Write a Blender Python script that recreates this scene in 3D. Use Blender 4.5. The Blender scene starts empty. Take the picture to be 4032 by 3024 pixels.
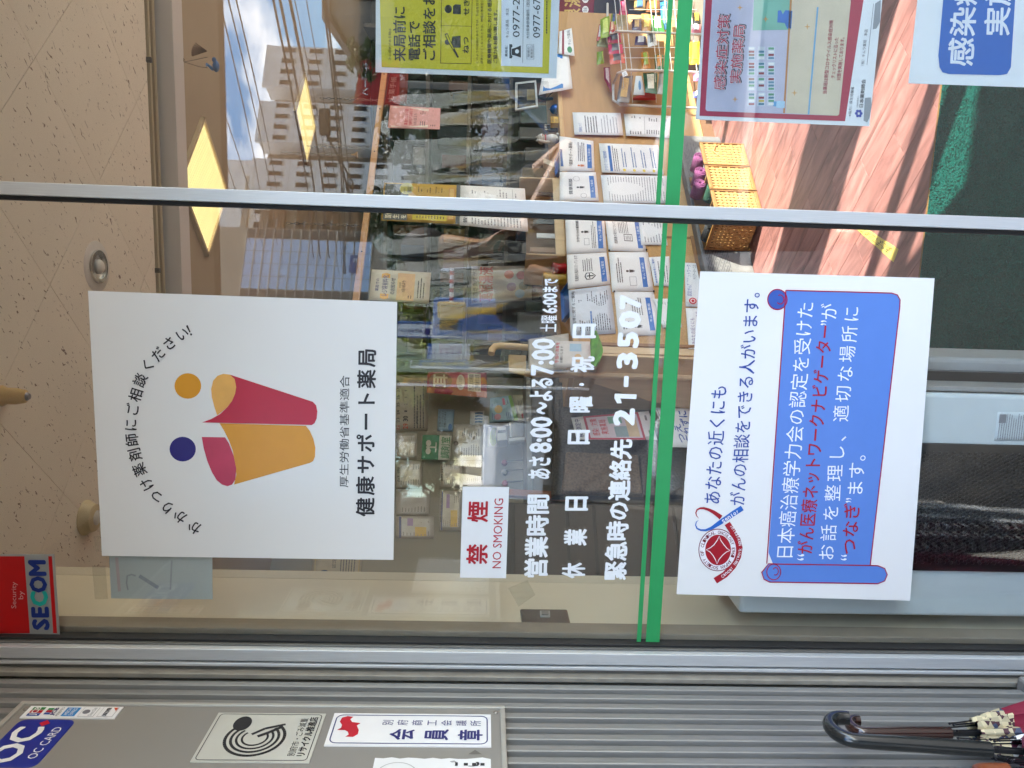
import bpy, bmesh, math, random
import numpy as np
from mathutils import Vector, Matrix
random.seed(7)
sc = bpy.context.scene
COL = sc.collection
R = math.radians

# ---------------------------------------------------------------- camera
CAM = Vector((0.0, -1.3, 1.45))
FPX = 3028.0                       # focal length in pixels of the 4032 px wide frame
yaw, pitch, roll = 0.16132, -0.03981, 0.02623
fw = Vector((-math.sin(yaw)*math.cos(pitch), math.cos(yaw)*math.cos(pitch), math.sin(pitch)))
rt = Vector((math.cos(yaw), math.sin(yaw), 0)); up = rt.cross(fw)
rt, up = (math.cos(roll)*rt + math.sin(roll)*up), (-math.sin(roll)*rt + math.cos(roll)*up)
cd = bpy.data.cameras.new('camera'); cam = bpy.data.objects.new('camera', cd); COL.objects.link(cam)
cd.sensor_width = 36; cd.lens = FPX/4032*36; cd.clip_start = 0.02; cd.clip_end = 2000
m = Matrix.Identity(4)             # the phone was held on its side: world up points to the left of the frame
for i in range(3):
    m[i][0] = -up[i]; m[i][1] = rt[i]; m[i][2] = -fw[i]; m[i][3] = CAM[i]
cam.matrix_world = m; sc.camera = cam

# ---------------------------------------------------------------- sky, sun, exposure
SUN_EL = R(35); SUN_H = Vector((-0.905, 0.425, 0)).normalized()      # horizontal travel of the light
w = bpy.data.worlds.new('World'); sc.world = w; w.use_nodes = True
nt = w.node_tree; nt.nodes.clear()
def N(tree, t, **kw):
    n = tree.nodes.new(t)
    for k, v in kw.items(): setattr(n, k, v)
    return n
out = N(nt, 'ShaderNodeOutputWorld'); bg = N(nt, 'ShaderNodeBackground'); sky = N(nt, 'ShaderNodeTexSky')
sky.sky_type = 'NISHITA'; sky.sun_disc = False; sky.sun_elevation = SUN_EL
sky.dust_density = 0.4; sky.ozone_density = 3.0; sky.air_density = 1.2
sky.sun_rotation = math.atan2(-SUN_H.x, -SUN_H.y)
tc = N(nt, 'ShaderNodeTexCoord'); mp = N(nt, 'ShaderNodeMapping'); mp.inputs['Scale'].default_value = (1, 1, 2.2)
nz = N(nt, 'ShaderNodeTexNoise'); nz.inputs['Scale'].default_value = 3.4; nz.inputs['Detail'].default_value = 7; nz.inputs['Roughness'].default_value = 0.56
rp = N(nt, 'ShaderNodeValToRGB'); rp.color_ramp.elements[0].position = 0.50; rp.color_ramp.elements[1].position = 0.60
mx = N(nt, 'ShaderNodeMix', data_type='RGBA'); mx.inputs['B'].default_value = (13.0, 13.1, 13.4, 1)
L = nt.links.new
L(tc.outputs['Generated'], mp.inputs['Vector']); L(mp.outputs[0], nz.inputs['Vector']); L(nz.outputs['Fac'], rp.inputs['Fac'])
hsv = N(nt, 'ShaderNodeHueSaturation'); hsv.inputs['Saturation'].default_value = 1.45; L(sky.outputs[0], hsv.inputs['Color'])
L(rp.outputs['Color'], mx.inputs['Factor']); L(hsv.outputs[0], mx.inputs['A']); L(mx.outputs['Result'], bg.inputs['Color'])
bg.inputs['Strength'].default_value = 0.15; L(bg.outputs[0], out.inputs['Surface'])
sl = bpy.data.lights.new('sun', 'SUN'); so = bpy.data.objects.new('sun', sl); COL.objects.link(so)
sl.energy = 5.0; sl.angle = R(0.53); sl.color = (1, 0.95, 0.87)
SUN_D = (SUN_H*math.cos(SUN_EL) + Vector((0, 0, -math.sin(SUN_EL)))).normalized()
so.rotation_euler = SUN_D.to_track_quat('-Z', 'Y').to_euler(); so.location = (6, -4, 8)
vs = sc.view_settings; vs.view_transform = 'Standard'; vs.look = 'None'; vs.exposure = 2.42; vs.gamma = 1; vs.use_curve_mapping = False
cy = sc.cycles; cy.use_denoising = True; cy.denoiser = 'OPENIMAGEDENOISE'
cy.max_bounces = 10; cy.diffuse_bounces = 5; cy.glossy_bounces = 5; cy.transmission_bounces = 6; cy.transparent_max_bounces = 24
cy.sample_clamp_indirect = 6; cy.caustics_reflective = False; cy.caustics_refractive = False; cy.blur_glossy = 0.5

# ---------------------------------------------------------------- helpers: colour, material
def lin(h):
    if not isinstance(h, str): return h
    h = h.lstrip('#'); c = [int(h[i:i+2], 16)/255 for i in (0, 2, 4)]
    return tuple(x/12.92 if x <= 0.04045 else ((x+0.055)/1.055)**2.4 for x in c)
_M = {}
def mat(col, rough=0.5, metal=0.0, noise=0.06, scale=30.0, bump=0.0, stretch=(1, 1, 1), coat=0.0, spec=0.5, emit=None, es=0.0, key=None, trans=0.0, nscale=None):
    k = (col, rough, metal, noise, scale, bump, stretch, coat, spec, emit, es, key, trans)
    if k in _M: return _M[k]
    mt = bpy.data.materials.new('surface_%03d' % len(_M)); mt.use_nodes = True; t = mt.node_tree; b = t.nodes['Principled BSDF']
    c = lin(col)
    tcn = N(t, 'ShaderNodeTexCoord'); mpn = N(t, 'ShaderNodeMapping'); mpn.inputs['Scale'].default_value = stretch
    nn = N(t, 'ShaderNodeTexNoise'); nn.inputs['Scale'].default_value = scale; nn.inputs['Detail'].default_value = 4
    t.links.new(tcn.outputs['Object'], mpn.inputs[0]); t.links.new(mpn.outputs[0], nn.inputs['Vector'])
    mr = N(t, 'ShaderNodeMapRange'); mr.inputs['From Min'].default_value = 0.3; mr.inputs['From Max'].default_value = 0.7
    mr.inputs['To Min'].default_value = 1-noise; mr.inputs['To Max'].default_value = 1+noise
    t.links.new(nn.outputs['Fac'], mr.inputs['Value'])
    vm = N(t, 'ShaderNodeVectorMath', operation='SCALE'); vm.inputs[0].default_value = c
    t.links.new(mr.outputs[0], vm.inputs['Scale']); t.links.new(vm.outputs[0], b.inputs['Base Color'])
    b.inputs['Roughness'].default_value = rough; b.inputs['Metallic'].default_value = metal
    b.inputs['Specular IOR Level'].default_value = spec; b.inputs['Coat Weight'].default_value = coat; b.inputs['Coat Roughness'].default_value = 0.08
    if trans: b.inputs['Transmission Weight'].default_value = trans
    if bump:
        bp = N(t, 'ShaderNodeBump'); bp.inputs['Strength'].default_value = bump; bp.inputs['Distance'].default_value = 0.01
        t.links.new(nn.outputs['Fac'], bp.inputs['Height']); t.links.new(bp.outputs[0], b.inputs['Normal'])
    if emit: b.inputs['Emission Color'].default_value = (*lin(emit), 1); b.inputs['Emission Strength'].default_value = es
    _M[k] = mt; return mt

def glass_mat(tint=(0.93, 0.97, 0.95), f0=0.05, gain=1.0, wavy=0.0, name='window_glass', mx_=0.95):
    mt = bpy.data.materials.new(name); mt.use_nodes = True; t = mt.node_tree; t.nodes.clear()
    o = N(t, 'ShaderNodeOutputMaterial'); mix = N(t, 'ShaderNodeMixShader'); tr = N(t, 'ShaderNodeBsdfTransparent'); gl = N(t, 'ShaderNodeBsdfGlossy')
    tr.inputs['Color'].default_value = (*tint, 1); gl.inputs['Roughness'].default_value = 0.0
    lw = N(t, 'ShaderNodeLayerWeight'); lw.inputs['Blend'].default_value = 0.5
    pw = N(t, 'ShaderNodeMath', operation='POWER'); pw.inputs[1].default_value = 5
    ml = N(t, 'ShaderNodeMath', operation='MULTIPLY_ADD'); ml.inputs[1].default_value = mx_; ml.inputs[2].default_value = f0
    t.links.new(lw.outputs['Facing'], pw.inputs[0]); t.links.new(pw.outputs[0], ml.inputs[0]); t.links.new(ml.outputs[0], mix.inputs['Fac'])
    if wavy:
        tcn = N(t, 'ShaderNodeTexCoord'); mpn = N(t, 'ShaderNodeMapping'); mpn.inputs['Scale'].default_value = (1, 1, 0.35)
        nn = N(t, 'ShaderNodeTexNoise'); nn.inputs['Scale'].default_value = 3.5; nn.inputs['Detail'].default_value = 1
        bp = N(t, 'ShaderNodeBump'); bp.inputs['Strength'].default_value = wavy; bp.inputs['Distance'].default_value = 0.1
        t.links.new(tcn.outputs['Object'], mpn.inputs[0]); t.links.new(mpn.outputs[0], nn.inputs['Vector']); t.links.new(nn.outputs['Fac'], bp.inputs['Height'])
        t.links.new(bp.outputs[0], gl.inputs['Normal']); t.links.new(bp.outputs[0], lw.inputs['Normal'])
    t.links.new(tr.outputs[0], mix.inputs[1]); t.links.new(gl.outputs[0], mix.inputs[2]); t.links.new(mix.outputs[0], o.inputs['Surface'])
    return mt

# ---------------------------------------------------------------- helpers: mesh
class MB:
    def __init__(s): s.v = []; s.f = []
    def add(s, vs, fs):
        b = len(s.v); s.v += [Vector(p) for p in vs]; s.f += [tuple(i+b for i in f) for f in fs]; return s
    def box(s, x0, x1, y0, y1, z0, z1, M=None):
        p = [Vector(q) for q in ((x0,y0,z0),(x1,y0,z0),(x1,y1,z0),(x0,y1,z0),(x0,y0,z1),(x1,y0,z1),(x1,y1,z1),(x0,y1,z1))]
        if M is not None: p = [M @ q for q in p]
        return s.add(p, [(0,3,2,1),(4,5,6,7),(0,1,5,4),(1,2,6,5),(2,3,7,6),(3,0,4,7)])
    def prism(s, pts, n, t0, t1):
        n = Vector(n); k = len(pts); a = [Vector(p)+n*t1 for p in pts]; b = [Vector(p)+n*t0 for p in pts]
        nn = Vector((0, 0, 0))
        for i in range(k): nn += a[i].cross(a[(i+1) % k])
        if nn.dot(n) < 0: a.reverse(); b.reverse()
        s.add(a+b, [tuple(range(k)), tuple(range(2*k-1, k-1, -1))] + [((i+1) % k, i, k+i, k+(i+1) % k) for i in range(k)]); return s
    def face(s, pts, n=None, off=0.0):
        pts = [Vector(p) for p in pts]
        if n is not None:
            n = Vector(n); nn = Vector((0, 0, 0))
            for i in range(len(pts)): nn += (pts[i]-pts[0]).cross(pts[(i+1) % len(pts)]-pts[0])
            if nn.dot(n) < 0: pts.reverse()
            pts = [p+n*off for p in pts]
        s.add(pts, [tuple(range(len(pts)))]); return s
    def tube(s, path, r, n=8, closed=False, cap=True):
        path = [Vector(p) for p in path]; k = len(path); rs = r if isinstance(r, (list, tuple)) else [r]*k
        rings = []; prev = None
        for i, p in enumerate(path):
            if closed: d = path[(i+1) % k]-path[i-1]
            else: d = path[min(i+1, k-1)]-path[max(i-1, 0)]
            d.normalize()
            if prev is None:
                a = Vector((0, 0, 1)) if abs(d.z) < 0.9 else Vector((1, 0, 0)); u = d.cross(a).normalized()
            else: u = (prev - d*prev.dot(d)).normalized()
            prev = u; v = d.cross(u)
            rings.append([p+(u*math.cos(2*math.pi*j/n)+v*math.sin(2*math.pi*j/n))*rs[i] for j in range(n)])
        b = len(s.v); s.v += [q for rg in rings for q in rg]
        for i in range(k if closed else k-1):
            i2 = (i+1) % k
            for j in range(n): s.f.append((b+i*n+j, b+i*n+(j+1) % n, b+i2*n+(j+1) % n, b+i2*n+j))
        if cap and not closed:
            s.f.append(tuple(b+j for j in range(n-1, -1, -1))); s.f.append(tuple(b+(k-1)*n+j for j in range(n)))
        return s
    def lathe(s, prof, org, n=24, axis=(0, 0, 1)):
        ax = Vector(axis).normalized(); a = Vector((1, 0, 0)) if abs(ax.x) < 0.9 else Vector((0, 1, 0)); u = ax.cross(a).normalized(); v = ax.cross(u)
        org = Vector(org); b = len(s.v)
        for r, h in prof:
            for j in range(n): s.v.append(org+ax*h+(u*math.cos(2*math.pi*j/n)+v*math.sin(2*math.pi*j/n))*r)
        for i in range(len(prof)-1):
            for j in range(n): s.f.append((b+i*n+j, b+i*n+(j+1) % n, b+(i+1)*n+(j+1) % n, b+(i+1)*n+j))
        s.f.append(tuple(b+j for j in range(n-1, -1, -1))); s.f.append(tuple(b+(len(prof)-1)*n+j for j in range(n))); return s
    def ell(s, c, r, n=16, m_=10, M=None):
        prof = [(math.sin(math.pi*i/m_), -math.cos(math.pi*i/m_)) for i in range(m_+1)]
        prof[0] = (1e-4, -1); prof[-1] = (1e-4, 1); t = MB().lathe(prof, (0, 0, 0), n)
        vs_ = [Vector((p.x*r[0], p.y*r[1], p.z*r[2])) for p in t.v]
        if M is not None: vs_ = [M @ p for p in vs_]
        return s.add([p+Vector(c) for p in vs_], t.f)
    def build(s, name, mt, parent=None, smooth=False, bevel=0.0, seg=2):
        me = bpy.data.meshes.new(name); o0 = parent_loc(parent)
        me.from_pydata([tuple(p-o0) for p in s.v], [], s.f); me.update()
        if smooth:
            for p in me.polygons: p.use_smooth = True
        me.materials.append(mt); o = bpy.data.objects.new(name, me); COL.objects.link(o)
        if parent is not None: o.parent = parent
        if bevel:
            bm_ = o.modifiers.new('bevel', 'BEVEL'); bm_.width = bevel; bm_.segments = seg; bm_.limit_method = 'ANGLE'; bm_.angle_limit = R(35)
        if smooth:
            try: me.set_sharp_from_angle(angle=R(40))
            except Exception: pass
        return o
def parent_loc(p):
    v = Vector((0, 0, 0))
    while p is not None: v += p.location; p = p.parent
    return v
def tag(o, label=None, cat=None, group=None, kind=None):
    if label: o['label'] = label
    if cat: o['category'] = cat
    if group: o['group'] = group
    if kind: o['kind'] = kind
    return o
def thing(name, label, cat, loc=(0, 0, 0), group=None):
    o = bpy.data.objects.new(name, None); o.empty_display_size = 0.05; COL.objects.link(o); o.location = loc
    return tag(o, label, cat, group)
def instance(src, name, parent, mw):           # one more object on the same mesh
    o = bpy.data.objects.new(name, src if isinstance(src, bpy.types.Mesh) else src.data); COL.objects.link(o); o.parent = parent
    o.matrix_local = Matrix.Translation(-parent_loc(parent)) @ mw
    return o

# ---------------------------------------------------------------- helpers: measuring from the photograph
S_ = (0, 0, 4032/2212)                          # frames (x0, y0, scale) of the crops the positions were read from
F_p1 = (300, 1100, 1400/1787); F_p3 = (2600, 1000, 1432/1584); F_yel = (1400, 0, 900/1866); F_pink = (2700, 0, 800/1659)
F_blue = (3232, 0, 800/1207); F_sec = (0, 2100, 1000/1795); F_wall = (700, 2500, 1400/2212); F_mid = (1400, 700, 900/1866)
F_mid2 = (2000, 700, 900/1866); F_low = (1400, 1300, 900/1866); F_low2 = (2000, 1300, 900/1866); F_nos = (1200, 1800, 1400/2212)
F_sky = (750, 0, 800/1659); F_sky2 = (750, 780, 800/2212); F_em = (2680, 1950, 320/1327); F_rack = (2100, 0, 800/1659)
F_bk = (2600, 500, 700/1936); F_ceil = (0, 0, 1008/1659); F_hand = (1450, 700, 550/1659); F_ban = (1500, 1200, 600/1991); F_cat = (1500, 250, 750/2074)
F_umb = (3000, 2400, 1032/2212); F_desk = (1800, 1500, 400/1327); F_snack = (2250, 0, 500/1975); F_pur = (3550, 1400, 482/762); F_scr = (3000, 1150, 450/679)
def ray(fr, x, y):
    X = fr[0]+x*fr[2]; Y = fr[1]+y*fr[2]
    return (fw*FPX + rt*(1512-Y) + up*(2016-X)).normalized()
def W(fr, x, y, pl, off=0.0):
    p0, n = pl; d = ray(fr, x, y); t = (p0-CAM).dot(n)/d.dot(n)
    return CAM + d*t + n*off
def plane(p, n): return (Vector(p), Vector(n).normalized())
PG = plane((0, 0, 0), (0, -1, 0))               # outer face of the left pane
PR = plane((0, 0.074, 0), (0, -1, 0))           # notices taped to the inside of the right-hand door
PWALL = plane((-0.722, 0, 0), (1, 0, 0))        # sign board on the side wall
NC = Vector((0.70711, -0.70711, 0))             # the shop's own grid stands at 45 degrees to its glazed corner
PC = plane((0, 2.96, 0), NC)                    # counter front
PLW = plane((-1.2, 3.1, 0), NC)                 # wall behind the waiting corner
def PZ(z): return plane((0, 0, z), (0, 0, 1))
def PY(y): return plane((0, y, 0), (0, -1, 0))

_TC = {}
def text_data(body, bold):
    """outline of a line of text as (vertices, faces); z runs from 0 to 1 over the lettering's own small relief"""
    k = (body, bold)
    if k not in _TC:
        c = bpy.data.curves.new('t', 'FONT'); c.body = body; c.resolution_u = 2; c.fill_mode = 'FRONT'
        o = bpy.data.objects.new('t', c); COL.objects.link(o)
        dg = bpy.context.evaluated_depsgraph_get()
        me = bpy.data.meshes.new_from_object(o.evaluated_get(dg))
        v0 = [v.co.copy() for v in me.vertices]; f0 = [tuple(p.vertices) for p in me.polygons]; vs_ = []; fs = []
        for q in range(8 if bold else 1):            # heavier weights: the outline laid down again all round itself
            dx, dy = (bold*math.cos(q*math.pi/4), bold*math.sin(q*math.pi/4)) if bold else (0, 0); b0 = len(vs_)
            vs_ += [Vector((p.x+dx, p.y+dy, q/7)) for p in v0]; fs += [tuple(a+b0 for a in f) for f in f0]
        _TC[k] = (vs_, fs)
        bpy.data.objects.remove(o); bpy.data.curves.remove(c); bpy.data.meshes.remove(me)
    return _TC[k]
_v, _f = text_data('国国国国国国国国国国', 0.0)
EM = (max(p.x for p in _v)-min(p.x for p in _v))/9.88
YB = (max(p.y for p in _v)+min(p.y for p in _v))/2           # centre of the em square
def put_text(body, TL, TR, BR, BL, mt, n, off, parent, bold=0.0, fit=False, name='lettering', thick=0.0):
    vs_, fs = text_data(body, bold)
    if not vs_: return None
    x0 = min(p.x for p in vs_); x1 = max(p.x for p in vs_); y0 = min(p.y for p in vs_); y1 = max(p.y for p in vs_)
    if not fit: x0, x1, y0, y1 = 0.0, EM*len(body), YB-EM*0.46, YB+EM*0.46
    TL, TR, BR, BL = map(Vector, (TL, TR, BR, BL)); n = Vector(n)
    b = MB(); P = []
    for p in vs_:
        s = (p.x-x0)/(x1-x0); t = (y1-p.y)/(y1-y0)
        P.append((TL*(1-s)+TR*s)*(1-t) + (BL*(1-s)+BR*s)*t + n*(off+0.00035*p.z))
    flip = (TR-TL).cross(TL-BL).dot(n) < 0
    b.add(P, [tuple(reversed(f)) for f in fs] if flip else fs)
    return b.build(name, mt, parent)
def ptext(par, fr, pl, body, l, r, mt, off=0.0012, bold=0.0, fit=False, name='lettering'):
    """one line of print: l = (x top, x bottom, y) of its left end, r the same of its right end, read in the crop fr"""
    return put_text(body, W(fr, l[0], l[2], pl), W(fr, r[0], r[2], pl), W(fr, r[1], r[2], pl), W(fr, l[1], l[2], pl), mt, pl[1], off, par, bold, fit, name)
def ink(par, fr, pl, pts, mt, off=0.0008, name='printed_shape'):
    return MB().face([W(fr, x, y, pl) for x, y in pts], pl[1], off).build(name, mt, par)
def sheet(name, fr, pl, pts, mt, parent=None, t0=0.0, t1=0.0006, bevel=0):
    return MB().prism([W(fr, x, y, pl) for x, y in pts], pl[1], t0, t1).build(name, mt, parent, bevel=bevel)
def circ(cx, cy, rx, ry=None, n=28, a0=0, a1=360):
    ry = ry or rx; e = abs(a1-a0) >= 360; k = n if e else n+1
    return [(cx+rx*math.cos(R(a0+(a1-a0)*i/n)), cy+ry*math.sin(R(a0+(a1-a0)*i/n))) for i in range(k)]
def stroke(par, fr, pl, pts, wd, mt, off=0.0010, name='printed_line', closed=False):
    """flat printed stroke of width wd (a number or one per point) along a path"""
    k = len(pts); ws = wd if isinstance(wd, (list, tuple)) else [wd]*k; a = []; c = []
    for i, p in enumerate(pts):
        q0 = pts[i-1] if (i or closed) else p; q1 = pts[(i+1) % k] if (i < k-1 or closed) else p
        dx, dy = q1[0]-q0[0], q1[1]-q0[1]; l = math.hypot(dx, dy) or 1; nx, ny = -dy/l*ws[i]/2, dx/l*ws[i]/2
        a.append(W(fr, p[0]+nx, p[1]+ny, pl, off)); c.append(W(fr, p[0]-nx, p[1]-ny, pl, off))
    b = MB(); 
    for i in range(k if closed else k-1):
        j = (i+1) % k; b.face([a[i], a[j], c[j], c[i]], pl[1])
    return b.build(name, mt, par)
def bars(par, TL, TR, BR, BL, n, rows, mt, off=0.0008, fill=0.45, ragged=0.4, name='printed_lines'):
    """print too small to read: rows of short dashes on the sheet with the given corners"""
    TL, TR, BR, BL = map(Vector, (TL, TR, BR, BL)); n = Vector(n); b = MB()
    P = lambda s, t: (TL*(1-s)+TR*s)*(1-t)+(BL*(1-s)+BR*s)*t+n*off
    for r_ in range(rows):
        t0 = (r_+0.5-fill/2)/rows; t1 = (r_+0.5+fill/2)/rows; s = 0.0; e = 1-ragged*random.random()
        while s < e:
            l = random.uniform(0.02, 0.07); s1 = min(e, s+l); b.face([P(s, t0), P(s1, t0), P(s1, t1), P(s, t1)], n); s = s1+0.012
    return b.build(name, mt, par)
def pbars(par, fr, pl, q, rows, mt, off=0.0010, fill=0.45, ragged=0.4): 
    return bars(par, *[W(fr, x, y, pl) for x, y in q], pl[1], rows, mt, off, fill, ragged)

WHITE = mat('#f2f0ee', 0.35, noise=0.015); PAPER = mat('#ecebe9', 0.6, noise=0.03, scale=12); BLACK = mat('#1c1a1b', 0.45); GREYINK = mat('#77767a', 0.6)
RED = mat('#c4122b', 0.45); NAVY = mat('#25246e', 0.45); GREEN = mat('#2f9a58', 0.4, noise=0.03); VINYL_W = mat('#f4f4f4', 0.4, noise=0.02)
ALU = mat('#d6d6d5', 0.42, metal=0.4, noise=0.06, scale=18, stretch=(60, 60, 1.2)); ALU_D = mat('#6f6d68', 0.5, metal=0.4, noise=0.1, scale=18, stretch=(40, 40, 1))
GASKET = mat('#1b1a1a', 0.6); BLUEINK = mat('#1d5fae', 0.5); GOLD = mat('#c9a85a', 0.45)

# ================================================================ the setting
def struct(o): o['kind'] = 'structure'; return o
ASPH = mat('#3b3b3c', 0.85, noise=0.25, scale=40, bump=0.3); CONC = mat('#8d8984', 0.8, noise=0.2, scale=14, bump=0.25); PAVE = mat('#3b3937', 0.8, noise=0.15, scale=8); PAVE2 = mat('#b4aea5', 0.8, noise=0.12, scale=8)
struct(MB().face([(-400, -0.9, -0.16), (400, -0.9, -0.16), (400, -400, -0.16), (-400, -400, -0.16)], (0, 0, 1)).build('street', ASPH))
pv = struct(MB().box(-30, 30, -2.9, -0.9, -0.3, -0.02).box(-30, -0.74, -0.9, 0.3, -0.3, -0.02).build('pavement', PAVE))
struct(MB().box(1.85, 30, -0.9, 12, -0.3, -0.018).build('bounce_pavement', PAVE2))  # unseen, made paler than the front pavement to bounce sun onto the ceiling
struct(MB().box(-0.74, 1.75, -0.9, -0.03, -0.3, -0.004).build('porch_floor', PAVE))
struct(MB().box(-30, 30, -3.08, -2.9, -0.3, 0.0).build('kerb', CONC))

# shop floor: base, lightened to bounce sun upward, and wood planks laid at 45 degrees on it
def wood_mat(base, dark, light, scale=1.0):
    mt = bpy.data.materials.new('wood'); mt.use_nodes = True; t = mt.node_tree; b = t.nodes['Principled BSDF']
    tcn = N(t, 'ShaderNodeTexCoord'); oi = N(t, 'ShaderNodeObjectInfo'); mpn = N(t, 'ShaderNodeMapping'); mpn.inputs['Scale'].default_value = (3.0*scale, 15*scale, 6)
    ad = N(t, 'ShaderNodeVectorMath', operation='ADD'); sc3 = N(t, 'ShaderNodeVectorMath', operation='SCALE'); sc3.inputs[0].default_value = (37, 91, 13)
    t.links.new(oi.outputs['Random'], sc3.inputs['Scale']); t.links.new(tcn.outputs['Object'], mpn.inputs[0]); t.links.new(mpn.outputs[0], ad.inputs[0]); t.links.new(sc3.outputs[0], ad.inputs[1])
    nn = N(t, 'ShaderNodeTexNoise'); nn.inputs['Scale'].default_value = 1.0; nn.inputs['Detail'].default_value = 6; nn.inputs['Distortion'].default_value = 1.6
    t.links.new(ad.outputs[0], nn.inputs['Vector']); rp_ = N(t, 'ShaderNodeValToRGB'); e = rp_.color_ramp.elements
    e[0].position = 0.30; e[0].color = (*lin(dark), 1); e[1].position = 0.72; e[1].color = (*lin(light), 1); m_ = e.new(0.5); m_.color = (*lin(base), 1)
    t.links.new(nn.outputs['Fac'], rp_.inputs['Fac'])
    hs = N(t, 'ShaderNodeHueSaturation'); mr = N(t, 'ShaderNodeMapRange'); mr.inputs['To Min'].default_value = 0.8; mr.inputs['To Max'].default_value = 1.2
    t.links.new(oi.outputs['Random'], mr.inputs['Value']); t.links.new(mr.outputs[0], hs.inputs['Value']); t.links.new(rp_.outputs[0], hs.inputs['Color'])
    t.links.new(hs.outputs[0], b.inputs['Base Color']); b.inputs['Roughness'].default_value = 0.42
    return mt
FLW = wood_mat('#93645d', '#704d48', '#a97b73')
fl = struct(MB().box(-3.2, 4.6, 0.02, 7.2, -0.3, -0.012).build('floor', mat('#958678', 0.6, noise=0.12, scale=6)))
plank_me = None; D1 = Vector((-0.70711, 0.70711, 0)); D2 = Vector((0.70711, 0.70711, 0)); PW, PLN = 0.125, 0.62
rot = Matrix(((D1.x, D2.x, 0), (D1.y, D2.y, 0), (0, 0, 1))).to_4x4()
for i in range(-2, 34):
    for j in range(-6, 7):
        c = D2*(0.35+i*PW) + D1*(j*PLN + (i % 3)*PLN/3)
        if not (-0.95 < c.x < 1.5 and 0.5 < c.y < 3.9): continue
        if plank_me is None:
            o = MB().box(-PLN/2+0.0012, PLN/2-0.0012, -PW/2+0.0012, PW/2-0.0012, -0.012, 0).build('floor_plank', FLW, None, bevel=0.0008, seg=1); plank_me = o.data
            o.parent = fl; o.matrix_local = Matrix.Translation(c) @ rot
        else: instance(plank_me, 'floor_plank', fl, Matrix.Translation(c) @ rot)

# ceilings
def fissure_mat(col):
    mt = mat(col, 0.9, noise=0.03, scale=3, key='fissure'); t = mt.node_tree; b = t.nodes['Principled BSDF']
    src = b.inputs['Base Color'].links[0].from_socket
    tcn = N(t, 'ShaderNodeTexCoord'); oi = N(t, 'ShaderNodeObjectInfo'); sc3 = N(t, 'ShaderNodeVectorMath', operation='SCALE'); sc3.inputs[0].default_value = (7, 5, 3)
    ad = N(t, 'ShaderNodeVectorMath', operation='ADD'); mpn = N(t, 'ShaderNodeMapping'); mpn.inputs['Scale'].default_value = (44, 104, 1)
    t.links.new(oi.outputs['Random'], sc3.inputs['Scale']); t.links.new(tcn.outputs['Object'], ad.inputs[0]); t.links.new(sc3.outputs[0], ad.inputs[1]); t.links.new(ad.outputs[0], mpn.inputs[0])
    nn = N(t, 'ShaderNodeTexNoise'); nn.inputs['Scale'].default_value = 1.0; nn.inputs['Detail'].default_value = 2.5; nn.inputs['Distortion'].default_value = 0.9
    t.links.new(mpn.outputs[0], nn.inputs['Vector'])
    rp_ = N(t, 'ShaderNodeValToRGB'); rp_.color_ramp.elements[0].position = 0.655; rp_.color_ramp.elements[1].position = 0.69
    t.links.new(nn.outputs['Fac'], rp_.inputs['Fac'])
    mx_ = N(t, 'ShaderNodeMix', data_type='RGBA'); mx_.inputs['B'].default_value = (*lin('#7d6854'), 1)
    t.links.new(rp_.outputs['Color'], mx_.inputs['Factor']); t.links.new(src, mx_.inputs['A']); t.links.new(mx_.outputs['Result'], b.inputs['Base Color'])
    return mt
CEIL = fissure_mat('#ebe0cc'); CEIL2 = mat('#a8967c', 0.9, noise=0.03, scale=6)  # inner ceiling darkened in its colour for the dim depth of the shop
ceil_ = struct(MB().box(-3.2, 2.6, 0.0, 1.47, 2.612, 2.75).build('ceiling', mat('#8f7d66', 0.9)))
tile_me = None; TS = 0.405
for i in range(-8, 9):
    for j in range(-2, 10):
        c = D1*(-0.17+ (i+0.5)*TS) + D2*(0.488+(j+0.5)*TS-1.62)
        if not (-2.4 < c.x < 1.4 and 0.02 < c.y < 1.75): continue
        poly = [c + D1*a*(TS/2-0.0009) + D2*b_*(TS/2-0.0009) for a, b_ in ((-1, -1), (1, -1), (1, 1), (-1, 1))]
        # clip to the strip 0.005 < y < 1.462 so that no tile runs into the glass or the beam
        for lim, sg in ((0.005, 1), (1.462, -1)):
            q = []
            for a in range(len(poly)):
                p0, p1 = poly[a], poly[(a+1) % len(poly)]; d0, d1 = (p0.y-lim)*sg, (p1.y-lim)*sg
                if d0 >= 0: q.append(p0)
                if d0*d1 < 0: q.append(p0+(p1-p0)*(d0/(d0-d1)))
            poly = q
            if len(poly) < 3: break
        if len(poly) < 3: continue
        b = MB(); b.prism([p+Vector((0, 0, 2.612)) for p in poly], (0, 0, -1), 0.0, 0.012)
        b.v = [rot.transposed() @ (p-c) for p in b.v]
        o = b.build('ceiling_tile', CEIL, None); o.parent = ceil_; o.matrix_local = Matrix.Translation(c) @ rot
struct(MB().prism([Vector(p) for p in ((-3.2, 1.62, 2.552), (3.30, 1.62, 2.552), (4.5, 2.82, 2.552), (4.5, 7.2, 2.552), (-3.2, 7.2, 2.552))], (0, 0, 1), 0.0, 0.19).build('inner_ceiling', CEIL2))
BEIGE = mat('#cfc1a8', 0.8, noise=0.04, scale=5); BEAMW = mat('#d5cfca', 0.6, noise=0.03, scale=5)
beam = thing('ceiling_beam', 'pale beam with curtain rails across the ceiling behind the glass', 'beam', (0, 1.5, 2.5))
MB().box(-3.2, 2.6, 1.53, 1.62, 2.535, 2.75).build('fascia', BEAMW, beam, bevel=0.003)
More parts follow.
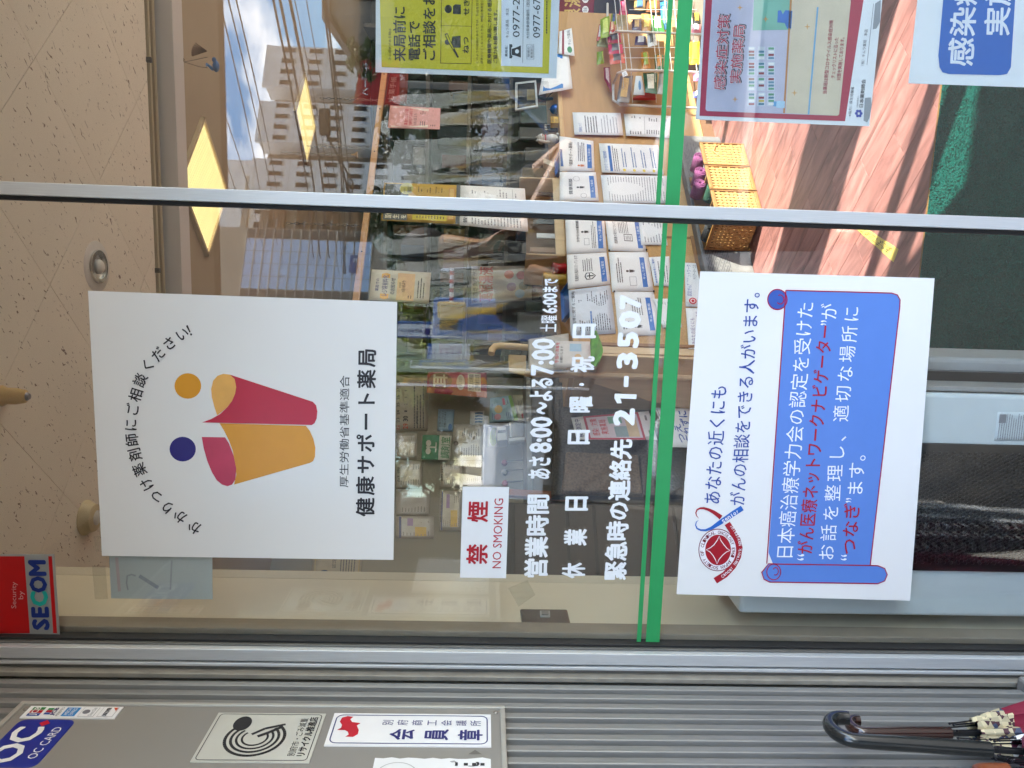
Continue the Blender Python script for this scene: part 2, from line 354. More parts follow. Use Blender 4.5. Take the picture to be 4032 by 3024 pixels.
for y0, z0, c in ((1.470, 2.592, '#b6a582'), (1.488, 2.586, '#9d8c6b'), (1.506, 2.590, '#c9bb9a')):
    MB().box(-3.2, 2.6, y0, y0+0.013, z0, 2.64).build('curtain_rail', mat(c, 0.4, noise=0.05, stretch=(1, 30, 30)), beam, bevel=0.002)
for x in (0.62, -0.08):
    MB().box(x-0.008, x+0.008, 1.458, 1.472, 2.585, 2.612).build('rail_clip', GASKET, beam)
# walls
wl = mat('#c9bda6', 0.85, noise=0.04, scale=4)
lw_ = struct(MB().box(-3.4, -0.684, 0.26, 0.30, 0, 2.75).box(-3.4, -3.2, 0.30, 7.2, 0, 2.75).build('wall_left', wl))
struct(MB().box(-3.4, 4.8, 7.2, 7.4, 0, 2.75).box(4.6, 4.8, 4.4, 7.2, 0, 2.75).build('wall_back', mat('#a89a86', 0.85)))
st = MB()                                                     # wall behind the waiting corner, parallel to the counter
a = Vector((-2.9, 1.4, 0)); bb = Vector((-0.75, 3.55, 0)); st.prism([a, bb, bb+Vector((0, 0, 2.55)), a+Vector((0, 0, 2.55))], NC, -0.08, 0.0)
struct(st.build('wall_waiting_corner', mat('#8f8778', 0.85, noise=0.04, scale=4)))
cor = thing('corner_pier', 'beige wall end just inside the glass beside the aluminium jamb', 'wall', (-0.69, 0.1, 0))
MB().box(-0.78, -0.684, 0.055, 0.262, 0.0, 2.61).build('pier_face', mat('#d6c8ae', 0.75, noise=0.04, scale=6), cor, bevel=0.004)
MB().box(-0.73, -0.672, 0.012, 0.052, 0.0, 2.61).build('pier_edge', mat('#8f8170', 0.7), cor, bevel=0.002)
# right-hand shop windows on the other side of the corner (they let the sun in)
RWN = Vector((0.70711, -0.70711, 0)); RA = Vector((1.75, 0.02, 0)); RD = Vector((0.70711, 0.70711, 0))
def rw(s0, s1, z0, z1, t0, t1):
    return [RA+RD*s0+Vector((0, 0, z0)), RA+RD*s1+Vector((0, 0, z0)), RA+RD*s1+Vector((0, 0, z1)), RA+RD*s0+Vector((0, 0, z1))], RWN, t0, t1
GLASS = glass_mat((0.965, 0.98, 0.972), 0.072)
rwin = thing('shop_window', 'tall window on the sunny side of the shop', 'window', (1.75, 0.02, 0))
MB().prism(*rw(0.0, 4.0, 2.66, 2.9, -0.06, 0.06)).prism(*rw(0.0, 4.0, 0.0, 0.10, -0.06, 0.06)).build('window_frame', ALU, rwin)
MB().prism(*rw(0.10, 3.9, 0.10, 2.66, -0.004, 0.004)).build('pane', GLASS, rwin)
MB().box(4.60, 4.608, 2.90, 4.4, 0.10, 2.66).build('pane', GLASS, rwin)
MULL = [(-0.05, 0.10), (0.50, 0.57), (0.68, 0.72), (1.15, 1.64), (2.95, 2.99), (3.9, 4.0)]  # unseen; spaced and widened so their shadows bound the lit floor strip
for s0, s1 in MULL: MB().prism(*rw(s0, s1, 0.0, 2.66, -0.05, 0.05)).build('mullion', ALU, rwin)
WP = mat('#c9c4bb', 0.6)  # added unseen sheets, cut so a wedge of sun reaches the mat
def wmask(label, pts):
    o_ = MB().prism([RA+RD*a_+e_z*b_ for a_, b_ in pts], RWN, -0.012, -0.010).build('sun_mask_sheet', WP, None); tag(o_, label, 'poster')
e_z = Vector((0, 0, 1))
wmask('added unseen sheet shading the lower part of the sunny window', [(0.10, 0.1), (0.50, 0.1), (0.50, 0.42), (0.30, 0.86), (0.10, 0.80)]); wmask('added unseen sheet shading the upper part of the sunny window', [(0.10, 1.30), (0.24, 1.22), (0.50, 1.62), (0.50, 2.64), (0.10, 2.64)])
# porch roof and building front above the glass
SOFF = mat('#e2d6c2', 0.9, noise=0.04, scale=6)
struct(MB().box(-2.5, 2.6, -1.76, -0.02, 2.50, 2.62).box(2.6, 3.9, -1.76, -0.55, 2.50, 2.62).build('porch_ceiling', SOFF))  # right-hand part is unseen, added to keep sun off the door front
struct(MB().box(-2.5, 3.9, -1.84, -1.762, 2.502, 2.9).build('porch_fascia', mat('#8d857a', 0.7)))
struct(MB().box(-3.4, 1.75, -0.018, 0.0, 2.46, 6).box(-3.4, -0.76, -0.018, 0.25, -0.1, 2.46).build('shop_front', mat('#b8aea0', 0.8)))
rf = MB(); rf.prism([RA+Vector((0, 0, 2.9)), RA+RD*4+Vector((0, 0, 2.9)), RA+RD*4+Vector((0, 0, 6)), RA+Vector((0, 0, 6))], RWN, -0.06, 0.06)
struct(rf.build('shop_side', mat('#b8aea0', 0.8)))
struct(MB().prism([Vector(p) for p in ((-3.4, 0.0, 2.93), (1.72, 0.0, 2.93), (4.58, 2.86, 2.93), (4.8, 2.86, 2.93), (4.8, 7.4, 2.93), (-3.4, 7.4, 2.93))], (0, 0, 1), 0.0, 0.17).build('shop_roof', CONC))

# ================================================================ glazing
SX0, SX1 = 0.075, 0.0957
dl = thing('glass_door', 'near glass panel between the aluminium jamb and the slim upright stile', 'door', (-0.3, 0, 0))
MB().box(-0.682, SX0+0.004, 0.0, 0.006, 0.06, 2.44).build('pane', GLASS, dl)
MB().box(SX0, SX1, -0.014, 0.030, 0.02, 2.46).build('stile', ALU, dl, bevel=0.0012)
MB().box(SX0-0.007, SX0-0.0003, -0.004, 0.018, 0.02, 2.46).build('gasket', GASKET, dl, bevel=0.001)
MB().box(-0.68, SX1, -0.016, 0.032, 0.0, 0.06).build('bottom_rail', ALU, dl)
dr = thing('glass_door', 'far glass panel to the right of the slim upright stile', 'door', (0.9, 0.06, 0))
MB().box(SX0+0.002, 1.72, 0.060, 0.066, 0.06, 2.44).build('pane', GLASS, dr)
MB().box(SX0+0.002, SX1-0.002, 0.042, 0.0595, 0.02, 2.46).build('meeting_stile', ALU_D, dr)
MB().box(SX1, 1.72, 0.045, 0.085, 0.0, 0.06).build('bottom_rail', ALU, dr); MB().box(1.64, 1.72, 0.045, 0.085, 0.06, 2.46).build('stile', ALU, dr)
jb = thing('door_jamb', 'stepped aluminium jamb between the ribbed wall and the glass', 'frame', (-0.7, 0, 0.47))
for x0, x1, y0, y1, mt in ((-0.686, -0.6815, -0.012, 0.010, GASKET), (-0.690, -0.6865, -0.018, 0.05, ALU_D), (-0.712, -0.6905, -0.030, 0.05, ALU), (-0.7155, -0.7122, -0.024, 0.05, ALU_D),
                           (-0.7215, -0.7157, -0.032, 0.05, ALU), (-0.7290, -0.7217, -0.026, 0.05, ALU_D), (-0.738, -0.7292, -0.044, 0.05, mat('#a29b8f', 0.55, metal=0.4, noise=0.12, scale=30))):
    MB().box(x0, x1, y0, y1, 0.0, 2.5).build('jamb_strip', mt, jb, bevel=0.0010)

# ribbed side wall
RIB = mat('#6f6c64', 0.55, metal=0.25, noise=0.10, scale=22, stretch=(8, 8, 0.5), key='rib')
rwall = thing('ribbed_wall', 'grey ribbed metal side wall of the porch', 'wall', (-0.74, -0.5, 0.47))
MB().box(-0.80, -0.742, -1.0, -0.046, 0.3, 2.5).build('backing', mat('#46443f', 0.7), rwall)
RIB = mat('#8b8985', 0.45, metal=0.3, noise=0.10, scale=22, stretch=(8, 8, 0.5), key='rib')
rib_me = None; RP = 0.0285; ny = 33
for i in range(ny):
    yc = -0.062-RP*i
    if rib_me is None:
        pr = [(-0.0418, RP/2-0.0004), (-0.0395, RP/2-0.0016), (-0.0390, RP*0.14), (-0.0332, RP*0.06), (-0.0325, RP*0.02), (-0.0325, -RP*0.36), (-0.0335, -RP*0.41), (-0.0418, -RP/2+0.0010)]
        o = MB().prism([Vector((-0.70+x, y, 0)) for x, y in pr], (0, 0, 1), 0.471, 2.5).build('rib', RIB, None); rib_me = o.data
        o.parent = rwall; o.matrix_local = Matrix.Translation(-rwall.location+Vector((0, yc, 0)))
    else: instance(rib_me, 'rib', rwall, Matrix.Translation((0, yc, 0)))
pl_ = thing('concrete_plinth', 'grey concrete plinth under the ribbed side wall', 'plinth', (-0.7, -0.5, 0))
MB().box(-0.82, -0.712, -1.0, -0.047, -0.02, 0.470).build('plinth_block', CONC, pl_, bevel=0.006)

# ================================================================ signs on the side wall
FRP = mat('#b9b5ab', 0.4, metal=0.4, noise=0.05); BOARD = mat('#8f8a82', 0.35, noise=0.03, scale=4)
sb = thing('sign_board', 'grey framed board on the ribbed wall carrying several plates', 'board', (-0.722, -0.4, 1.4))
bx_ = lambda y0, y1, z0, z1, x0=-0.7335, x1=-0.722: MB().box(x0, x1, y0, y1, z0, z1)
bx_(-0.78, -0.153, 1.405, 2.160).build('board_panel', BOARD, sb)
for nm, y0, y1, z0, z1 in (('frame_strip', -0.154, -0.147, 1.398, 2.167), ('frame_strip', -0.787, -0.780, 1.398, 2.167), ('frame_strip', -0.780, -0.154, 1.398, 1.406), ('frame_strip', -0.780, -0.154, 2.159, 2.167)):
    bx_(y0, y1, z0, z1, -0.7336, -0.7185).build(nm, FRP, sb, bevel=0.0015)
for y, z in ((-0.163, 1.413), (-0.166, 2.150), (-0.77, 1.413)):
    MB().lathe([(0.0042, 0), (0.0042, 0.0012), (0.002, 0.0026)], (-0.722, y, z), 12, (1, 0, 0)).build('screw', mat('#8f8b84', 0.35, metal=0.8), sb)
NX = Vector((1, 0, 0))
def wq(y0, y1, z0, z1, off):      # corners of a plate on the wall, left (near) to right (far)
    x = -0.722+off
    return Vector((x, y0, z1)), Vector((x, y1, z1)), Vector((x, y1, z0)), Vector((x, y0, z0))
def wrect(par, y0, y1, z0, z1, mt, off, name='printed_shape', thick=None):
    q = wq(y0, y1, z0, z1, 0)
    if thick: return MB().prism(q, NX, off-thick, off).build(name, mt, par)
    return MB().face(q, NX, off).build(name, mt, par)
def wtext(par, y0, y1, z0, z1, body, mt, off, bold=0.0, fit=False): return put_text(body, *wq(y0, y1, z0, z1, 0), mt, NX, off, par, bold, fit)
# card-company sticker
oc = thing('card_sticker', 'blue card sticker with two large white letters and a red diamond', 'sticker', (-0.722, -0.25, 2.06))
q = wq(-0.305, -0.193, 2.058, 2.142, 0)
def rounded(q, r, n=5):
    TL, TR, BR, BL = q; out_ = []; ux = (TR-TL).normalized(); uz = (TL-BL).normalized()
    for c, sx, sz, a0 in ((TL, 1, -1, 90), (BL, 1, 1, 180), (BR, -1, 1, 270), (TR, -1, -1, 0)):
        o_ = c+ux*r*sx+uz*r*sz
        for i in range(n+1):
            a_ = R(a0+90*i/n); out_.append(o_+ux*math.cos(a_)*r+uz*math.sin(a_)*r)
    return out_
MB().prism(rounded(q, 0.012), NX, 0, 0.0008).build('sticker_sheet', mat('#1b2f8f', 0.3), oc)
wtext(oc, -0.298, -0.212, 2.092, 2.135, 'OC', WHITE, 0.0013, 0.03, True); wtext(oc, -0.287, -0.213, 2.068, 2.081, 'OC CARD', WHITE, 0.0013, 0.0, True)
MB().face([(-0.722, -0.203, 2.093), (-0.722, -0.195, 2.101), (-0.722, -0.203, 2.109), (-0.722, -0.211, 2.101)], NX, 0.0013).build('printed_shape', RED, oc)
cs = thing('card_sticker', 'white strip of small card logos beside the blue card sticker', 'sticker', (-0.722, -0.175, 2.0))
wrect(cs, -0.190, -0.159, 2.003, 2.146, WHITE, 0.0018, 'sticker_sheet', 0.0018)
for i, c in enumerate(('#1d4fa0', '#c4122b', '#1f8a46')): wrect(cs, -0.186+0.008*i, -0.179+0.008*i, 2.120, 2.139, mat(c, 0.4), 0.0023)
wtext(cs, -0.1855, -0.163, 2.123, 2.136, 'JCB', WHITE, 0.0027, 0.02, True)
for i, c in enumerate(('#1d4fa0', '#c4122b', '#1f8a46')): wrect(cs, -0.182+0.006*i, -0.177+0.006*i, 2.106, 2.115, mat(c, 0.4), 0.0023)
wtext(cs, -0.185, -0.164, 2.097, 2.105, 'JCB', NAVY, 0.0023, 0.03, True); wtext(cs, -0.186, -0.162, 2.091, 2.0955, 'PREMO', GREYINK, 0.0023, 0.0, True)
wrect(cs, -0.186, -0.163, 2.066, 2.087, mat('#1f84c8', 0.4), 0.0023); wtext(cs, -0.184, -0.165, 2.078, 2.084, 'AMERICAN', WHITE, 0.0027, 0.0, True); wtext(cs, -0.184, -0.165, 2.070, 2.076, 'EXPRESS', WHITE, 0.0027, 0.0, True)
wrect(cs, -0.187, -0.162, 2.037, 2.061, mat('#b9b7b4', 0.5), 0.0022); wrect(cs, -0.1862, -0.1628, 2.0378, 2.0602, WHITE, 0.0025)
MB().prism([Vector((-0.722, -0.1745+0.0055*math.cos(a_), 2.053+0.0055*math.sin(a_))) for a_ in np.linspace(0, 6.1, 18)], NX, 0.0025, 0.0028).build('printed_shape', GREYINK, cs)
wtext(cs, -0.185, -0.164, 2.0405, 2.046, 'Diners Club', GREYINK, 0.0028, 0.0, True)
wrect(cs, -0.187, -0.162, 2.008, 2.032, mat('#b9b7b4', 0.5), 0.0022); wrect(cs, -0.1862, -0.1628, 2.0088, 2.0312, WHITE, 0.0025)
wtext(cs, -0.185, -0.164, 2.018, 2.025, 'DISCOVER', BLACK, 0.0028, 0.02, True)
MB().face([(-0.722, -0.172, 2.009), (-0.722, -0.163, 2.009), (-0.722, -0.163, 2.016)], NX, 0.0028).build('printed_shape', mat('#e0562a', 0.4), cs)
# recycling plate
rc = thing('recycling_plate', 'silver plate with black concentric G emblem above two lines of text', 'plate', (-0.722, -0.23, 1.68))
PLATE = mat('#d3d1c4', 0.38, metal=0.2, noise=0.05, scale=9)
wrect(rc, -0.292, -0.172, 1.682, 1.850, PLATE, 0.0016, 'plate_sheet', 0.0016)
q = wq(-0.288, -0.176, 1.687, 1.845, 0)
def wline(par, pts, wd, mt, off, closed=False, name='printed_line'):
    b = MB(); k = len(pts)
    for i in range(k if closed else k-1):
        p = Vector((-0.722, *pts[i])); r_ = Vector((-0.722, *pts[(i+1) % k])); d = (r_-p).normalized(); s_ = NX.cross(d)*wd/2
        b.face([p+s_, p-s_, r_-s_, r_+s_], NX, off)
    return b.build(name, mt, par)
wline(rc, [(p.y, p.z) for p in rounded(q, 0.006)], 0.0012, BLACK, 0.0020, True)
for r_, wd in ((0.0430, 0.0048), (0.0345, 0.0042), (0.0265, 0.0036), (0.0185, 0.0032)):
    a_ = np.linspace(R(48), R(48+268), 40); wline(rc, [(-0.236+r_*0.98*math.cos(t), 1.775+r_*math.sin(t)) for t in a_], wd, BLACK, 0.0020)
wline(rc, [(-0.233, 1.772), (-0.222, 1.757), (-0.208, 1.741)], 0.006, BLACK, 0.0021); wline(rc, [(-0.228, 1.782), (-0.213, 1.766), (-0.202, 1.738)], 0.005, BLACK, 0.0021)
MB().face([Vector((-0.722, -0.201+0.0185*math.cos(t), 1.804+0.0135*math.sin(t))) for t in np.linspace(0, 6.1, 26)], NX, 0.0022).build('printed_shape', BLACK, rc)
wtext(rc, -0.279, -0.186, 1.706, 1.717, '別府市・ごみ減量', BLACK, 0.0021); wtext(rc, -0.281, -0.183, 1.691, 1.704, 'リサイクル推進店', BLACK, 0.0021, 0.02)
# member plate
mp_ = thing('member_plate', 'white plate with red flame emblem and dark blue member characters', 'plate', (-0.722, -0.21, 1.42))
wrect(mp_, -0.253, -0.171, 1.421, 1.669, WHITE, 0.0020, 'plate_sheet', 0.0020)
q = wq(-0.2475, -0.1765, 1.427, 1.663, 0); wline(mp_, [(p.y, p.z) for p in rounded(q, 0.010)], 0.0018, NAVY, 0.0024, True)
MB().face([W(F_wall, x, y, PWALL) for x, y in ((1008, 548), (1022, 523), (1058, 513), (1092, 518), (1073, 533), (1084, 550), (1137, 557), (1113, 573), (1126, 600), (1120, 626), (1090, 643), (1042, 642), (1064, 628), (1058, 611), (1040, 601), (990, 600), (1016, 586), (1022, 568))], NX, 0.0024).build('printed_shape', RED, mp_)
for i, ch in enumerate('別府商工会議所'): wtext(mp_, -0.2030, -0.1880, 1.590-i*0.0228-0.017, 1.590-i*0.0228, ch, NAVY, 0.0025, 0.0)
for i, ch in enumerate('会員章'): wtext(mp_, -0.2400, -0.2120, 1.574-i*0.052-0.036, 1.574-i*0.052, ch, NAVY, 0.0025, 0.02)
tn = thing('torn_notice', 'torn white notice at the near edge of the sign board', 'notice', (-0.722, -0.36, 1.42))
q = [(-0.278+random.uniform(-0.003, 0.002), 1.59-0.012*i) for i in range(15)] + [(-0.47, 1.42), (-0.47, 1.59)]
MB().prism([Vector((-0.722, y, z)) for y, z in q], NX, 0, 0.0008).build('notice_sheet', PAPER, tn)
a_ = np.linspace(0, 6.28, 30); wline(tn, [(-0.32+0.03*math.cos(t), 1.555+0.03*math.sin(t)) for t in a_], 0.0014, mat('#b8b6b2', 0.6), 0.0013)
wtext(tn, -0.30, -0.285, 1.435, 1.48, 'ご', BLACK, 0.0013)
for i in range(3): wrect(tn, -0.296, -0.29, 1.455-0.012*i, 1.461-0.012*i, BLACK, 0.0013)
tk = thing('adhesive_mark', 'small faint grey triangle on the board below the plates', 'mark', (-0.722, -0.265, 1.44))
MB().face([(-0.722, -0.259, 1.445), (-0.722, -0.269, 1.435), (-0.722, -0.269, 1.455)], NX, 0.0006).build('residue', mat('#6f6a63', 0.6), tk)

# ================================================================ umbrellas by the side wall
def umbrella(label, top, foot, hook_dir, hmat, canopy, band=None, hr=0.0085, hook=0.030, hl=0.15, stripes=None):
    t = thing('umbrella', label, 'umbrella', foot); top = Vector(top); foot = Vector(foot); ax = (foot-top).normalized(); hd = Vector(hook_dir).normalized(); hd = (hd-ax*hd.dot(ax)).normalized()
    c = top + ax*hook + hd*hook; path = [c + hd*hook*math.cos(a_)*1.0 - ax*hook*math.sin(a_) for a_ in np.linspace(-0.25, math.pi, 15)] + [top+ax*(hook+hl*f_) for f_ in (0.25, 0.6, 1.0)]
    MB().tube(path, [hr]*(len(path)-3)+[hr*1.05]*3, 14).build('handle', hmat, t, True)
    h0 = top+ax*(hook+hl)
    MB().tube([h0, foot], 0.0045, 8).build('shaft', mat('#1d1d1f', 0.35), t, True)
    s0 = h0+ax*0.006; Ln = (foot-s0).length-0.05; u = ax.cross(Vector((0, 0, 1)) if abs(ax.z) < 0.9 else Vector((1, 0, 0))).normalized(); v = ax.cross(u)
    nseg, nr = 30, 64
    def cloth(f0, f1, name, mt, grow=0.0):
        b = MB(); rows = []
        for i in range(nseg+1):
            f_ = f0+(f1-f0)*i/nseg; r0 = (0.016+0.030*min(1, f_*5))*(1-0.55*max(0, f_-0.25)/0.75)+grow
            if f_ > 0.9: r0 *= max(0.12, (1-f_)/0.1)
            rg = []
            for j in range(nr):
                a_ = 2*math.pi*j/nr; r_ = r0*(1+0.20*math.sin(8*a_+7*f_)+0.06*math.sin(21*a_))
                rg.append(s0+ax*(0.03+Ln*f_)+(u*math.cos(a_)+v*math.sin(a_))*r_)
            rows.append(rg)
        b.v = [p for rg in rows for p in rg]
        for i in range(nseg):
            for j in range(nr): b.f.append((i*nr+j, i*nr+(j+1) % nr, (i+1)*nr+(j+1) % nr, (i+1)*nr+j))
        return b.build(name, mt, t, True)
    cloth(0.075 if band else 0.0, 1.0, 'canopy', canopy)
    if band: cloth(0.0, 0.075, 'patterned_hem', band, 0.001)
    for j in range(8):
        a_ = 2*math.pi*j/8; p = s0+(u*math.cos(a_)+v*math.sin(a_))*0.0125; q_ = s0+ax*0.05+(u*math.cos(a_)+v*math.sin(a_))*0.0185
        MB().tube([p-ax*0.002, q_], 0.0010, 6).ell(p-ax*0.002, (0.0020,)*3, 8, 6).build('rib_tip', mat('#26252a', 0.3, metal=0.7), t, True)
    return t
def pattern_mat(kind):
    mt = mat('#bdb08f', 0.7, noise=0.05, key=kind); t = mt.node_tree; b = t.nodes['Principled BSDF']; src = b.inputs['Base Color'].links[0].from_socket
    tcn = N(t, 'ShaderNodeTexCoord'); mpn = N(t, 'ShaderNodeMapping'); mx_ = N(t, 'ShaderNodeMix', data_type='RGBA')
    t.links.new(tcn.outputs['Object'], mpn.inputs[0]); t.links.new(src, mx_.inputs['A']); t.links.new(mx_.outputs['Result'], b.inputs['Base Color'])
    if kind == 'triangles':
        mpn.inputs['Rotation'].default_value = (0.6, 0.6, 0.78); mpn.inputs['Scale'].default_value = (1, 1, 1)
        ck = N(t, 'ShaderNodeTexChecker'); ck.inputs['Scale'].default_value = 95; ck.inputs[1].default_value = (1, 1, 1, 1); ck.inputs[2].default_value = (0, 0, 0, 1)
        vo = N(t, 'ShaderNodeTexVoronoi'); vo.inputs['Scale'].default_value = 90; rp_ = N(t, 'ShaderNodeValToRGB'); e = rp_.color_ramp.elements; rp_.color_ramp.interpolation = 'CONSTANT'
        e[0].color = (*lin('#4b2c33'), 1); e[1].position = 0.4; e[1].color = (*lin('#3f4960'), 1); n_ = e.new(0.7); n_.color = (*lin('#d8c9a2'), 1)
        t.links.new(mpn.outputs[0], ck.inputs['Vector']); t.links.new(mpn.outputs[0], vo.inputs['Vector']); t.links.new(vo.outputs['Color'], rp_.inputs['Fac']); t.links.new(ck.outputs['Fac'], mx_.inputs['Factor']); t.links.new(rp_.outputs[0], mx_.inputs['B'])
    else:
        wv = N(t, 'ShaderNodeTexWave'); wv.inputs['Scale'].default_value = 21; wv.inputs['Distortion'].default_value = 1.2; wv.bands_direction = 'DIAGONAL'
        rp_ = N(t, 'ShaderNodeValToRGB'); rp_.color_ramp.elements[0].position = 0.48; rp_.color_ramp.elements[1].position = 0.52
        t.links.new(mpn.outputs[0], wv.inputs['Vector']); t.links.new(wv.outputs['Fac'], rp_.inputs['Fac']); t.links.new(rp_.outputs['Color'], mx_.inputs['Factor'])
        mx_.inputs['A'].default_value = (*lin('#e9e6e4'), 1); mx_.inputs['B'].default_value = (*lin('#5b1f34'), 1)
        t.links.remove(mx_.inputs['A'].links[0])
    return mt
PXa, PXb, PXc = plane((-0.665, 0, 0), (1, 0, 0)), plane((-0.63, 0, 0), (1, 0, 0)), plane((-0.60, 0, 0), (1, 0, 0))
def axis_pts(x0, y0, x1, y1, pl):      # shaft line read at two points, carried on down to the ground
    a = W(F_umb, x0, y0, pl); b_ = W(F_umb, x1, y1, pl); return a, a+(b_-a)*(a.z/(a.z-b_.z))
ua, ub, uc = axis_pts(800, 1042, 1650, 1040, PXa), axis_pts(640, 1098, 1800, 1172, PXb), axis_pts(1780, 1352, 2212, 1357, PXc)
umbrella('umbrella with dark brown crook handle, crimson canopy and a triangle-patterned hem', *ua, (0.0, 1.0, 0), mat('#2e1714', 0.14, coat=0.6, noise=0.1), mat('#7d1230', 0.75, noise=0.08), pattern_mat('triangles'), 0.0085, 0.0155, 0.125)
umbrella('umbrella with black crook handle and maroon canopy striped in white', *ub, (0.0, 1.0, 0.0), mat('#1f2121', 0.2, coat=0.3, noise=0.05), pattern_mat('stripes'), None, 0.0097, 0.027, 0.174)
umbrella('umbrella with orange-brown wooden handle and clear plastic canopy at the very edge', *uc, (0.2, -1.0, 0.0), mat('#7d4022', 0.3, noise=0.1), mat('#c9ccd0', 0.25, noise=0.08), None, 0.008, 0.014, 0.03)

# ================================================================ on the glass: stripes, lettering, posters
FF = (0, 0, 1.0)
PGS = plane((0, -0.0004, 0), (0, -1, 0)); PRF = plane((0, 0.0596, 0), (0, -1, 0))
def stripe(label, pl, xa, xb, zt, zb):
    y = pl[0].y; o = MB().prism([(xa, y, zt), (xb, y, zt), (xb, y, zb), (xa, y, zb)], (0, -1, 0), 0, 0.0004).build('glass_stripe', GREEN); return tag(o, label, 'stripe')
zz = lambda x, y, pl: W(S_, x, y, pl).z
zt = (zz(1394, 1386, PG)+zz(1454, 477, PG))/2; zb = (zz(1424, 1386, PG)+zz(1486, 477, PG))/2
stripe('broad green stripe across the near glass panel', PGS, -0.6815, SX0-0.008, zt, zb)
zt2 = (zz(1374, 1386, PG)+zz(1433, 477, PG))/2; zb2 = (zz(1384, 1386, PG)+zz(1442.5, 477, PG))/2
stripe('thin green stripe just above the broad one on the near glass panel', PGS, -0.6815, SX0-0.008, zt2, zb2)
zt = (zz(1466, 0, PRF)+zz(1436, 440, PRF))/2; zb = (zz(1497, 0, PRF)+zz(1467, 440, PRF))/2
stripe('broad green stripe across the far glass panel right of the stile', PRF, SX1-0.01, 1.64, zt, zb)
zt2 = (zz(1444.5, 0, PRF)+zz(1415.5, 440, PRF))/2; zb2 = (zz(1453.7, 0, PRF)+zz(1426.6, 440, PRF))/2
stripe('thin green stripe just above the broad one on the far glass panel', PRF, SX1-0.01, 1.64, zt2, zb2)

def glass_line(label, chunks):
    t = thing('window_lettering', label, 'lettering', W(S_, chunks[0][1][1], chunks[0][1][2], PG))
    for body, l, r, bold, fit in chunks: ptext(t, S_, PGS, body, l, r, VINYL_W, 0.0006, bold, fit, 'character_group')
B1 = 0.034
glass_line('white cut-out lettering giving the opening hours on the glass', [
    ('営業時間', (1131, 1183, 1247), (1137.5, 1187, 1068), B1, True), ('あさ', (1140, 1189, 1034.5), (1142.5, 1190, 986), B1, True), ('8:00', (1142.5, 1192, 978), (1146, 1193.5, 900), B1, True),
    ('〜', (1158, 1182, 895), (1159, 1182, 868), B1, True), ('よる', (1143, 1194, 866), (1147, 1196, 816), B1, True), ('7:00', (1146, 1197, 811), (1149, 1199.5, 731), B1, True),
    ('土曜', (1165, 1203, 717), (1169, 1204, 681), 0.012, True), ('6:00', (1171, 1204, 677), (1172.5, 1204, 633), B1, True), ('まで', (1172, 1205, 631), (1174, 1206, 602), B1, True)])
glass_line('white cut-out lettering naming the closing days on the glass', [
    ('休', (1213, 1264, 1249), (1214, 1264, 1215), B1, True), ('業', (1217, 1268, 1178.5), (1218.5, 1268.5, 1142), B1, True), ('日', (1220, 1270, 1103), (1221.5, 1271, 1072), B1, True),
    ('日', (1225.5, 1274, 959.5), (1227, 1275, 928.5), B1, True), ('曜', (1229, 1280, 891), (1230.5, 1281, 856), B1, True), ('・', (1251, 1262, 834), (1251, 1262, 827), B1, True),
    ('祝', (1231, 1283.5, 804.5), (1233, 1285, 769), B1, True), ('日', (1236, 1287, 730.5), (1237.5, 1288.5, 699), B1, True)])
glass_line('white cut-out lettering with the emergency telephone number on the glass', [
    ('緊急時の連絡先', (1303, 1353, 1253), (1319, 1367, 948), B1, True), ('2', (1323, 1370, 919.6), (1325, 1372, 882), 0.05, True), ('-', (1347, 1357, 836), (1348, 1358, 812), 0.02, True), ('3', (1331, 1378, 797), (1332, 1379, 761), 0.05, True), ('5', (1333, 1380, 752), (1335, 1381, 716), 0.05, True), ('0', (1335, 1384, 710), (1337, 1385, 671), 0.05, True), ('7', (1338, 1385, 673-5), (1340, 1387, 636.7), 0.05, True)])

o1_ = MB().prism([W(S_, x, y, PGS) for x, y in ((1327, 860), (1328, 850), (1375, 852), (1374.5, 862), (1340, 860.5), (1343, 871), (1333, 871))], (0, -1, 0), 0, 0.0006).build('character_group', VINYL_W, None)
l3 = [o_ for o_ in COL.objects if o_.name.startswith('window_lettering') and 'emergency' in o_['label']][0]; o1_.parent = l3; o1_.location = -l3.location
SHINE = mat('#efece8', 0.22, noise=0.012, scale=6, spec=0.6)
def poster(name, label, cat, fr, pl, pts, mt=SHINE, t1=0.0012, t0=0.0003):
    ps = [W(fr, x, y, pl) for x, y in pts]; t = thing(name, label, cat, min(ps, key=lambda p: p.z))
    MB().prism(ps, pl[1], t0, t1).build('sheet', mt, t); return t
# --- support-pharmacy poster
p1 = poster('poster', 'large white poster with orange and crimson folded-page emblem and two dots', 'poster', S_, PG, [(221, 1200), (191, 628), (858, 652), (850, 1209)])
INK = mat('#231c20', 0.3, noise=0.01); ORANGE = mat('#e29a1c', 0.25, noise=0.02); OR2 = mat('#eeb055', 0.25); CRIM = mat('#c21536', 0.25, noise=0.02); PINKC = mat('#c83a58', 0.25); INDIGO = mat('#2b2277', 0.25)
cxp, cyp, rp1 = 821, 745, 546; chars = 'かかりつけ薬剤師にご相談ください！'
pos = [(596, 1245), (524, 1190), (462, 1143), (408, 1090), (358, 1028), (322, 955), (299, 878), (284, 806), (278, 732), (287, 655), (303, 580), (325, 506), (362, 432), (414, 376), (470, 322), (535, 276), (585, 250)]
for ch, (x, y) in zip(chars, pos):
    l = math.hypot(x-cxp, y-cyp); ux, uy = (x-cxp)/l, (y-cyp)/l; rx, ry = -uy, ux; h = 33
    c = [(x+ux*h*a-rx*h*s, y+uy*h*a-ry*h*s) for s, a in ((1, 1), (-1, 1), (-1, -1), (1, -1))]
    put_text(ch, *[W(F_p1, *k, PG) for k in c], INK, PG[1], 0.0017, p1, 0.012)
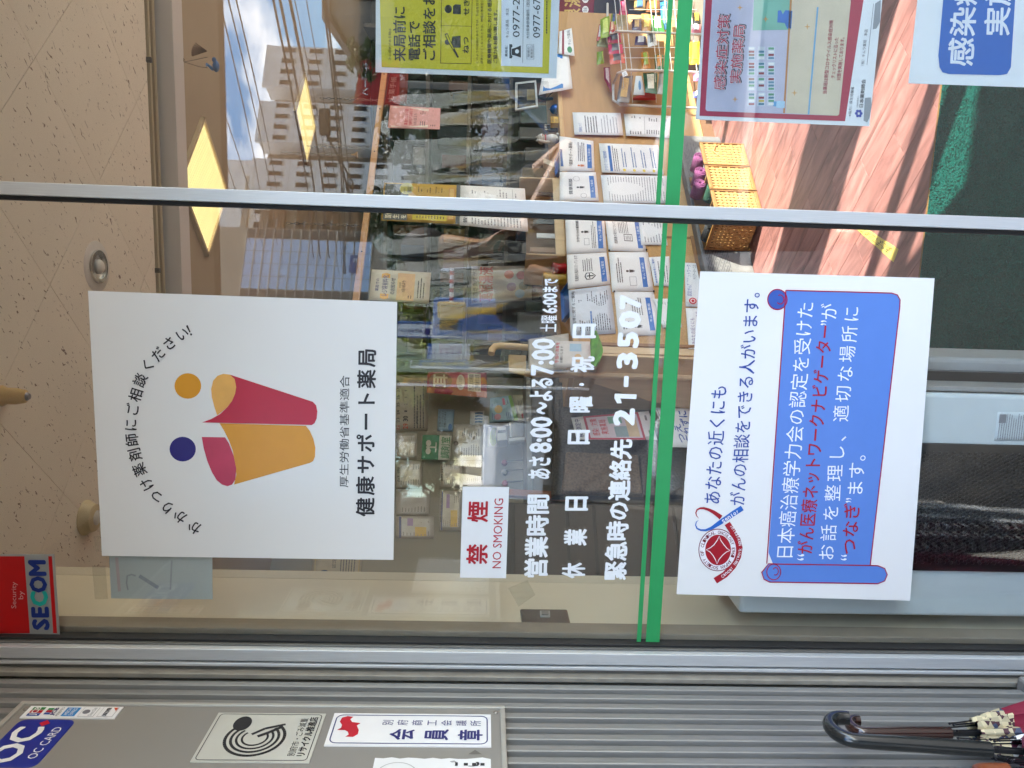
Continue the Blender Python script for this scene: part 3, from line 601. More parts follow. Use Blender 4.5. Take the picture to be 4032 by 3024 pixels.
for c, mt in (((563, 535, 67, 64), ORANGE), ((537, 852, 66, 62), INDIGO)): ink(p1, F_p1, PG, circ(*c), mt, 0.0016, 'printed_dot')
ink(p1, F_p1, PG, [(722, 722), (1155, 735), (1175, 760), (1193, 800), (1203, 845), (1201, 890), (1192, 912), (1176, 921), (795, 1030), (806, 980), (800, 920), (788, 860), (770, 810), (745, 760)], ORANGE, 0.0016, 'printed_page')
ink(p1, F_p1, PG, [(633, 791), (750, 793), (770, 825), (793, 885), (806, 950), (801, 1005), (785, 1030), (762, 1038), (735, 1030), (708, 1008), (684, 968), (660, 910), (642, 845)], PINKC, 0.0017, 'printed_page')
ink(p1, F_p1, PG, [(710, 682), (696, 640), (683, 590), (680, 550), (690, 508), (712, 484), (740, 474), (775, 478), (798, 500), (806, 540), (800, 575), (785, 610), (757, 646)], OR2, 0.0016, 'printed_page')
ink(p1, F_p1, PG, [(635, 718), (680, 701), (725, 676), (760, 643), (785, 610), (800, 575), (806, 540), (798, 500), (775, 478), (1190, 614), (1207, 632), (1213, 662), (1210, 698), (1199, 722), (1185, 731)], CRIM, 0.0018, 'printed_page')
ptext(p1, F_p1, PG, '厚生労働省基準適合', (1325, 1370, 1046), (1327, 1376, 484), INK, 0.0017, 0.0)
for i, ch in enumerate('健康サポート薬局'):
    f_ = i/7; y = 1143-f_*750; x0 = 1410+8*f_; ptext(p1, F_p1, PG, ch, (x0, x0+90, y+48), (x0+1, x0+91, y-48), INK, 0.0017, 0.022)
# --- faded notice behind its lower left corner, tape, small sheet
fn = poster('faded_notice', 'faded pale notice half hidden behind the large emblem poster', 'notice', F_sec, PY(0.0068), [(785, 460), (770, 150), (1500, 150), (1503, 467)], mat('#c9ccc9', 0.35, noise=0.05, scale=9), 0.0, -0.0004)
PFN = PY(0.0066)
stroke(fn, F_sec, PFN, [(905, 400), (895, 350), (900, 300), (930, 290), (960, 300)], 12, mat('#a9a9ab', 0.5), 0.0004); stroke(fn, F_sec, PFN, [(985, 300), (1120, 385)], 26, mat('#a3a5ac', 0.5), 0.0004)
stroke(fn, F_sec, PFN, [(845, 410), (825, 170)], 22, mat('#cdb5b3', 0.5), 0.0004); stroke(fn, F_sec, PFN, [(1205, 400), (1215, 190)], 12, mat('#b1b1b3', 0.5), 0.0004)
TAPE = glass_mat((0.97, 0.97, 0.96), 0.08, wavy=0.5, name='tape')
tp = sheet('tape_patch', F_sec, PG, [(672, 465), (652, 228), (745, 228), (765, 462)], TAPE, None, 0.0004, 0.0008); tag(tp, 'patch of clear tape left of the faded notice', 'tape')
tp = sheet('tape_patch', F_sec, PG, [(680, 130), (662, 20), (712, 18), (716, 130)], TAPE, None, 0.0004, 0.0008); tag(tp, 'patch of clear tape at the top left corner of the emblem poster', 'tape')
tp = sheet('tape_patch', F_nos, PY(0.0075), [(1330, 930), (1265, 815), (1385, 765), (1435, 855)], TAPE, None, 0.0, 0.0004); tag(tp, 'crumpled scrap of clear tape above the wall switch', 'tape')
# --- security sticker
se = poster('security_sticker', 'red and silver security company sticker high on the glass', 'sticker', F_sec, PG, [(-110, 717), (-140, 148), (386, 146), (425, 714)], mat('#a9a9a5', 0.35, metal=0.3, noise=0.03), 0.0010)
REDB = mat('#c00d12', 0.3); ink(se, F_sec, PG, [(-105, 705), (-135, 160), (175, 160), (214, 703)], REDB, 0.0014); ink(se, F_sec, PG, [(379, 703), (344, 160), (370, 160), (406, 703)], REDB, 0.0014)
ptext(se, F_sec, PG, 'Security', (84, 130, 527), (84, 130, 340), mat('#d8a3a0', 0.4), 0.0018, 0.0, True); ptext(se, F_sec, PG, 'by', (134, 180, 462), (134, 180, 404), mat('#d8a3a0', 0.4), 0.0018, 0.0, True)
SB = mat('#16307c', 0.3)
for ch, y0, y1, c in (('S', 680, 600, SB), ('E', 592, 515, SB), ('C', 513, 405, mat('#24b3a4', 0.3)), ('O', 415, 300, SB), ('M', 298, 186, SB)):
    f0 = (680-y0)/494; f1 = (680-y1)/494; ptext(se, F_sec, PG, ch, (233-32*f0, 358-30*f0, y0), (233-32*f1, 358-30*f1, y1), c, 0.0018 if ch != 'O' else 0.0021, 0.05, True)
# --- no smoking
ns = poster('no_smoking_sign', 'small white sign with red no-smoking characters', 'sign', F_nos, PG, [(966, 747), (982, 182), (1271, 185), (1252, 751)], WHITE, 0.0016)
RSG = mat('#b80f24', 0.3)
ptext(ns, F_nos, PG, '禁', (1003, 1137, 664), (1008, 1140, 538), RSG, 0.0020, 0.022, True); ptext(ns, F_nos, PG, '煙', (1010, 1140, 402), (1016, 1144, 272), RSG, 0.0020, 0.022, True)
ptext(ns, F_nos, PG, 'NO SMOKING', (1166, 1220, 688), (1180, 1236, 255), RSG, 0.0020, 0.0, True)
# --- cancer-care poster
p3 = poster('poster', 'white poster with a blue scroll of text and a red round emblem with ribbon', 'poster', S_, PG, [(1461, 1283), (1512, 586), (2018, 601), (1965, 1297)])
BLT = mat('#2d4a9c', 0.3); SCR = mat('#6088d2', 0.25, noise=0.015); CR2 = mat('#a31338', 0.3); R3 = mat('#b01528', 0.3)
ptext(p3, F_p3, PG, 'あなたの近くにも', (188, 262, 1092), (222, 292, 570), BLT, 0.0017, 0.004)
ptext(p3, F_p3, PG, 'がんの相談をできる人がいます。', (300, 368, 1096), (370, 438, 130), BLT, 0.0017, 0.004)
body = [(545, 158), (1005, 170), (1030, 178), (1042, 200), (1040, 235), (912, 1356), (490, 1350), (470, 1300)]
ink(p3, F_p3, PG, body, SCR, 0.0015, 'printed_scroll')
roll = [(470, 1347), (440, 1385), (450, 1415), (475, 1427), (945, 1434), (975, 1422), (986, 1395), (975, 1368), (945, 1356), (912, 1355), (520, 1349)]
ink(p3, F_p3, PG, roll, SCR, 0.0017, 'printed_scroll'); curl = circ(508, 198, 42, 44); ink(p3, F_p3, PG, curl, mat('#3c5fae', 0.3), 0.0017, 'printed_scroll')
stroke(p3, F_p3, PG, body[:6]+[(520, 1349)], 5, CR2, 0.0019); stroke(p3, F_p3, PG, [(545, 158), (462, 1347)], 5, CR2, 0.0019); stroke(p3, F_p3, PG, roll, 5, CR2, 0.0020, closed=True)
stroke(p3, F_p3, PG, curl, 5, CR2, 0.0020, closed=True); stroke(p3, F_p3, PG, circ(520, 198, 16, 20, a0=-120, a1=140), 4, CR2, 0.0021); stroke(p3, F_p3, PG, circ(492, 1383, 30, 34), 4, CR2, 0.0021, closed=True); stroke(p3, F_p3, PG, circ(500, 1380, 12, 16, a0=-150, a1=120), 4, CR2, 0.0022)
TW = mat('#eef1f6', 0.3)
ptext(p3, F_scr, PG, '日本癌治療学力会の認定を受けた', (80, 182, 1590), (212, 312, 62), TW, 0.0019, 0.0)
ptext(p3, F_scr, PG, '“', (205, 245, 1592), (208, 250, 1555), TW, 0.0019, 0.0, True); ptext(p3, F_scr, PG, 'がん医療ネットワークナビゲーター', (206, 300, 1556), (330, 425, 198), R3, 0.0019, 0.006)
ptext(p3, F_scr, PG, '”', (345, 380, 196), (348, 384, 168), TW, 0.0019, 0.0, True); ptext(p3, F_scr, PG, 'が', (346, 445, 166), (352, 450, 66), TW, 0.0019, 0.0)
for i, ch in enumerate('お話を整理し、適切な場所に'):
    f_ = i/12; y = 1545-f_*1415; x0 = 333+f_*148; ptext(p3, F_scr, PG, ch, (x0, x0+95, y+52), (x0+5, x0+100, y-50), TW, 0.0019, 0.0)
ptext(p3, F_scr, PG, '“', (463, 500, 1592), (466, 503, 1558), TW, 0.0019, 0.0, True); ptext(p3, F_scr, PG, 'つなぎ', (468, 560, 1560), (488, 585, 1250), R3, 0.0019, 0.006)
ptext(p3, F_scr, PG, '”', (494, 528, 1248), (497, 532, 1222), TW, 0.0019, 0.0, True); ptext(p3, F_scr, PG, 'ます。', (500, 598, 1216), (525, 625, 900), TW, 0.0019, 0.0)
# emblem
EB = mat('#2766bd', 0.3); ER = mat('#a81728', 0.3, noise=0.02); EW = mat('#f3eef0', 0.3)
ink(p3, F_em, PG, circ(600, 888, 313, 346, 48), mat('#7e1c30', 0.3), 0.0016, 'emblem_ring'); ink(p3, F_em, PG, circ(600, 888, 300, 333, 48), EW, 0.0018, 'emblem_ring'); ink(p3, F_em, PG, circ(606, 887, 210, 250, 48), ER, 0.0020, 'emblem_disc')
star = [(624, 660), (650, 730), (700, 800), (750, 860), (800, 893), (740, 920), (680, 970), (620, 1040), (588, 1115), (560, 1040), (520, 970), (470, 915), (410, 884), (480, 850), (540, 800), (590, 730)]
stroke(p3, F_em, PG, star, 12, EW, 0.0022, 'emblem_star', closed=True)
ring_txt = 'JAPAN SOCIETY OF CLINICAL ONCOLOGY 1963'; n_ = len(ring_txt)
for i, ch in enumerate(ring_txt):
    if ch == ' ': continue
    if i < 34: a_ = R(38+ i*9.1)
    else: a_ = R(-10+ (i-35)*9.5)
    ux, uy = math.cos(a_), math.sin(a_); x, y = 600+256*ux, 888+292*uy; rx, ry = -uy, ux
    h, wd = 27, 19
    if i >= 34 : pass
    c = [(x+ux*h*a-rx*wd*s, y+uy*h*a-ry*wd*s) for s, a in ((1, 1), (-1, 1), (-1, -1), (1, -1))]
    if i >= 34: a_ = R(20-(i-35)*8.2); ux, uy = -math.cos(a_), -math.sin(a_); x, y = 600-256*ux, 888-292*uy; rx, ry = -uy, ux; c = [(x+ux*h*a-rx*wd*s, y+uy*h*a-ry*wd*s) for s, a in ((1, 1), (-1, 1), (-1, -1), (1, -1))]
    put_text(ch, *[W(F_em, *k, PG) for k in c], mat('#7a1c2c', 0.3), PG[1], 0.0021, p3, 0.01, True)
stroke(p3, F_em, PG, [(292, 372), (255, 330), (243, 280), (262, 232), (310, 208), (370, 205), (450, 228), (530, 268), (600, 315), (655, 358)], [4, 14, 20, 26, 30, 36, 44, 56, 66, 76], ER, 0.0021, 'emblem_ribbon')
stroke(p3, F_em, PG, [(285, 402), (250, 430), (238, 480), (262, 535), (320, 562), (400, 565), (500, 530), (620, 450), (720, 385), (850, 295), (1000, 200)], [4, 14, 18, 24, 28, 34, 52, 72, 82, 86, 88], EB, 0.0023, 'emblem_ribbon')
stroke(p3, F_em, PG, [(755, 455), (845, 590), (920, 720), (955, 850), (930, 1000), (850, 1150), (720, 1290), (560, 1390)], [100, 104, 104, 104, 104, 104, 104, 104], ER, 0.0017, 'emblem_ribbon')
def arc_text(par, fr, body, pts, h, mt, off, bold):
    L_ = [0]
    for a, b_ in zip(pts[:-1], pts[1:]): L_.append(L_[-1]+math.hypot(b_[0]-a[0], b_[1]-a[1]))
    for i, ch in enumerate(body):
        if ch == ' ': continue
        s = L_[-1]*(i+0.5)/len(body); k = max(j for j in range(len(L_)-1) if L_[j] <= s); f_ = (s-L_[k])/(L_[k+1]-L_[k])
        x = pts[k][0]+(pts[k+1][0]-pts[k][0])*f_; y = pts[k][1]+(pts[k+1][1]-pts[k][1])*f_
        rx, ry = (pts[k+1][0]-pts[k][0]), (pts[k+1][1]-pts[k][1]); l = math.hypot(rx, ry); rx /= l; ry /= l; ux, uy = ry, -rx; wd = L_[-1]/len(body)*0.42*(0.45 if ch in 'itr' else 1)
        hh = h*(1.0 if ch.isupper() or ch in 'tikg' else 0.8)
        c = [(x+ux*hh*a-rx*wd*s_, y+uy*hh*a-ry*wd*s_) for s_, a in ((1, 1), (-1, 1), (-1, -1), (1, -1))]
        put_text(ch, *[W(fr, *q_, PG) for q_ in c], mt, PG[1], off, par, bold, True)
arc_text(p3, F_em, 'Cancer Network Navigator', [(660, 1330), (800, 1220), (905, 1080), (960, 930), (965, 800), (930, 660), (810, 480)], 26, EW, 0.0020, 0.01)
arc_text(p3, F_em, 'Senior', [(672, 430), (800, 340), (945, 250)], 30, EW, 0.0025, 0.02)
sp = sheet('paper_corner', S_, PY(0.0075), [(1474, 1275), (1478, 1040), (1600, 1040), (1600, 1278)], mat('#b9c6cc', 0.4), None, -0.0004, 0.0); tag(sp, 'pale blue sheet peeping out behind the scroll poster', 'paper')

# --- notices inside the right-hand door
LAM = mat('#e6e9ec', 0.2, noise=0.02, spec=0.6)
def door_poster(label, fr, tl, bl, wd, mt=LAM):
    a = W(fr, *tl, PR); b = W(fr, *bl, PR); e = Vector((wd, 0, 0)); t = thing('notice', label, 'notice', b)
    MB().prism([a, a+e, b+e, b], PR[1], -0.0006, 0.0).build('sheet', mt, t); return t, a, b
yp, a, b = door_poster('yellow laminated notice asking visitors to telephone first', F_yel, (163, 590), (1640, 640), 0.218)
YEL = mat('#d2c31c', 0.35, noise=0.02); K = mat('#1f1c14', 0.4)
def pt(par, fr, body, l, r, mt, bold=0.0, fit=False, off=0.0012): return ptext(par, fr, PR, body, l, r, mt, off, bold, fit)
ink(yp, F_yel, PR, [(213, 548), (196, -110), (1600, -90), (1577, 602)], YEL, 0.0006)
pt(yp, F_yel, '次の症状がある時は', (270, 293, 495), (270, 293, 233), K)
pt(yp, F_yel, '来局前に', (312, 412, 503), (312, 412, 50), K, 0.018); pt(yp, F_yel, '電話で', (434, 530, 500), (434, 530, 170), K, 0.018); pt(yp, F_yel, 'ご相談をお', (553, 655, 508), (553, 655, -60), K, 0.018)
stroke(yp, F_yel, PR, [(695, 518), (704, -90)], 4, K); stroke(yp, F_yel, PR, [(943, 524), (953, -90)], 4, K); stroke(yp, F_yel, PR, [(695, 516), (943, 522)], 4, K); stroke(yp, F_yel, PR, [(700, 210), (948, 216)], 3, K)
ink(yp, F_yel, PR, circ(750, 345, 22), K, 0.0010); ink(yp, F_yel, PR, [(775, 380), (790, 300), (858, 292), (858, 390), (800, 390)], K, 0.0010)
stroke(yp, F_yel, PR, [(738, 275), (770, 350), (805, 410), (838, 470)], [26, 24, 18, 14], K, 0.0012); stroke(yp, F_yel, PR, [(742, 285), (772, 350), (800, 402)], [14, 12, 8], YEL, 0.0016)
ink(yp, F_yel, PR, circ(757, 75, 30, 34), K, 0.0010); ink(yp, F_yel, PR, [(795, 115), (795, 50), (815, 36), (860, 40), (860, 118)], K, 0.0010)
pt(yp, F_yel, 'ねつ', (874, 926, 437), (874, 926, 303), K, 0.02, True); pt(yp, F_yel, 'せき', (880, 930, 128), (880, 930, 2), K, 0.02, True)
pt(yp, F_yel, 'このような症状があるときは、外出を控え', (982, 1003, 520), (984, 1005, -2), K); pt(yp, F_yel, '症状がひどくなったときは、地域の専用窓口', (1020, 1042, 522), (1022, 1044, -2), K)
pt(yp, F_yel, '医療機関や薬局における感染', (1076, 1110, 522), (1078, 1112, -20), K, 0.012); pt(yp, F_yel, 'ご協力をお願い致します。', (1124, 1158, 524), (1126, 1160, 62), K, 0.012)
ink(yp, F_yel, PR, [(1190, 538), (1192, -100), (1540, -100), (1524, 548)], LAM, 0.0010)
pt(yp, F_yel, '薬局名：', (1220, 1242, 465), (1220, 1242, 350), K, 0.01, off=0.0014); pt(yp, F_yel, 'キムラ薬局　本店', (1226, 1252, 315), (1226, 1252, 70), K, off=0.0014)
ink(yp, F_yel, PR, [(1350, 472), (1350, 372), (1320, 385), (1295, 395), (1275, 400), (1275, 450), (1300, 455)], K, 0.0014); ink(yp, F_yel, PR, [(1255, 478), (1255, 362), (1275, 362), (1282, 380), (1272, 392), (1272, 450), (1282, 460), (1275, 478)], K, 0.0014); ink(yp, F_yel, PR, circ(1318, 422, 16, 17), LAM, 0.0018)
pt(yp, F_yel, '0977-21', (1283, 1340, 305), (1283, 1340, -45), K, 0.0, True, 0.0014); stroke(yp, F_yel, PR, [(1364, 515), (1372, -80)], 3, K, 0.0014)
stroke(yp, F_yel, PR, [(1398, 484), (1398, 365), (1455, 365), (1455, 486)], 3, K, 0.0014, closed=True); pt(yp, F_yel, '地域の', (1403, 1423, 470), (1403, 1423, 380), K, off=0.0014); pt(yp, F_yel, '専用窓口', (1428, 1450, 478), (1428, 1450, 372), K, off=0.0014)
pt(yp, F_yel, '大分県東部保健所（受診', (1393, 1420, 320), (1395, 1422, -12), K, off=0.0014); pt(yp, F_yel, '0977-67', (1448, 1506, 310), (1450, 1508, -8), K, 0.0, True, 0.0014)
pbars(yp, F_yel, PR, [(1553, 275), (1556, -40), (1568, -40), (1566, 275)], 1, K, 0.0010, 0.7, 0.0)

pk, a, b = door_poster('red-bordered laminated notice with a drawn pharmacy interior', F_pink, (80, 975), (1500, 1032), 0.218)
PKR = mat('#a8324c', 0.4); PKB = mat('#b9b8cc', 0.4); PKF = mat('#cfc2aa', 0.4); OUTL = mat('#3a3340', 0.4)
ink(pk, F_pink, PR, [(112, 946), (165, -90), (1460, -60), (1300, 990)], PKR, 0.0006)
ink(pk, F_pink, PR, [(160, 895), (220, -90), (1340, -90), (1345, 20), (1250, 935), (1235, 946), (175, 908)], PKB, 0.0010)
ink(pk, F_pink, PR, [(815, 925), (870, -90), (1340, -90), (1345, 20), (1250, 935), (1235, 946)], PKF, 0.0013); stroke(pk, F_pink, PR, [(800, 925), (860, -60)], 16, mat('#b97f48', 0.4), 0.0015); stroke(pk, F_pink, PR, [(1000, 935), (1075, 60)], 14, mat('#6fa3c9', 0.4), 0.0015)
ink(pk, F_pink, PR, [(545, 250), (558, -80), (870, -80), (858, 245)], mat('#6fae9c', 0.4), 0.0013); ink(pk, F_pink, PR, [(745, 185), (750, 90), (775, 85), (790, 120), (810, 85), (868, 90), (858, 235), (825, 235), (805, 190)], mat('#1f68b8', 0.4), 0.0015)
for r_ in range(3):
    for c_ in range(4):
        x = 500+r_*80; y = 868-c_*125+ (0); col = ['#7d2d3a', '#c9cfd4', '#4f8a6a', '#8d6d62', '#c3b15a', '#5d87a0'][(r_*4+c_*3) % 6]
        ink(pk, F_pink, PR, [(x, y), (x+6, y-112), (x+68, y-110), (x+62, y)], mat('#c3cbd8', 0.4), 0.0013); 
        for j in range(4): ink(pk, F_pink, PR, [(x+12, y-8-j*26), (x+13, y-26-j*26), (x+58, y-26-j*26), (x+57, y-8-j*26)], mat(['#8a3a44', '#e5e6e4', '#5d9a78', '#4f7d92', col][(r_*3+c_+j) % 5], 0.45), 0.0015)
stroke(pk, F_pink, PR, [(730, 870), (735, 830)], 40, mat('#5d9fd0', 0.4), 0.0015); ink(pk, F_pink, PR, [(735, 882), (740, 825), (808, 828), (804, 884)], mat('#a9cde4', 0.4), 0.0017)
for x, y in ((400, 812), (440, 65), (650, 158), (990, 220), (885, 760)):
    ink(pk, F_pink, PR, [(x-26, y), (x-6, y-5), (x, y-26), (x+6, y-5), (x+26, y), (x+6, y+5), (x, y+26), (x-6, y+5)], mat('#c99a63', 0.4), 0.0017)
for body_, l, r in (('感染症対策', (222, 318, 742), (262, 362, 122)), ('実施薬局', (352, 444, 690), (388, 484, 200))):
    pt(pk, F_pink, body_, (l[0]+9, l[1]+9, l[2]-6), (r[0]+9, r[1]+9, r[2]-6), OUTL, 0.045, off=0.0018); pt(pk, F_pink, body_, l, r, mat('#e6e3e8', 0.4), 0.035, off=0.0021); pt(pk, F_pink, body_, l, r, mat('#b02c45', 0.4), 0.006, off=0.0024)
PT = mat('#a5364d', 0.4)
pt(pk, F_pink, '当薬局は新型コロナウイルス感染症対策', (1113, 1148, 772), (1170, 1204, 168), PT, 0.004, off=0.0017); pt(pk, F_pink, 'チェックリストに沿った', (1180, 1214, 642), (1212, 1246, 308), PT, 0.004, off=0.0017); pt(pk, F_pink, '対策を実施しております。', (1228, 1262, 660), (1262, 1296, 290), PT, 0.004, off=0.0017)
DK = mat('#34333c', 0.4)
pt(pk, F_pink, '※協力：厚生労働省', (1324, 1350, 952), (1350, 1376, 698), DK, 0.0, off=0.0008); pt(pk, F_pink, '公益社団法人', (1392, 1404, 880), (1400, 1412, 785), DK, 0, off=0.0008); pt(pk, F_pink, '日本薬剤師会', (1413, 1446, 884), (1437, 1470, 648), DK, 0.006, off=0.0008)
pt(pk, F_pink, '（有）キムラ薬局　本店', (1428, 1454, 555), (1458, 1486, 240), DK, 0.0, off=0.0008); stroke(pk, F_pink, PR, [(1478, 532), (1532, 30)], 3, DK, 0.0008)
for i in range(6): ink(pk, F_pink, PR, circ(1411+20*math.cos(R(60*i)), 927+22*math.sin(R(60*i)), 12), mat('#3a4fa8', 0.4), 0.0008)
ink(pk, F_pink, PR, [(1450, 985), (1462, 800), (1510, 796), (1518, 860), (1500, 960), (1480, 1000)], mat('#8f949a', 0.5), 0.0007, 'grey_patch'); ink(pk, F_pink, PR, [(1525, 240), (1545, 30), (1592, 0), (1585, 180), (1555, 235)], mat('#8f949a', 0.5), 0.0007, 'grey_patch')  # flat grey patches along the lower edge of the notice

bp_, a, b = door_poster('white laminated notice with a rounded blue panel low on the door', F_blue, (520, 495), (1300, 522), 0.22)
BLP = mat('#1c62b5', 0.3, noise=0.02); ink(bp_, F_blue, PR, [(697, 330), (704, 400), (722, 430), (760, 440), (1060, 447), (1105, 440), (1128, 400), (1160, -110), (735, -110)], BLP, 0.0006)
pt(bp_, F_blue, '感染症', (755, 905, 398), (790, 935, -140), mat('#dfe6ee', 0.35), 0.018, off=0.0010); pt(bp_, F_blue, '実施', (972, 1118, 218), (985, 1135, -140), mat('#dfe6ee', 0.35), 0.018, off=0.0010)

# ================================================================ inside the shop
class Doc:
    """a sheet with corners TL, TR, BR, BL and the print on it, in fractions (s across, t down)"""
    def __init__(d, name, label, cat, fr, pl, q, mt=None, group=None, bow=0.0):
        d.q = [W(fr, x, y, pl) for x, y in q]; d.n = pl[1]; d.o = thing(name, label, cat, min(d.q, key=lambda p: p.z), group); d.k = 0
        TL, TR, BR, BL = d.q; b = MB(); n = 6; d.bow = bow
        for i in range(n+1):
            for j in range(n+1): b.v.append(d.P(j/n, i/n, 0.0004))
        for i in range(n):
            for j in range(n): b.f.append((i*(n+1)+j, (i+1)*(n+1)+j, (i+1)*(n+1)+j+1, i*(n+1)+j+1))
        nn = (b.v[n+1]-b.v[0]).cross(b.v[1]-b.v[0])
        if nn.dot(d.n) < 0: b.f = [tuple(reversed(f)) for f in b.f]
        sh = b.build('sheet', mt or PAPER, d.o, True); so_ = sh.modifiers.new('thick', 'SOLIDIFY'); so_.thickness = 0.0006; so_.offset = -1
    def P(d, s, t, off=0.0):
        TL, TR, BR, BL = d.q
        return (TL*(1-s)+TR*s)*(1-t)+(BL*(1-s)+BR*s)*t+d.n*(off+d.bow*(math.sin(s*3.1)*0.6+math.sin(t*4+1)*0.4))
    def rect(d, s0, t0, s1, t1, mt, off=0.0012, name='printed_block'):
        n = 4; b = MB()
        for i in range(n+1):
            for j in range(n+1): b.v.append(d.P(s0+(s1-s0)*j/n, t0+(t1-t0)*i/n, off))
        for i in range(n):
            for j in range(n): b.f.append((i*(n+1)+j, (i+1)*(n+1)+j, (i+1)*(n+1)+j+1, i*(n+1)+j+1))
        b.build(name, mt, d.o); return d
    def text(d, s0, t0, s1, t1, body, mt, bold=0.0, fit=False, off=0.0018):
        put_text(body, d.P(s0, t0), d.P(s1, t0), d.P(s1, t1), d.P(s0, t1), mt, d.n, off, d.o, bold, fit); return d
    def lines(d, s0, t0, s1, t1, rows, mt, fill=0.4, ragged=0.3, off=0.0014):
        bars(d.o, d.P(s0, t0), d.P(s1, t0), d.P(s1, t1), d.P(s0, t1), d.n, rows, mt, off, fill, ragged); return d
    def disc(d, s, t, rs, rt_, mt, off=0.0016, name='printed_dot'):
        MB().face([d.P(s+rs*math.cos(a), t+rt_*math.sin(a)) for a in np.linspace(0, 5.93, 18)], d.n, off).build(name, mt, d.o); return d
    def poly(d, pts, mt, off=0.0016, name='printed_shape'):
        MB().face([d.P(s, t) for s, t in pts], d.n, off).build(name, mt, d.o); return d
    def person(d, s, t, h, mt):
        d.disc(s, t, h*0.16, h*0.22, mt); d.poly([(s-h*0.22, t+h*0.28), (s+h*0.22, t+h*0.28), (s+h*0.2, t+h*0.75), (s+h*0.1, t+h*1.15), (s, t+h*0.8), (s-h*0.12, t+h*1.15), (s-h*0.18, t+h*0.7)], mt); return d
TXT = mat('#3f3d42', 0.6); BLB = mat('#2765b0', 0.5); PALE = mat('#8d8c90', 0.6)
TAN = mat('#bd925d', 0.6, noise=0.07, scale=4, stretch=(1, 1, 8)); LWOOD = mat('#d3b489', 0.55, noise=0.08, scale=5, stretch=(6, 6, 1)); DWOOD = mat('#8f6236', 0.5, noise=0.1, scale=6, stretch=(1, 1, 8)); CORK = mat('#bf9560', 0.9, noise=0.18, scale=160, bump=0.2)
Q = lambda s, off=0.0, z=0.0: Vector((0, 2.96, z))+D2*s+NC*off       # along the counter front
# --- counter
ct = thing('counter', 'tan wooden reception counter covered with notices', 'counter', Q(0.8))
def cbox(s0, s1, o0, o1, z0, z1):
    return MB().prism([Q(s0, 0, z0), Q(s1, 0, z0), Q(s1, 0, z1), Q(s0, 0, z1)], NC, o0, o1)
cbox(-0.60, 2.6, -0.03, -0.004, 0.0, 0.965).build('front_panel', TAN, ct); cbox(-0.64, 2.6, -0.62, 0.012, 0.966, 0.995).build('counter_top', mat('#cda468', 0.45, noise=0.07, scale=5, stretch=(6, 6, 1)), ct, bevel=0.004)
cbox(-0.645, -0.602, -0.62, 0.01, 0.0, 0.965).build('side_panel', LWOOD, ct)
cbox(-0.60, 2.6, -0.004, 0.010, 0.0, 0.07).build('kick_board', mat('#6b4b31', 0.6), ct)
cb = thing('cork_board', 'wood-framed cork board on the counter front under the pinned notices', 'board', Q(-0.3, 0, 0.30))
cbox(-0.585, 0.20, -0.003, 0.006, 0.285, 0.955).build('cork', CORK, cb)
for nm, a0, a1, z0, z1 in (('frame_strip', -0.60, 0.215, 0.265, 0.287), ('frame_strip', -0.60, -0.580, 0.287, 0.955), ('frame_strip', 0.197, 0.215, 0.287, 0.955)): cbox(a0, a1, -0.003, 0.016 if a0 < 0 else 0.008, z0, z1).build(nm, DWOOD, cb, bevel=0.002)
PCN = plane(Q(0, 0.012), NC); R_ = F_rack; M2 = F_mid2
def kimura(d, t0=0.80, t1=0.93): d.rect(0.10, t0, 0.86, t1, BLB); d.text(0.28, t0+0.03, 0.72, t1-0.03, 'キムラ薬局', mat('#d9e2ee', 0.5), 0.0); return d
G = 'notices pinned to the reception counter'
N_ = lambda label, fr, q, **k: Doc('notice', label, 'notice', fr, PCN, q, group=G, bow=random.uniform(0.0015, 0.005), **k)
d = N_('white notice with a small blue heading at the upper right end of the counter', R_, [(335, 1100), (320, 918), (712, 922), (735, 1105)]); d.text(0.12, 0.10, 0.5, 0.17, '健康相談について', BLB); d.lines(0.1, 0.22, 0.9, 0.5, 5, TXT); d.lines(0.1, 0.55, 0.9, 0.92, 6, PALE, 0.25)
d = N_('white notice holding a boxed paragraph, beneath the blue-headed one', R_, [(757, 1110), (738, 930), (1130, 945), (1120, 1125)]); d.lines(0.08, 0.08, 0.92, 0.36, 5, TXT); d.rect(0.08, 0.42, 0.90, 0.425, TXT); d.rect(0.08, 0.78, 0.90, 0.785, TXT); d.lines(0.12, 0.45, 0.86, 0.76, 6, TXT); d.lines(0.3, 0.85, 0.9, 0.93, 1, PALE)
d = N_('white notice headed health-support pharmacy with an orange figure', R_, [(215, 1400), (212, 1113), (490, 1150), (500, 1400)]); d.text(0.10, 0.27, 0.9, 0.38, '「健康サポート薬局」', TXT, 0.01); d.lines(0.30, 0.52, 0.9, 0.74, 4, TXT, 0.45); d.person(0.17, 0.55, 0.16, mat('#d27a38', 0.5)); kimura(d)
d = N_('white notice with blue headings and four yellow numbered dots', R_, [(560, 1410), (535, 1170), (1020, 1185), (1065, 1425)]); d.text(0.06, 0.05, 0.72, 0.11, 'かかりつけ薬剤師', BLB); d.rect(0.05, 0.14, 0.92, 0.185, BLB); d.lines(0.06, 0.2, 0.94, 0.3, 3, TXT)
for i in range(4): d.disc(0.10, 0.37+0.16*i, 0.045, 0.024, mat('#e3c93f', 0.5)); d.lines(0.2, 0.345+0.16*i, 0.9, 0.43+0.16*i, 2, mat('#4d6fa3', 0.6))
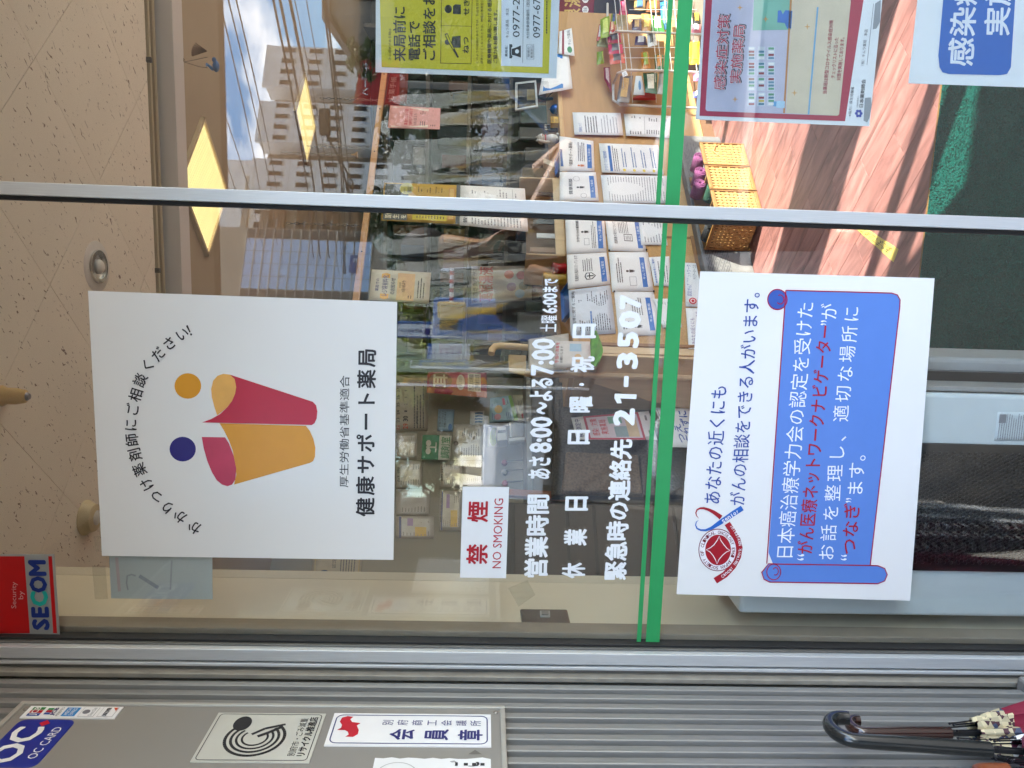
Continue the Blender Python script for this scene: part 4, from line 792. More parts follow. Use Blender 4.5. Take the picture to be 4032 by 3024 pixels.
d = N_('white notice with a stretching figure and speech bubbles beside the stile', R_, [(215, 1640), (215, 1405), (510, 1405), (535, 1640)]); d.text(0.2, 0.24, 0.75, 0.34, '健康相談', TXT, 0.01); d.person(0.45, 0.48, 0.17, BLACK); d.disc(0.75, 0.45, 0.09, 0.09, PALE); d.disc(0.75, 0.45, 0.08, 0.08, PAPER, 0.0019); d.disc(0.17, 0.62, 0.08, 0.08, PALE); d.disc(0.17, 0.62, 0.07, 0.07, PAPER, 0.0019); kimura(d)
d = N_('white sheet with a dense grey table just right of the stile', R_, [(575, 1660), (550, 1430), (1090, 1435), (1110, 1660)]); d.lines(0.08, 0.08, 0.95, 0.95, 22, PALE, 0.3, 0.05)
d = N_('white notice with a bowing figure and blue name bar left of the stile', M2, [(480, 625), (465, 310), (785, 310), (805, 605)]); d.text(0.28, 0.26, 0.85, 0.34, 'かかりつけ薬剤師', TXT, 0.008); d.person(0.55, 0.42, 0.16, BLACK); d.rect(0.2, 0.45, 0.38, 0.58, PALE, 0.0014); d.rect(0.21, 0.46, 0.37, 0.57, PAPER, 0.0018); d.lines(0.12, 0.63, 0.85, 0.76, 3, TXT); kimura(d)
d = N_('white notice with a page symbol and blue name bar', M2, [(822, 597), (790, 320), (1085, 320), (1130, 607)]); d.text(0.2, 0.18, 0.85, 0.27, '残薬書の発行について', TXT, 0.006); d.rect(0.28, 0.45, 0.48, 0.68, TXT, 0.0014); d.rect(0.30, 0.465, 0.46, 0.665, PAPER, 0.0018); d.lines(0.32, 0.49, 0.44, 0.64, 4, TXT, 0.4, 0.1, 0.0022); d.lines(0.5, 0.32, 0.92, 0.6, 6, TXT); kimura(d)
d = N_('plain white letter hanging below the page-symbol notice', M2, [(1088, 552), (1062, 325), (1265, 325), (1305, 550)]); d.lines(0.1, 0.12, 0.9, 0.9, 7, PALE, 0.35)
d = N_('white notice with a shield and cross symbol', M2, [(490, 912), (480, 630), (805, 607), (838, 868)]); d.text(0.18, 0.17, 0.95, 0.26, '先進的な服薬を行っています', TXT, 0.006); d.poly([(0.2, 0.44), (0.3, 0.40), (0.4, 0.44), (0.4, 0.58), (0.3, 0.68), (0.2, 0.58)], BLACK); d.poly([(0.22, 0.46), (0.3, 0.425), (0.38, 0.46), (0.38, 0.57), (0.3, 0.65), (0.22, 0.57)], PAPER, 0.0020); d.rect(0.285, 0.45, 0.315, 0.62, BLACK, 0.0024); d.rect(0.23, 0.51, 0.37, 0.535, BLACK, 0.0026); d.lines(0.45, 0.36, 0.9, 0.62, 5, TXT); kimura(d)
d = N_('white notice with a seated reader and a speech box', M2, [(850, 933), (822, 607), (1142, 607), (1190, 925)]); d.lines(0.22, 0.14, 0.85, 0.30, 3, TXT, 0.5); d.person(0.5, 0.42, 0.17, BLACK); d.rect(0.14, 0.45, 0.36, 0.62, PALE, 0.0014); d.rect(0.15, 0.46, 0.35, 0.61, PAPER, 0.0018); kimura(d, 0.76, 0.88)
d = N_('small curling notice with blue heading about changed hours', M2, [(1195, 882), (1148, 650), (1318, 640), (1330, 885)], ); d.text(0.08, 0.12, 0.92, 0.24, '開局時間変更のご案内', BLB, 0.01); d.lines(0.12, 0.34, 0.9, 0.9, 4, TXT, 0.35)
d = N_('shiny plastic-covered information sheet with dense print on the cork board', M2, [(512, 1290), (495, 920), (835, 875), (880, 1270)], mt=mat('#c5ccd6', 0.08, noise=0.05, bump=0.12, scale=22)); d.text(0.05, 0.06, 0.95, 0.14, '管理指導に関するご案内', TXT, 0.006); d.lines(0.08, 0.2, 0.92, 0.92, 14, TXT, 0.4); d.lines(0.08, 0.45, 0.5, 0.52, 1, BLB, 0.6)
d = N_('white notice with bent figure, partly behind the white telephone digits', M2, [(902, 1300), (867, 935), (1190, 930), (1250, 1280)]); d.lines(0.15, 0.12, 0.9, 0.3, 3, TXT, 0.5); d.person(0.2, 0.42, 0.16, BLACK); d.lines(0.45, 0.38, 0.92, 0.66, 5, TXT); kimura(d, 0.76, 0.88)
d = N_('tabular white sheet at the lower left of the cork board', M2, [(1265, 1225), (1180, 990), (1380, 985), (1420, 1220)]); d.lines(0.08, 0.1, 0.92, 0.92, 8, PALE, 0.25, 0.1)
d = N_('hand-lettered navigator notice with a red and blue ribbon emblem', M2, [(1450, 1052), (1440, 695), (1700, 705), (1720, 1060)]); d.text(0.22, 0.06, 0.95, 0.2, '認定がん医療ネットワーク', BLT); d.text(0.6, 0.24, 0.95, 0.36, 'ナビゲーターとは', TXT); d.disc(0.12, 0.22, 0.07, 0.12, RED); d.disc(0.12, 0.22, 0.045, 0.075, PAPER, 0.002); d.disc(0.12, 0.22, 0.03, 0.05, RED, 0.0024); d.lines(0.3, 0.45, 0.9, 0.8, 4, TXT, 0.4)
d = N_('hand-lettered notice in purple ink below the cork board', M2, [(1475, 1400), (1450, 1065), (1720, 1070), (1740, 1400)]); d.text(0.1, 0.1, 0.75, 0.24, 'あなたの近くにも', mat('#6a4b8c', 0.6)); d.text(0.2, 0.28, 0.98, 0.4, '相談できる人がいます。', mat('#6a4b8c', 0.6))
for (x, y), pn in zip(((825, 597), (867, 933), (1190, 930), (1130, 592)), ('at the corner of the page-symbol notice', 'at the upper corner of the seated-reader notice', 'at the lower corner of the seated-reader notice', 'below the page-symbol notice')):
    p = W(M2, x, y, PCN); o = MB().lathe([(0.004, 0), (0.0055, 0.004), (0.0045, 0.008), (0.002, 0.009)], p, 10, NC).build('push_pin', GASKET, None, True); tag(o, 'black push pin ' + pn, 'pin', 'black push pins on the cork board')
# --- wooden bar, chains and clear vinyl screen over the counter
br = thing('wooden_bar', 'slim wooden bar hanging on chains above the counter', 'bar', Q(0.6, 0.0, 2.08))
BA = W(F_sky, 1612, 560, plane(Q(0, 0.05), NC)); BZ = W(F_sky2, 1835, 1180, plane(Q(0, 0.05), NC)); bd = (BZ-BA); 
b = MB(); e1 = Vector((0, 0, 1)); p4 = [BA+bd*-0.25, BA+bd*1.25]
b.prism([p4[0], p4[1], p4[1]+e1*0.036, p4[0]+e1*0.036], NC, -0.012, 0.012).build('bar', mat('#b98a57', 0.5, noise=0.1, scale=8, stretch=(6, 6, 1)), br, bevel=0.003)
for f_ in (0.04, 0.22, 0.42, 0.62, 0.82): MB().lathe([(0.005, 0), (0.003, 0.004)], BA+bd*f_+e1*0.018+NC*0.012, 8, NC).build('screw', GASKET, br)
VIN = glass_mat((0.95, 0.95, 0.95), 0.022, wavy=0.10, name='clear_vinyl')
vb = MB(); nx_, nz_ = 60, 14
for i in range(nx_+1):
    for j in range(nz_+1):
        f_ = -0.2+1.4*i/nx_; h = j/nz_; z = (BA+bd*f_).z*(1-h)+1.06*h; c = BA+bd*f_
        vb.v.append(Vector((c.x, c.y, z))+NC*(0.018+0.016*math.sin(i*0.55)*h+0.010*math.sin(i*1.3+j*0.4)*h))
for i in range(nx_):
    for j in range(nz_): vb.f.append((i*(nz_+1)+j, i*(nz_+1)+j+1, (i+1)*(nz_+1)+j+1, (i+1)*(nz_+1)+j))
o = vb.build('vinyl_screen', VIN, None, True); tag(o, 'clear vinyl sheet hanging from the wooden bar above the counter', 'screen')
CHM = mat('#8d8a84', 0.35, metal=0.8)
def chain(label, f_):
    t = thing('chain', label, 'chain', BA+bd*f_+e1*0.04); p = BA+bd*f_+e1*0.04; k = 0; link = None
    while p.z+0.022*k < 2.53 and k < 40:
        Mx = Matrix.Translation(p+e1*(0.022*k)) @ Matrix.Rotation(R(90*(k % 2)), 4, 'Z')
        if link is None: o_ = MB().tube([(0.006*math.cos(a), 0, 0.014*math.sin(a)) for a in np.linspace(0, 2*math.pi, 13)[:-1]], 0.0014, 6, True).build('link', CHM, None, True); link = o_.data; o_.parent = t; o_.matrix_local = Matrix.Translation(-t.location) @ Mx
        else: instance(link, 'link', t, Mx)
        k += 1
chain('thin chain carrying the wooden bar right of the pull cord', 0.17); chain('thin chain carrying the wooden bar next to the door stile', 0.40); chain('thin chain carrying the wooden bar nearest the emblem poster', 0.72)
# notices hanging on the screen
PV = plane(Q(0, 0.11), NC); Mi = F_mid
d = Doc('notice', 'pink notice with a drawn carrier bag hanging on the vinyl screen', 'notice', F_cat, PV, [(75, 705), (98, 458), (648, 487), (640, 716)], mat('#d59a98', 0.6), bow=0.004); d.poly([(0.05, 0.06), (0.95, 0.06), (0.93, 0.92), (0.07, 0.92)], mat('#e2cfc4', 0.6), 0.001); d.poly([(0.1, 0.04), (0.35, 0.04), (0.35, 0.22), (0.62, 0.22), (0.62, 0.04), (0.9, 0.04), (0.9, 0.26), (0.1, 0.26)], mat('#d59a98', 0.6), 0.0015); d.text(0.14, 0.31, 0.86, 0.38, '薬局でのレジ袋', RED, 0.01); d.text(0.14, 0.39, 0.9, 0.46, '有料化のお知らせ', RED, 0.01); d.text(0.15, 0.49, 0.8, 0.55, '7月1日より', TXT); d.lines(0.14, 0.6, 0.85, 0.72, 3, TXT); d.rect(0.0, 0.77, 1.0, 1.0, mat('#d59a98', 0.6), 0.0018); d.lines(0.12, 0.8, 0.9, 0.92, 3, TXT, 0.4, 0.3, 0.0022)
d = Doc('notice', 'yellow and black health-insurance notice crossing behind the stile', 'notice', F_hand, PV, [(150, 512), (190, 60), (1090, 85), (1075, 548)], mat('#b8963f', 0.6), bow=0.004); d.rect(0.03, 0.02, 0.97, 0.33, BLACK, 0.001); d.text(0.06, 0.05, 0.62, 0.13, '国保の健診で', mat('#e8dfc0', 0.5), 0.012); d.text(0.06, 0.15, 0.6, 0.23, '生活習慣病', mat('#e8dfc0', 0.5), 0.012); d.text(0.06, 0.25, 0.5, 0.32, 'を防ごう', mat('#e8dfc0', 0.5), 0.01); d.disc(0.85, 0.3, 0.16, 0.09, mat('#a3a044', 0.5)); d.text(0.72, 0.26, 0.97, 0.29, '8,000円', BLACK); d.text(0.74, 0.31, 0.97, 0.37, '無料！', BLACK, 0.01); d.rect(0.06, 0.4, 0.6, 0.84, mat('#c5b423', 0.6), 0.001); d.lines(0.1, 0.44, 0.95, 0.82, 10, mat('#5c4a20', 0.6), 0.35); d.rect(0.1, 0.86, 0.9, 0.93, mat('#b5603a', 0.5)); d.rect(0.11, 0.865, 0.89, 0.925, mat('#c9a650', 0.5), 0.0018); d.rect(0, 0.955, 1, 1.0, BLACK)
d = Doc('notice', 'white form with small print below the yellow and black notice', 'notice', F_hand, PV, [(1085, 565), (1095, 92), (1860, 125), (1900, 640)], bow=0.004); d.text(0.05, 0.05, 0.5, 0.11, '皆様へ', TXT, 0.008); d.lines(0.06, 0.16, 0.94, 0.92, 16, PALE, 0.35); d.rect(0.55, 0.8, 0.95, 0.805, PALE)
d = Doc('notice', 'pale notice about charging for bags beside the emblem poster', 'notice', F_hand, plane(Q(0, 0.2), NC), [(5, 1452), (42, 1090), (745, 1125), (720, 1495)], mat('#c2c0b4', 0.6), bow=0.003); d.text(0.28, 0.09, 0.70, 0.15, '薬局での', NAVY, 0.01); d.poly([(0.08, 0.18), (0.86, 0.18), (0.9, 0.25), (0.86, 0.32), (0.08, 0.32), (0.04, 0.25)], mat('#dba63b', 0.5), 0.001); d.text(0.13, 0.2, 0.82, 0.3, 'レジ袋有料化', NAVY, 0.012); d.text(0.2, 0.34, 0.74, 0.42, 'のお知らせ', NAVY, 0.01); d.rect(0.05, 0.45, 0.92, 0.74, mat('#d6b48f', 0.6), 0.001); d.text(0.42, 0.48, 0.64, 0.52, '令和2年', TXT); d.text(0.3, 0.53, 0.76, 0.59, '7月1日より', TXT, 0.008); d.lines(0.12, 0.63, 0.9, 0.71, 2, TXT); d.lines(0.15, 0.78, 0.85, 0.92, 3, TXT)
# pull cord
pc = W(F_sky, 1345, 1265, plane(Q(0, 0.35), NC)); pcd = thing('pull_cord', 'thin pull cord with a small cone weight in front of the reflected building', 'cord', pc)
MB().tube([pc+e1*0.01, Vector((pc.x, pc.y, 2.552))], 0.0012, 6).build('cord', mat('#b9ad8c', 0.6), pcd); MB().lathe([(0.017, -0.012), (0.016, -0.008), (0.007, 0.004), (0.003, 0.022)], pc, 16).build('cone_weight', mat('#c9a05a', 0.35), pcd, True)
# --- things on the counter
LF = F_cat
def on_top(x, y, off): return W(LF, x, y, plane(Q(0, off), NC))
PT_ = plane(Q(0, -0.06), NC)
rk = thing('brochure_box', 'open wooden brochure box on the counter crossing behind the stile', 'box', Q(0.05, -0.1, 0.995))
sa = (W(LF, 1900, 1258, PT_)-Q(0)).dot(D2); sb_ = (W(F_mid, 1680, 645, PT_)-Q(0)).dot(D2)
for s0, s1, z0, z1 in ((sa-0.012, sa, 0.996, 1.25), (sb_, sb_+0.012, 0.996, 1.22)): cbox(s0, s1, -0.30, -0.05, z0, z1).build('side_board', LWOOD, rk, bevel=0.006)
cbox(sb_+0.012, sa-0.012, -0.30, -0.05, 0.996, 1.008).build('base_board', LWOOD, rk); cbox(sb_+0.012, sa-0.012, -0.064, -0.05, 1.008, 1.05).build('front_lip', LWOOD, rk); cbox(sb_+0.012, sa-0.012, -0.30, -0.29, 1.008, 1.20).build('back_board', mat('#6e5034', 0.6), rk)
for i in range(7):
    s = sb_+0.03+(sa-sb_-0.06)*i/6; c = ['#39585c', '#c9c5c0', '#8f6a4a', '#d8d5d0', '#2c3b40', '#b9b3ab', '#4c3a3c'][i]
    o = cbox(s-0.02, s+0.018, -0.28+0.02*i, -0.275+0.02*i, 1.009, 1.14+0.02*(i % 3)).build('brochure', mat(c, 0.4), None); tag(o, ['dark teal brochure standing in the wooden brochure box', 'pale brochure second in the wooden brochure box', 'brown brochure in the wooden brochure box', 'white brochure in the middle of the wooden brochure box', 'near-black brochure in the wooden brochure box', 'light grey brochure in the wooden brochure box', 'dark plum brochure at the front of the wooden brochure box'][i], 'brochure', 'brochures in the wooden box')
c0 = on_top(1935, 830, -0.05); c0.z = 0.996; CER = mat('#d8d2ca', 0.3, noise=0.02)
cat_ = thing('cat_figurine', 'white ceramic beckoning cat with a red collar on the counter', 'figurine', c0)
b = MB().ell(c0+e1*0.045, (0.034, 0.034, 0.047), 20, 12).ell(c0+e1*0.112, (0.034, 0.030, 0.028), 20, 12)
for sgn in (-1, 1):
    b.lathe([(0.011, 0), (0.007, 0.010), (0.001, 0.020)], c0+e1*0.130+D2*0.019*sgn, 10); b.ell(c0+e1*0.010+D2*0.022*sgn+NC*0.022, (0.013, 0.015, 0.010), 12, 8)
b.tube([c0+D2*-0.028+e1*0.065, c0+D2*-0.046+e1*0.09+NC*0.012, c0+D2*-0.044+e1*0.122+NC*0.016], [0.010, 0.010, 0.012], 12); b.ell(c0+D2*-0.044+e1*0.126+NC*0.016, (0.012, 0.012, 0.012), 12, 8)
b.build('body', CER, cat_, True)
MB().tube([c0+e1*0.086+(D2*math.cos(a)+NC*math.sin(a))*0.0265 for a in np.linspace(0, 2*math.pi, 25)[:-1]], 0.0035, 8, True).build('collar', RED, cat_, True)
MB().ell(c0+e1*0.106+NC*0.031, (0.006, 0.004, 0.003), 10, 6).build('mouth', RED, cat_, True)
for sgn in (-1, 1): MB().tube([c0+e1*(0.118+0.002*math.cos(a*2))+NC*0.0285+D2*(0.012*sgn+0.005*a) for a in (-1, 0, 1)], 0.0009, 6).build('eye', GASKET, cat_)
c1 = on_top(1905, 500, -0.05); c1.z = 0.996
bl_ = thing('desk_bell', 'blue dome-shaped desk bell on the counter', 'bell', c1); MB().lathe([(0.034, 0.006), (0.033, 0.018), (0.026, 0.034), (0.014, 0.044), (0.004, 0.047)], c1, 24).build('dome', mat('#1d56a8', 0.15, metal=0.3), bl_, True); MB().lathe([(0.038, 0), (0.038, 0.005), (0.034, 0.006)], c1, 24).build('base', GASKET, bl_); MB().lathe([(0.003, 0.047), (0.005, 0.054), (0.003, 0.057)], c1, 10).build('button', CHM, bl_, True)
c2 = on_top(1905, 640, -0.03); c2.z = 0.996
pcx = thing('price_box', 'little yellow box with a handwritten price on the counter', 'box', c2); MB().box(-0.032, 0.032, -0.02, 0.02, 0, 0.05, Matrix.Translation(c2) @ Matrix.Rotation(R(45), 4, 'Z')).build('card_box', mat('#d2a22b', 0.6), pcx)
put_text('葛根湯液', c2+NC*0.0205+D2*-0.028+e1*0.046, c2+NC*0.0205+D2*0.028+e1*0.046, c2+NC*0.0205+D2*0.028+e1*0.030, c2+NC*0.0205+D2*-0.028+e1*0.030, K, NC, 0.0006, pcx); put_text('1000円', c2+NC*0.0205+D2*-0.022+e1*0.024, c2+NC*0.0205+D2*0.022+e1*0.024, c2+NC*0.0205+D2*0.022+e1*0.006, c2+NC*0.0205+D2*-0.022+e1*0.006, K, NC, 0.0006, pcx)
for i in range(3):
    p = c2-NC*0.045+D2*(0.026*(i-1)); o = thing('small_bottle', ['brown medicine bottle nearest the cat figurine', 'brown medicine bottle in the middle behind the price box', 'brown medicine bottle nearest the blue bell'][i], 'bottle', p, 'medicine bottles behind the price box'); MB().lathe([(0.011, 0), (0.011, 0.055), (0.006, 0.066), (0.006, 0.072)], p, 14).build('bottle_body', mat('#4a2a18', 0.15, noise=0.05), o, True); MB().lathe([(0.0085, 0.072), (0.0085, 0.086)], p, 14).build('cap', mat('#9a9488', 0.3, metal=0.5), o)
c3 = on_top(1920, 1090, -0.03); c3.z = 0.996
def tray(label, c, ln, mt, tilt):
    t = thing('coin_tray', label, 'tray', c); Mx = Matrix.Translation(c) @ Matrix.Rotation(R(45), 4, 'Z') @ Matrix.Rotation(R(tilt), 4, 'X')
    MB().box(-ln, ln, -0.04, 0.04, 0, 0.006, Mx).build('base', mt, t)
    for x0, x1, y0, y1 in ((-ln, ln, -0.045, -0.04), (-ln, ln, 0.04, 0.045), (-ln-0.005, -ln, -0.045, 0.045), (ln, ln+0.005, -0.045, 0.045)): MB().box(x0, x1, y0, y1, 0, 0.022, Mx).build('rim', mt, t)
TRB = mat('#2f6aa8', 0.35); tray('blue coin tray on the counter left of the cat figurine', c3, 0.075, TRB, 18)
c4 = W(F_mid2, 470, 1020, plane(Q(0, -0.06), NC)); c4.z = 0.996; tray('blue coin tray on the counter behind the white Saturday hours', c4, 0.10, TRB, 22)
c5 = on_top(1930, 1120, -0.09); c5.z = 0.996; o = thing('document_rack', 'beige wedge-shaped document rack behind the coin tray', 'rack', c5)
for i in range(3): MB().prism([c5+D2*(0.03*i-0.03), c5+D2*(0.03*i-0.002), c5+D2*(0.03*i+0.05)+e1*0.10, c5+D2*(0.03*i+0.03)+e1*0.10], NC, -0.04, 0.0-0.012*i).build('divider', mat('#b3a892', 0.5), o)
# tablet display
t1_ = thing('tablet_display', 'white-framed screen on a stand at the right of the counter', 'screen', on_top(1700, 330, -0.2)); PTB = plane(Q(0, -0.18), NC)
sheet('frame', LF, PTB, [(1462, 505), (1462, 205), (1690, 180), (1712, 470)], mat('#d9d8d4', 0.4), t1_, -0.012, 0.0, 0.002); sheet('screen', LF, PTB, [(1484, 488), (1486, 226), (1672, 206), (1688, 452)], mat('#23282c', 0.12), t1_, 0.0, 0.001); sheet('yellow_note', LF, PTB, [(1590, 405), (1590, 285), (1672, 282), (1680, 400)], mat('#6f5c22', 0.5), t1_, 0.001, 0.0016)
pbars(t1_, LF, PTB, [(1468, 480), (1468, 220), (1478, 220), (1478, 480)], 1, TXT, 0.0006, 0.6, 0.0)
MB().tube([W(LF, 1700, 330, PTB)-NC*0.02, W(LF, 1790, 350, PTB)-NC*0.03, Vector((*W(LF, 1900, 340, PTB).to_2d(), 0.998))-NC*0.03], 0.012, 8).build('stand', GASKET, t1_)
for i in range(3):
    pa = W(LF, 1720, 440-60*i, plane(Q(0, -0.15), NC)); pb = W(LF, 1850, 330-40*i, plane(Q(0, -0.1), NC)); pz = W(LF, 1950, 300-30*i, plane(Q(0, -0.08), NC)); o = MB().tube([pa, (pa+pb)/2+e1*-0.02+D2*0.02, pb, (pb+pz)/2+D2*0.02, pz], 0.003, 6).build('cable', GASKET, None, True); tag(o, ['black cable looping below the screen, nearest the bell', 'black cable looping below the screen, middle one', 'black cable looping below the screen, far right one'][i], 'cable')
d = Doc('price_sign', 'white wavy sign with a rounded blue panel hanging right of the screen', 'sign', F_yel, plane(Q(0, 0.05), NC), [(1495, 778), (1560, 430), (1740, 445), (1772, 720)], bow=0.006); d.poly([(0.06, 0.1), (0.98, 0.1), (0.98, 0.72), (0.06, 0.72)], mat('#2d7bc4', 0.4)); d.text(0.14, 0.2, 0.9, 0.64, '健康', WHITE, 0.02, False, 0.002)
d = Doc('box_label', 'white and crimson pharmacy card leaning at the right end of the counter', 'card', F_yel, plane(Q(0, 0.06), NC), [(1655, 440), (1665, 258), (1765, 228), (1788, 455)], bow=0.002); d.rect(0.0, 0.22, 1.0, 0.36, mat('#8d2435', 0.5)); d.disc(0.2, 0.72, 0.12, 0.16, mat('#3c8a4d', 0.5)); d.text(0.36, 0.6, 0.95, 0.85, 'キムラ薬局', TXT)
# dark red medicine carton
mc = thing('medicine_carton', 'dark red medicine carton with gold brush characters', 'box', Q(1.75, -0.1, 0.996)); PMC = plane(Q(0, -0.02), NC)
sheet('carton', F_rack, PMC, [(215, 372), (205, -60), (500, -60), (480, 372)], mat('#6d1622', 0.5), mc, -0.12, 0.0)
for i, ch in enumerate('葛根湯'): ptext(mc, F_rack, PMC, ch, (255, 390, 310-125*i), (245, 385, 195-125*i), GOLD, 0.0015, 0.02, True)
for y in (80, -5): ink(mc, F_rack, PMC, circ(425, y, 26, 30), PAPER, 0.0012); ptext(mc, F_rack, PMC, '頭痛' if y else '肩', (408, 442, y+18), (408, 442, y-18), TXT, 0.0018)
# --- back of the shop: dispensary shelving seen dimly through the vinyl
sh_ = thing('dispensary_shelves', 'tall shelves of medicine boxes behind the counter', 'shelf', (0.7, 5.6, 0))
for z in (0.9, 1.25, 1.6, 1.95, 2.3): MB().box(-0.9, 3.3, 5.5, 5.9, z, z+0.03).build('shelf_board', mat('#5c554b', 0.6), sh_)
MB().box(-0.9, 3.3, 5.9, 5.93, 0, 2.5).build('back_panel', mat('#4c463e', 0.7), sh_)
for x in (-0.93, 0.45, 1.85, 3.3): MB().box(x, x+0.03, 5.48, 5.93, 0, 2.5).build('upright', mat('#5c554b', 0.6), sh_)
cols = ['#77716a', '#5a2f2c', '#3b4a5c', '#7a6438', '#4a5648', '#857f78', '#5a464e', '#8b867e', '#2f3c42', '#6a4c36']
ORD = lambda k: ('first second third fourth fifth sixth seventh eighth ninth tenth eleventh twelfth thirteenth fourteenth fifteenth sixteenth seventeenth eighteenth nineteenth twentieth'.split()+['twenty-'+w_ for w_ in 'first second third fourth fifth sixth seventh eighth ninth'.split()]+['thirtieth']+['thirty-'+w_ for w_ in 'first second third fourth fifth sixth seventh eighth ninth'.split()])[k-1]
cn = ['grey', 'dark red', 'slate blue', 'ochre', 'moss green', 'light grey', 'plum', 'pale', 'dark teal', 'brown']
bi = 0
for zi, z in enumerate((0.93, 1.28, 1.63, 1.98)):
    x = -0.85; bn_ = 1
    while x < 2.9:
        wd = random.uniform(0.06, 0.17); h = random.uniform(0.10, 0.27); o = MB().box(x, x+wd, 5.52, 5.75, z, z+h).build('medicine_box', mat(cols[(bi*7+zi) % 10], 0.6), None, bevel=0.003)
        tag(o, '%s medicine box, %s from the left on the %s dispensary shelf' % (cn[(bi*7+zi) % 10], ORD(bn_), ['lowest', 'second lowest', 'second highest', 'highest'][zi]), 'box', 'medicine boxes on the dispensary shelves'); bn_ += 1; x += wd+random.uniform(0.01, 0.09); bi += 1
d = Doc('poster', 'dim red poster at the back of the shop above the pink bag notice', 'poster', LF, PY(5.3), [(40, 440), (100, 110), (300, 110), (280, 440)], mat('#7a1612', 0.6)); d.rect(0.08, 0.5, 0.92, 0.9, mat('#8d2a22', 0.6)); d.text(0.1, 0.1, 0.9, 0.4, 'お薬手帳', mat('#c9a9a0', 0.6))
# --- entrance mat, floor note
MATM = mat('#0d5046', 1.0, noise=0.35, scale=260, bump=0.9, key='mat', spec=0.05)
mt_ = thing('entrance_mat', 'dark green looped entrance mat behind the glass', 'mat', (0.2, 0.8, 0))
MB().box(-1.0, 1.4, 0.10, 1.222, 0.001, 0.010).build('mat_pile', MATM, mt_, bevel=0.003); MB().box(-1.0, 1.4, 1.2225, 1.232, 0.001, 0.008).build('mat_edge', mat('#7a5a2c', 0.7), mt_)
rg = random.Random(3); b = MB()
for i in range(15000):                                    # loops of the pile, as small tufts
    x, y = rg.uniform(-0.75, 1.35), rg.uniform(0.52, 1.215); a = rg.uniform(0, 6.28); l = rg.uniform(0.004, 0.008); h = rg.uniform(0.003, 0.007); dx, dy = math.cos(a)*l, math.sin(a)*l
    b.add([(x-dx, y-dy, 0.0095), (x+dx, y+dy, 0.0095), (x+dy*0.5, y-dx*0.5, 0.0098+h), (x-dy*0.5, y+dx*0.5, 0.0098+h*0.6)], [(0, 1, 2), (0, 2, 3), (1, 3, 2), (0, 3, 1)])
o = b.build('pile_loops', MATM, mt_); o['kind'] = 'stuff'
fnq = thing('floor_note', 'crooked yellow handwritten strip stuck to the wood floor', 'note', W(F_blue, 330, 1450, PZ(0))); PF = PZ(0.0012)
q = [(195, 1345), (252, 1345), (462, 1480), (432, 1557)]
MB().prism([W(F_blue, x, y, PF) for x, y in q], (0, 0, 1), 0, 0.0006).build('sheet', mat('#d9bf62', 0.6), fnq)
put_text('あたまで止めて', *[W(F_blue, x, y, PF) for x, y in ((395, 1510), (225, 1370), (262, 1358), (435, 1475))], K, (0, 0, 1), 0.0010, fnq)
# --- wicker rack with rolled cloths
PB = plane((0, 2.49, 0), NC)
zt_ = W(F_bk, 550, 720, PB).z; K0 = W(F_bk, 1120, 985, PB); K0 = Vector((K0.x, K0.y, 0)); sR = (W(F_bk, 680, 175, PB)-K0).dot(D2)
WK = mat('#a9824a', 0.55, noise=0.18, scale=40); WKD = mat('#86602f', 0.55, noise=0.15, scale=40)
wb = thing('wicker_rack', 'woven wicker slipper rack standing on the floor before the counter', 'rack', K0)
def weave(O, U_, L_, H_, nm, nu, nv, n):
    b = MB(); z0 = 0.02
    for i in range(nu):
        x = (i+0.5)/nu*L_; w_ = L_/nu*0.30
        b.prism([O+U_*(x-w_)+e1*z0, O+U_*(x+w_)+e1*z0, O+U_*(x+w_)+e1*(H_-0.02), O+U_*(x-w_)+e1*(H_-0.02)], n, -0.004, -0.0005)
    for j in range(nv):
        z = z0+(j+0.5)/nv*(H_-0.03-z0); w_ = (H_-z0)/nv*0.30; k = nu*2; top, bot = [], []
        for i in range(k):
            x0_, x1_ = L_*i/k, L_*(i+1)/k; o0 = 0.0035*math.sin(math.pi*(i*0.5+j)+0.8); o1 = 0.0035*math.sin(math.pi*((i+1)*0.5+j)+0.8)
            b.face([O+U_*x0_+e1*(z-w_)+n*o0, O+U_*x1_+e1*(z-w_)+n*o1, O+U_*x1_+e1*(z+w_)+n*o1, O+U_*x0_+e1*(z+w_)+n*o0], n)
    b.build(nm, WK, wb)
pw_ = sR/3
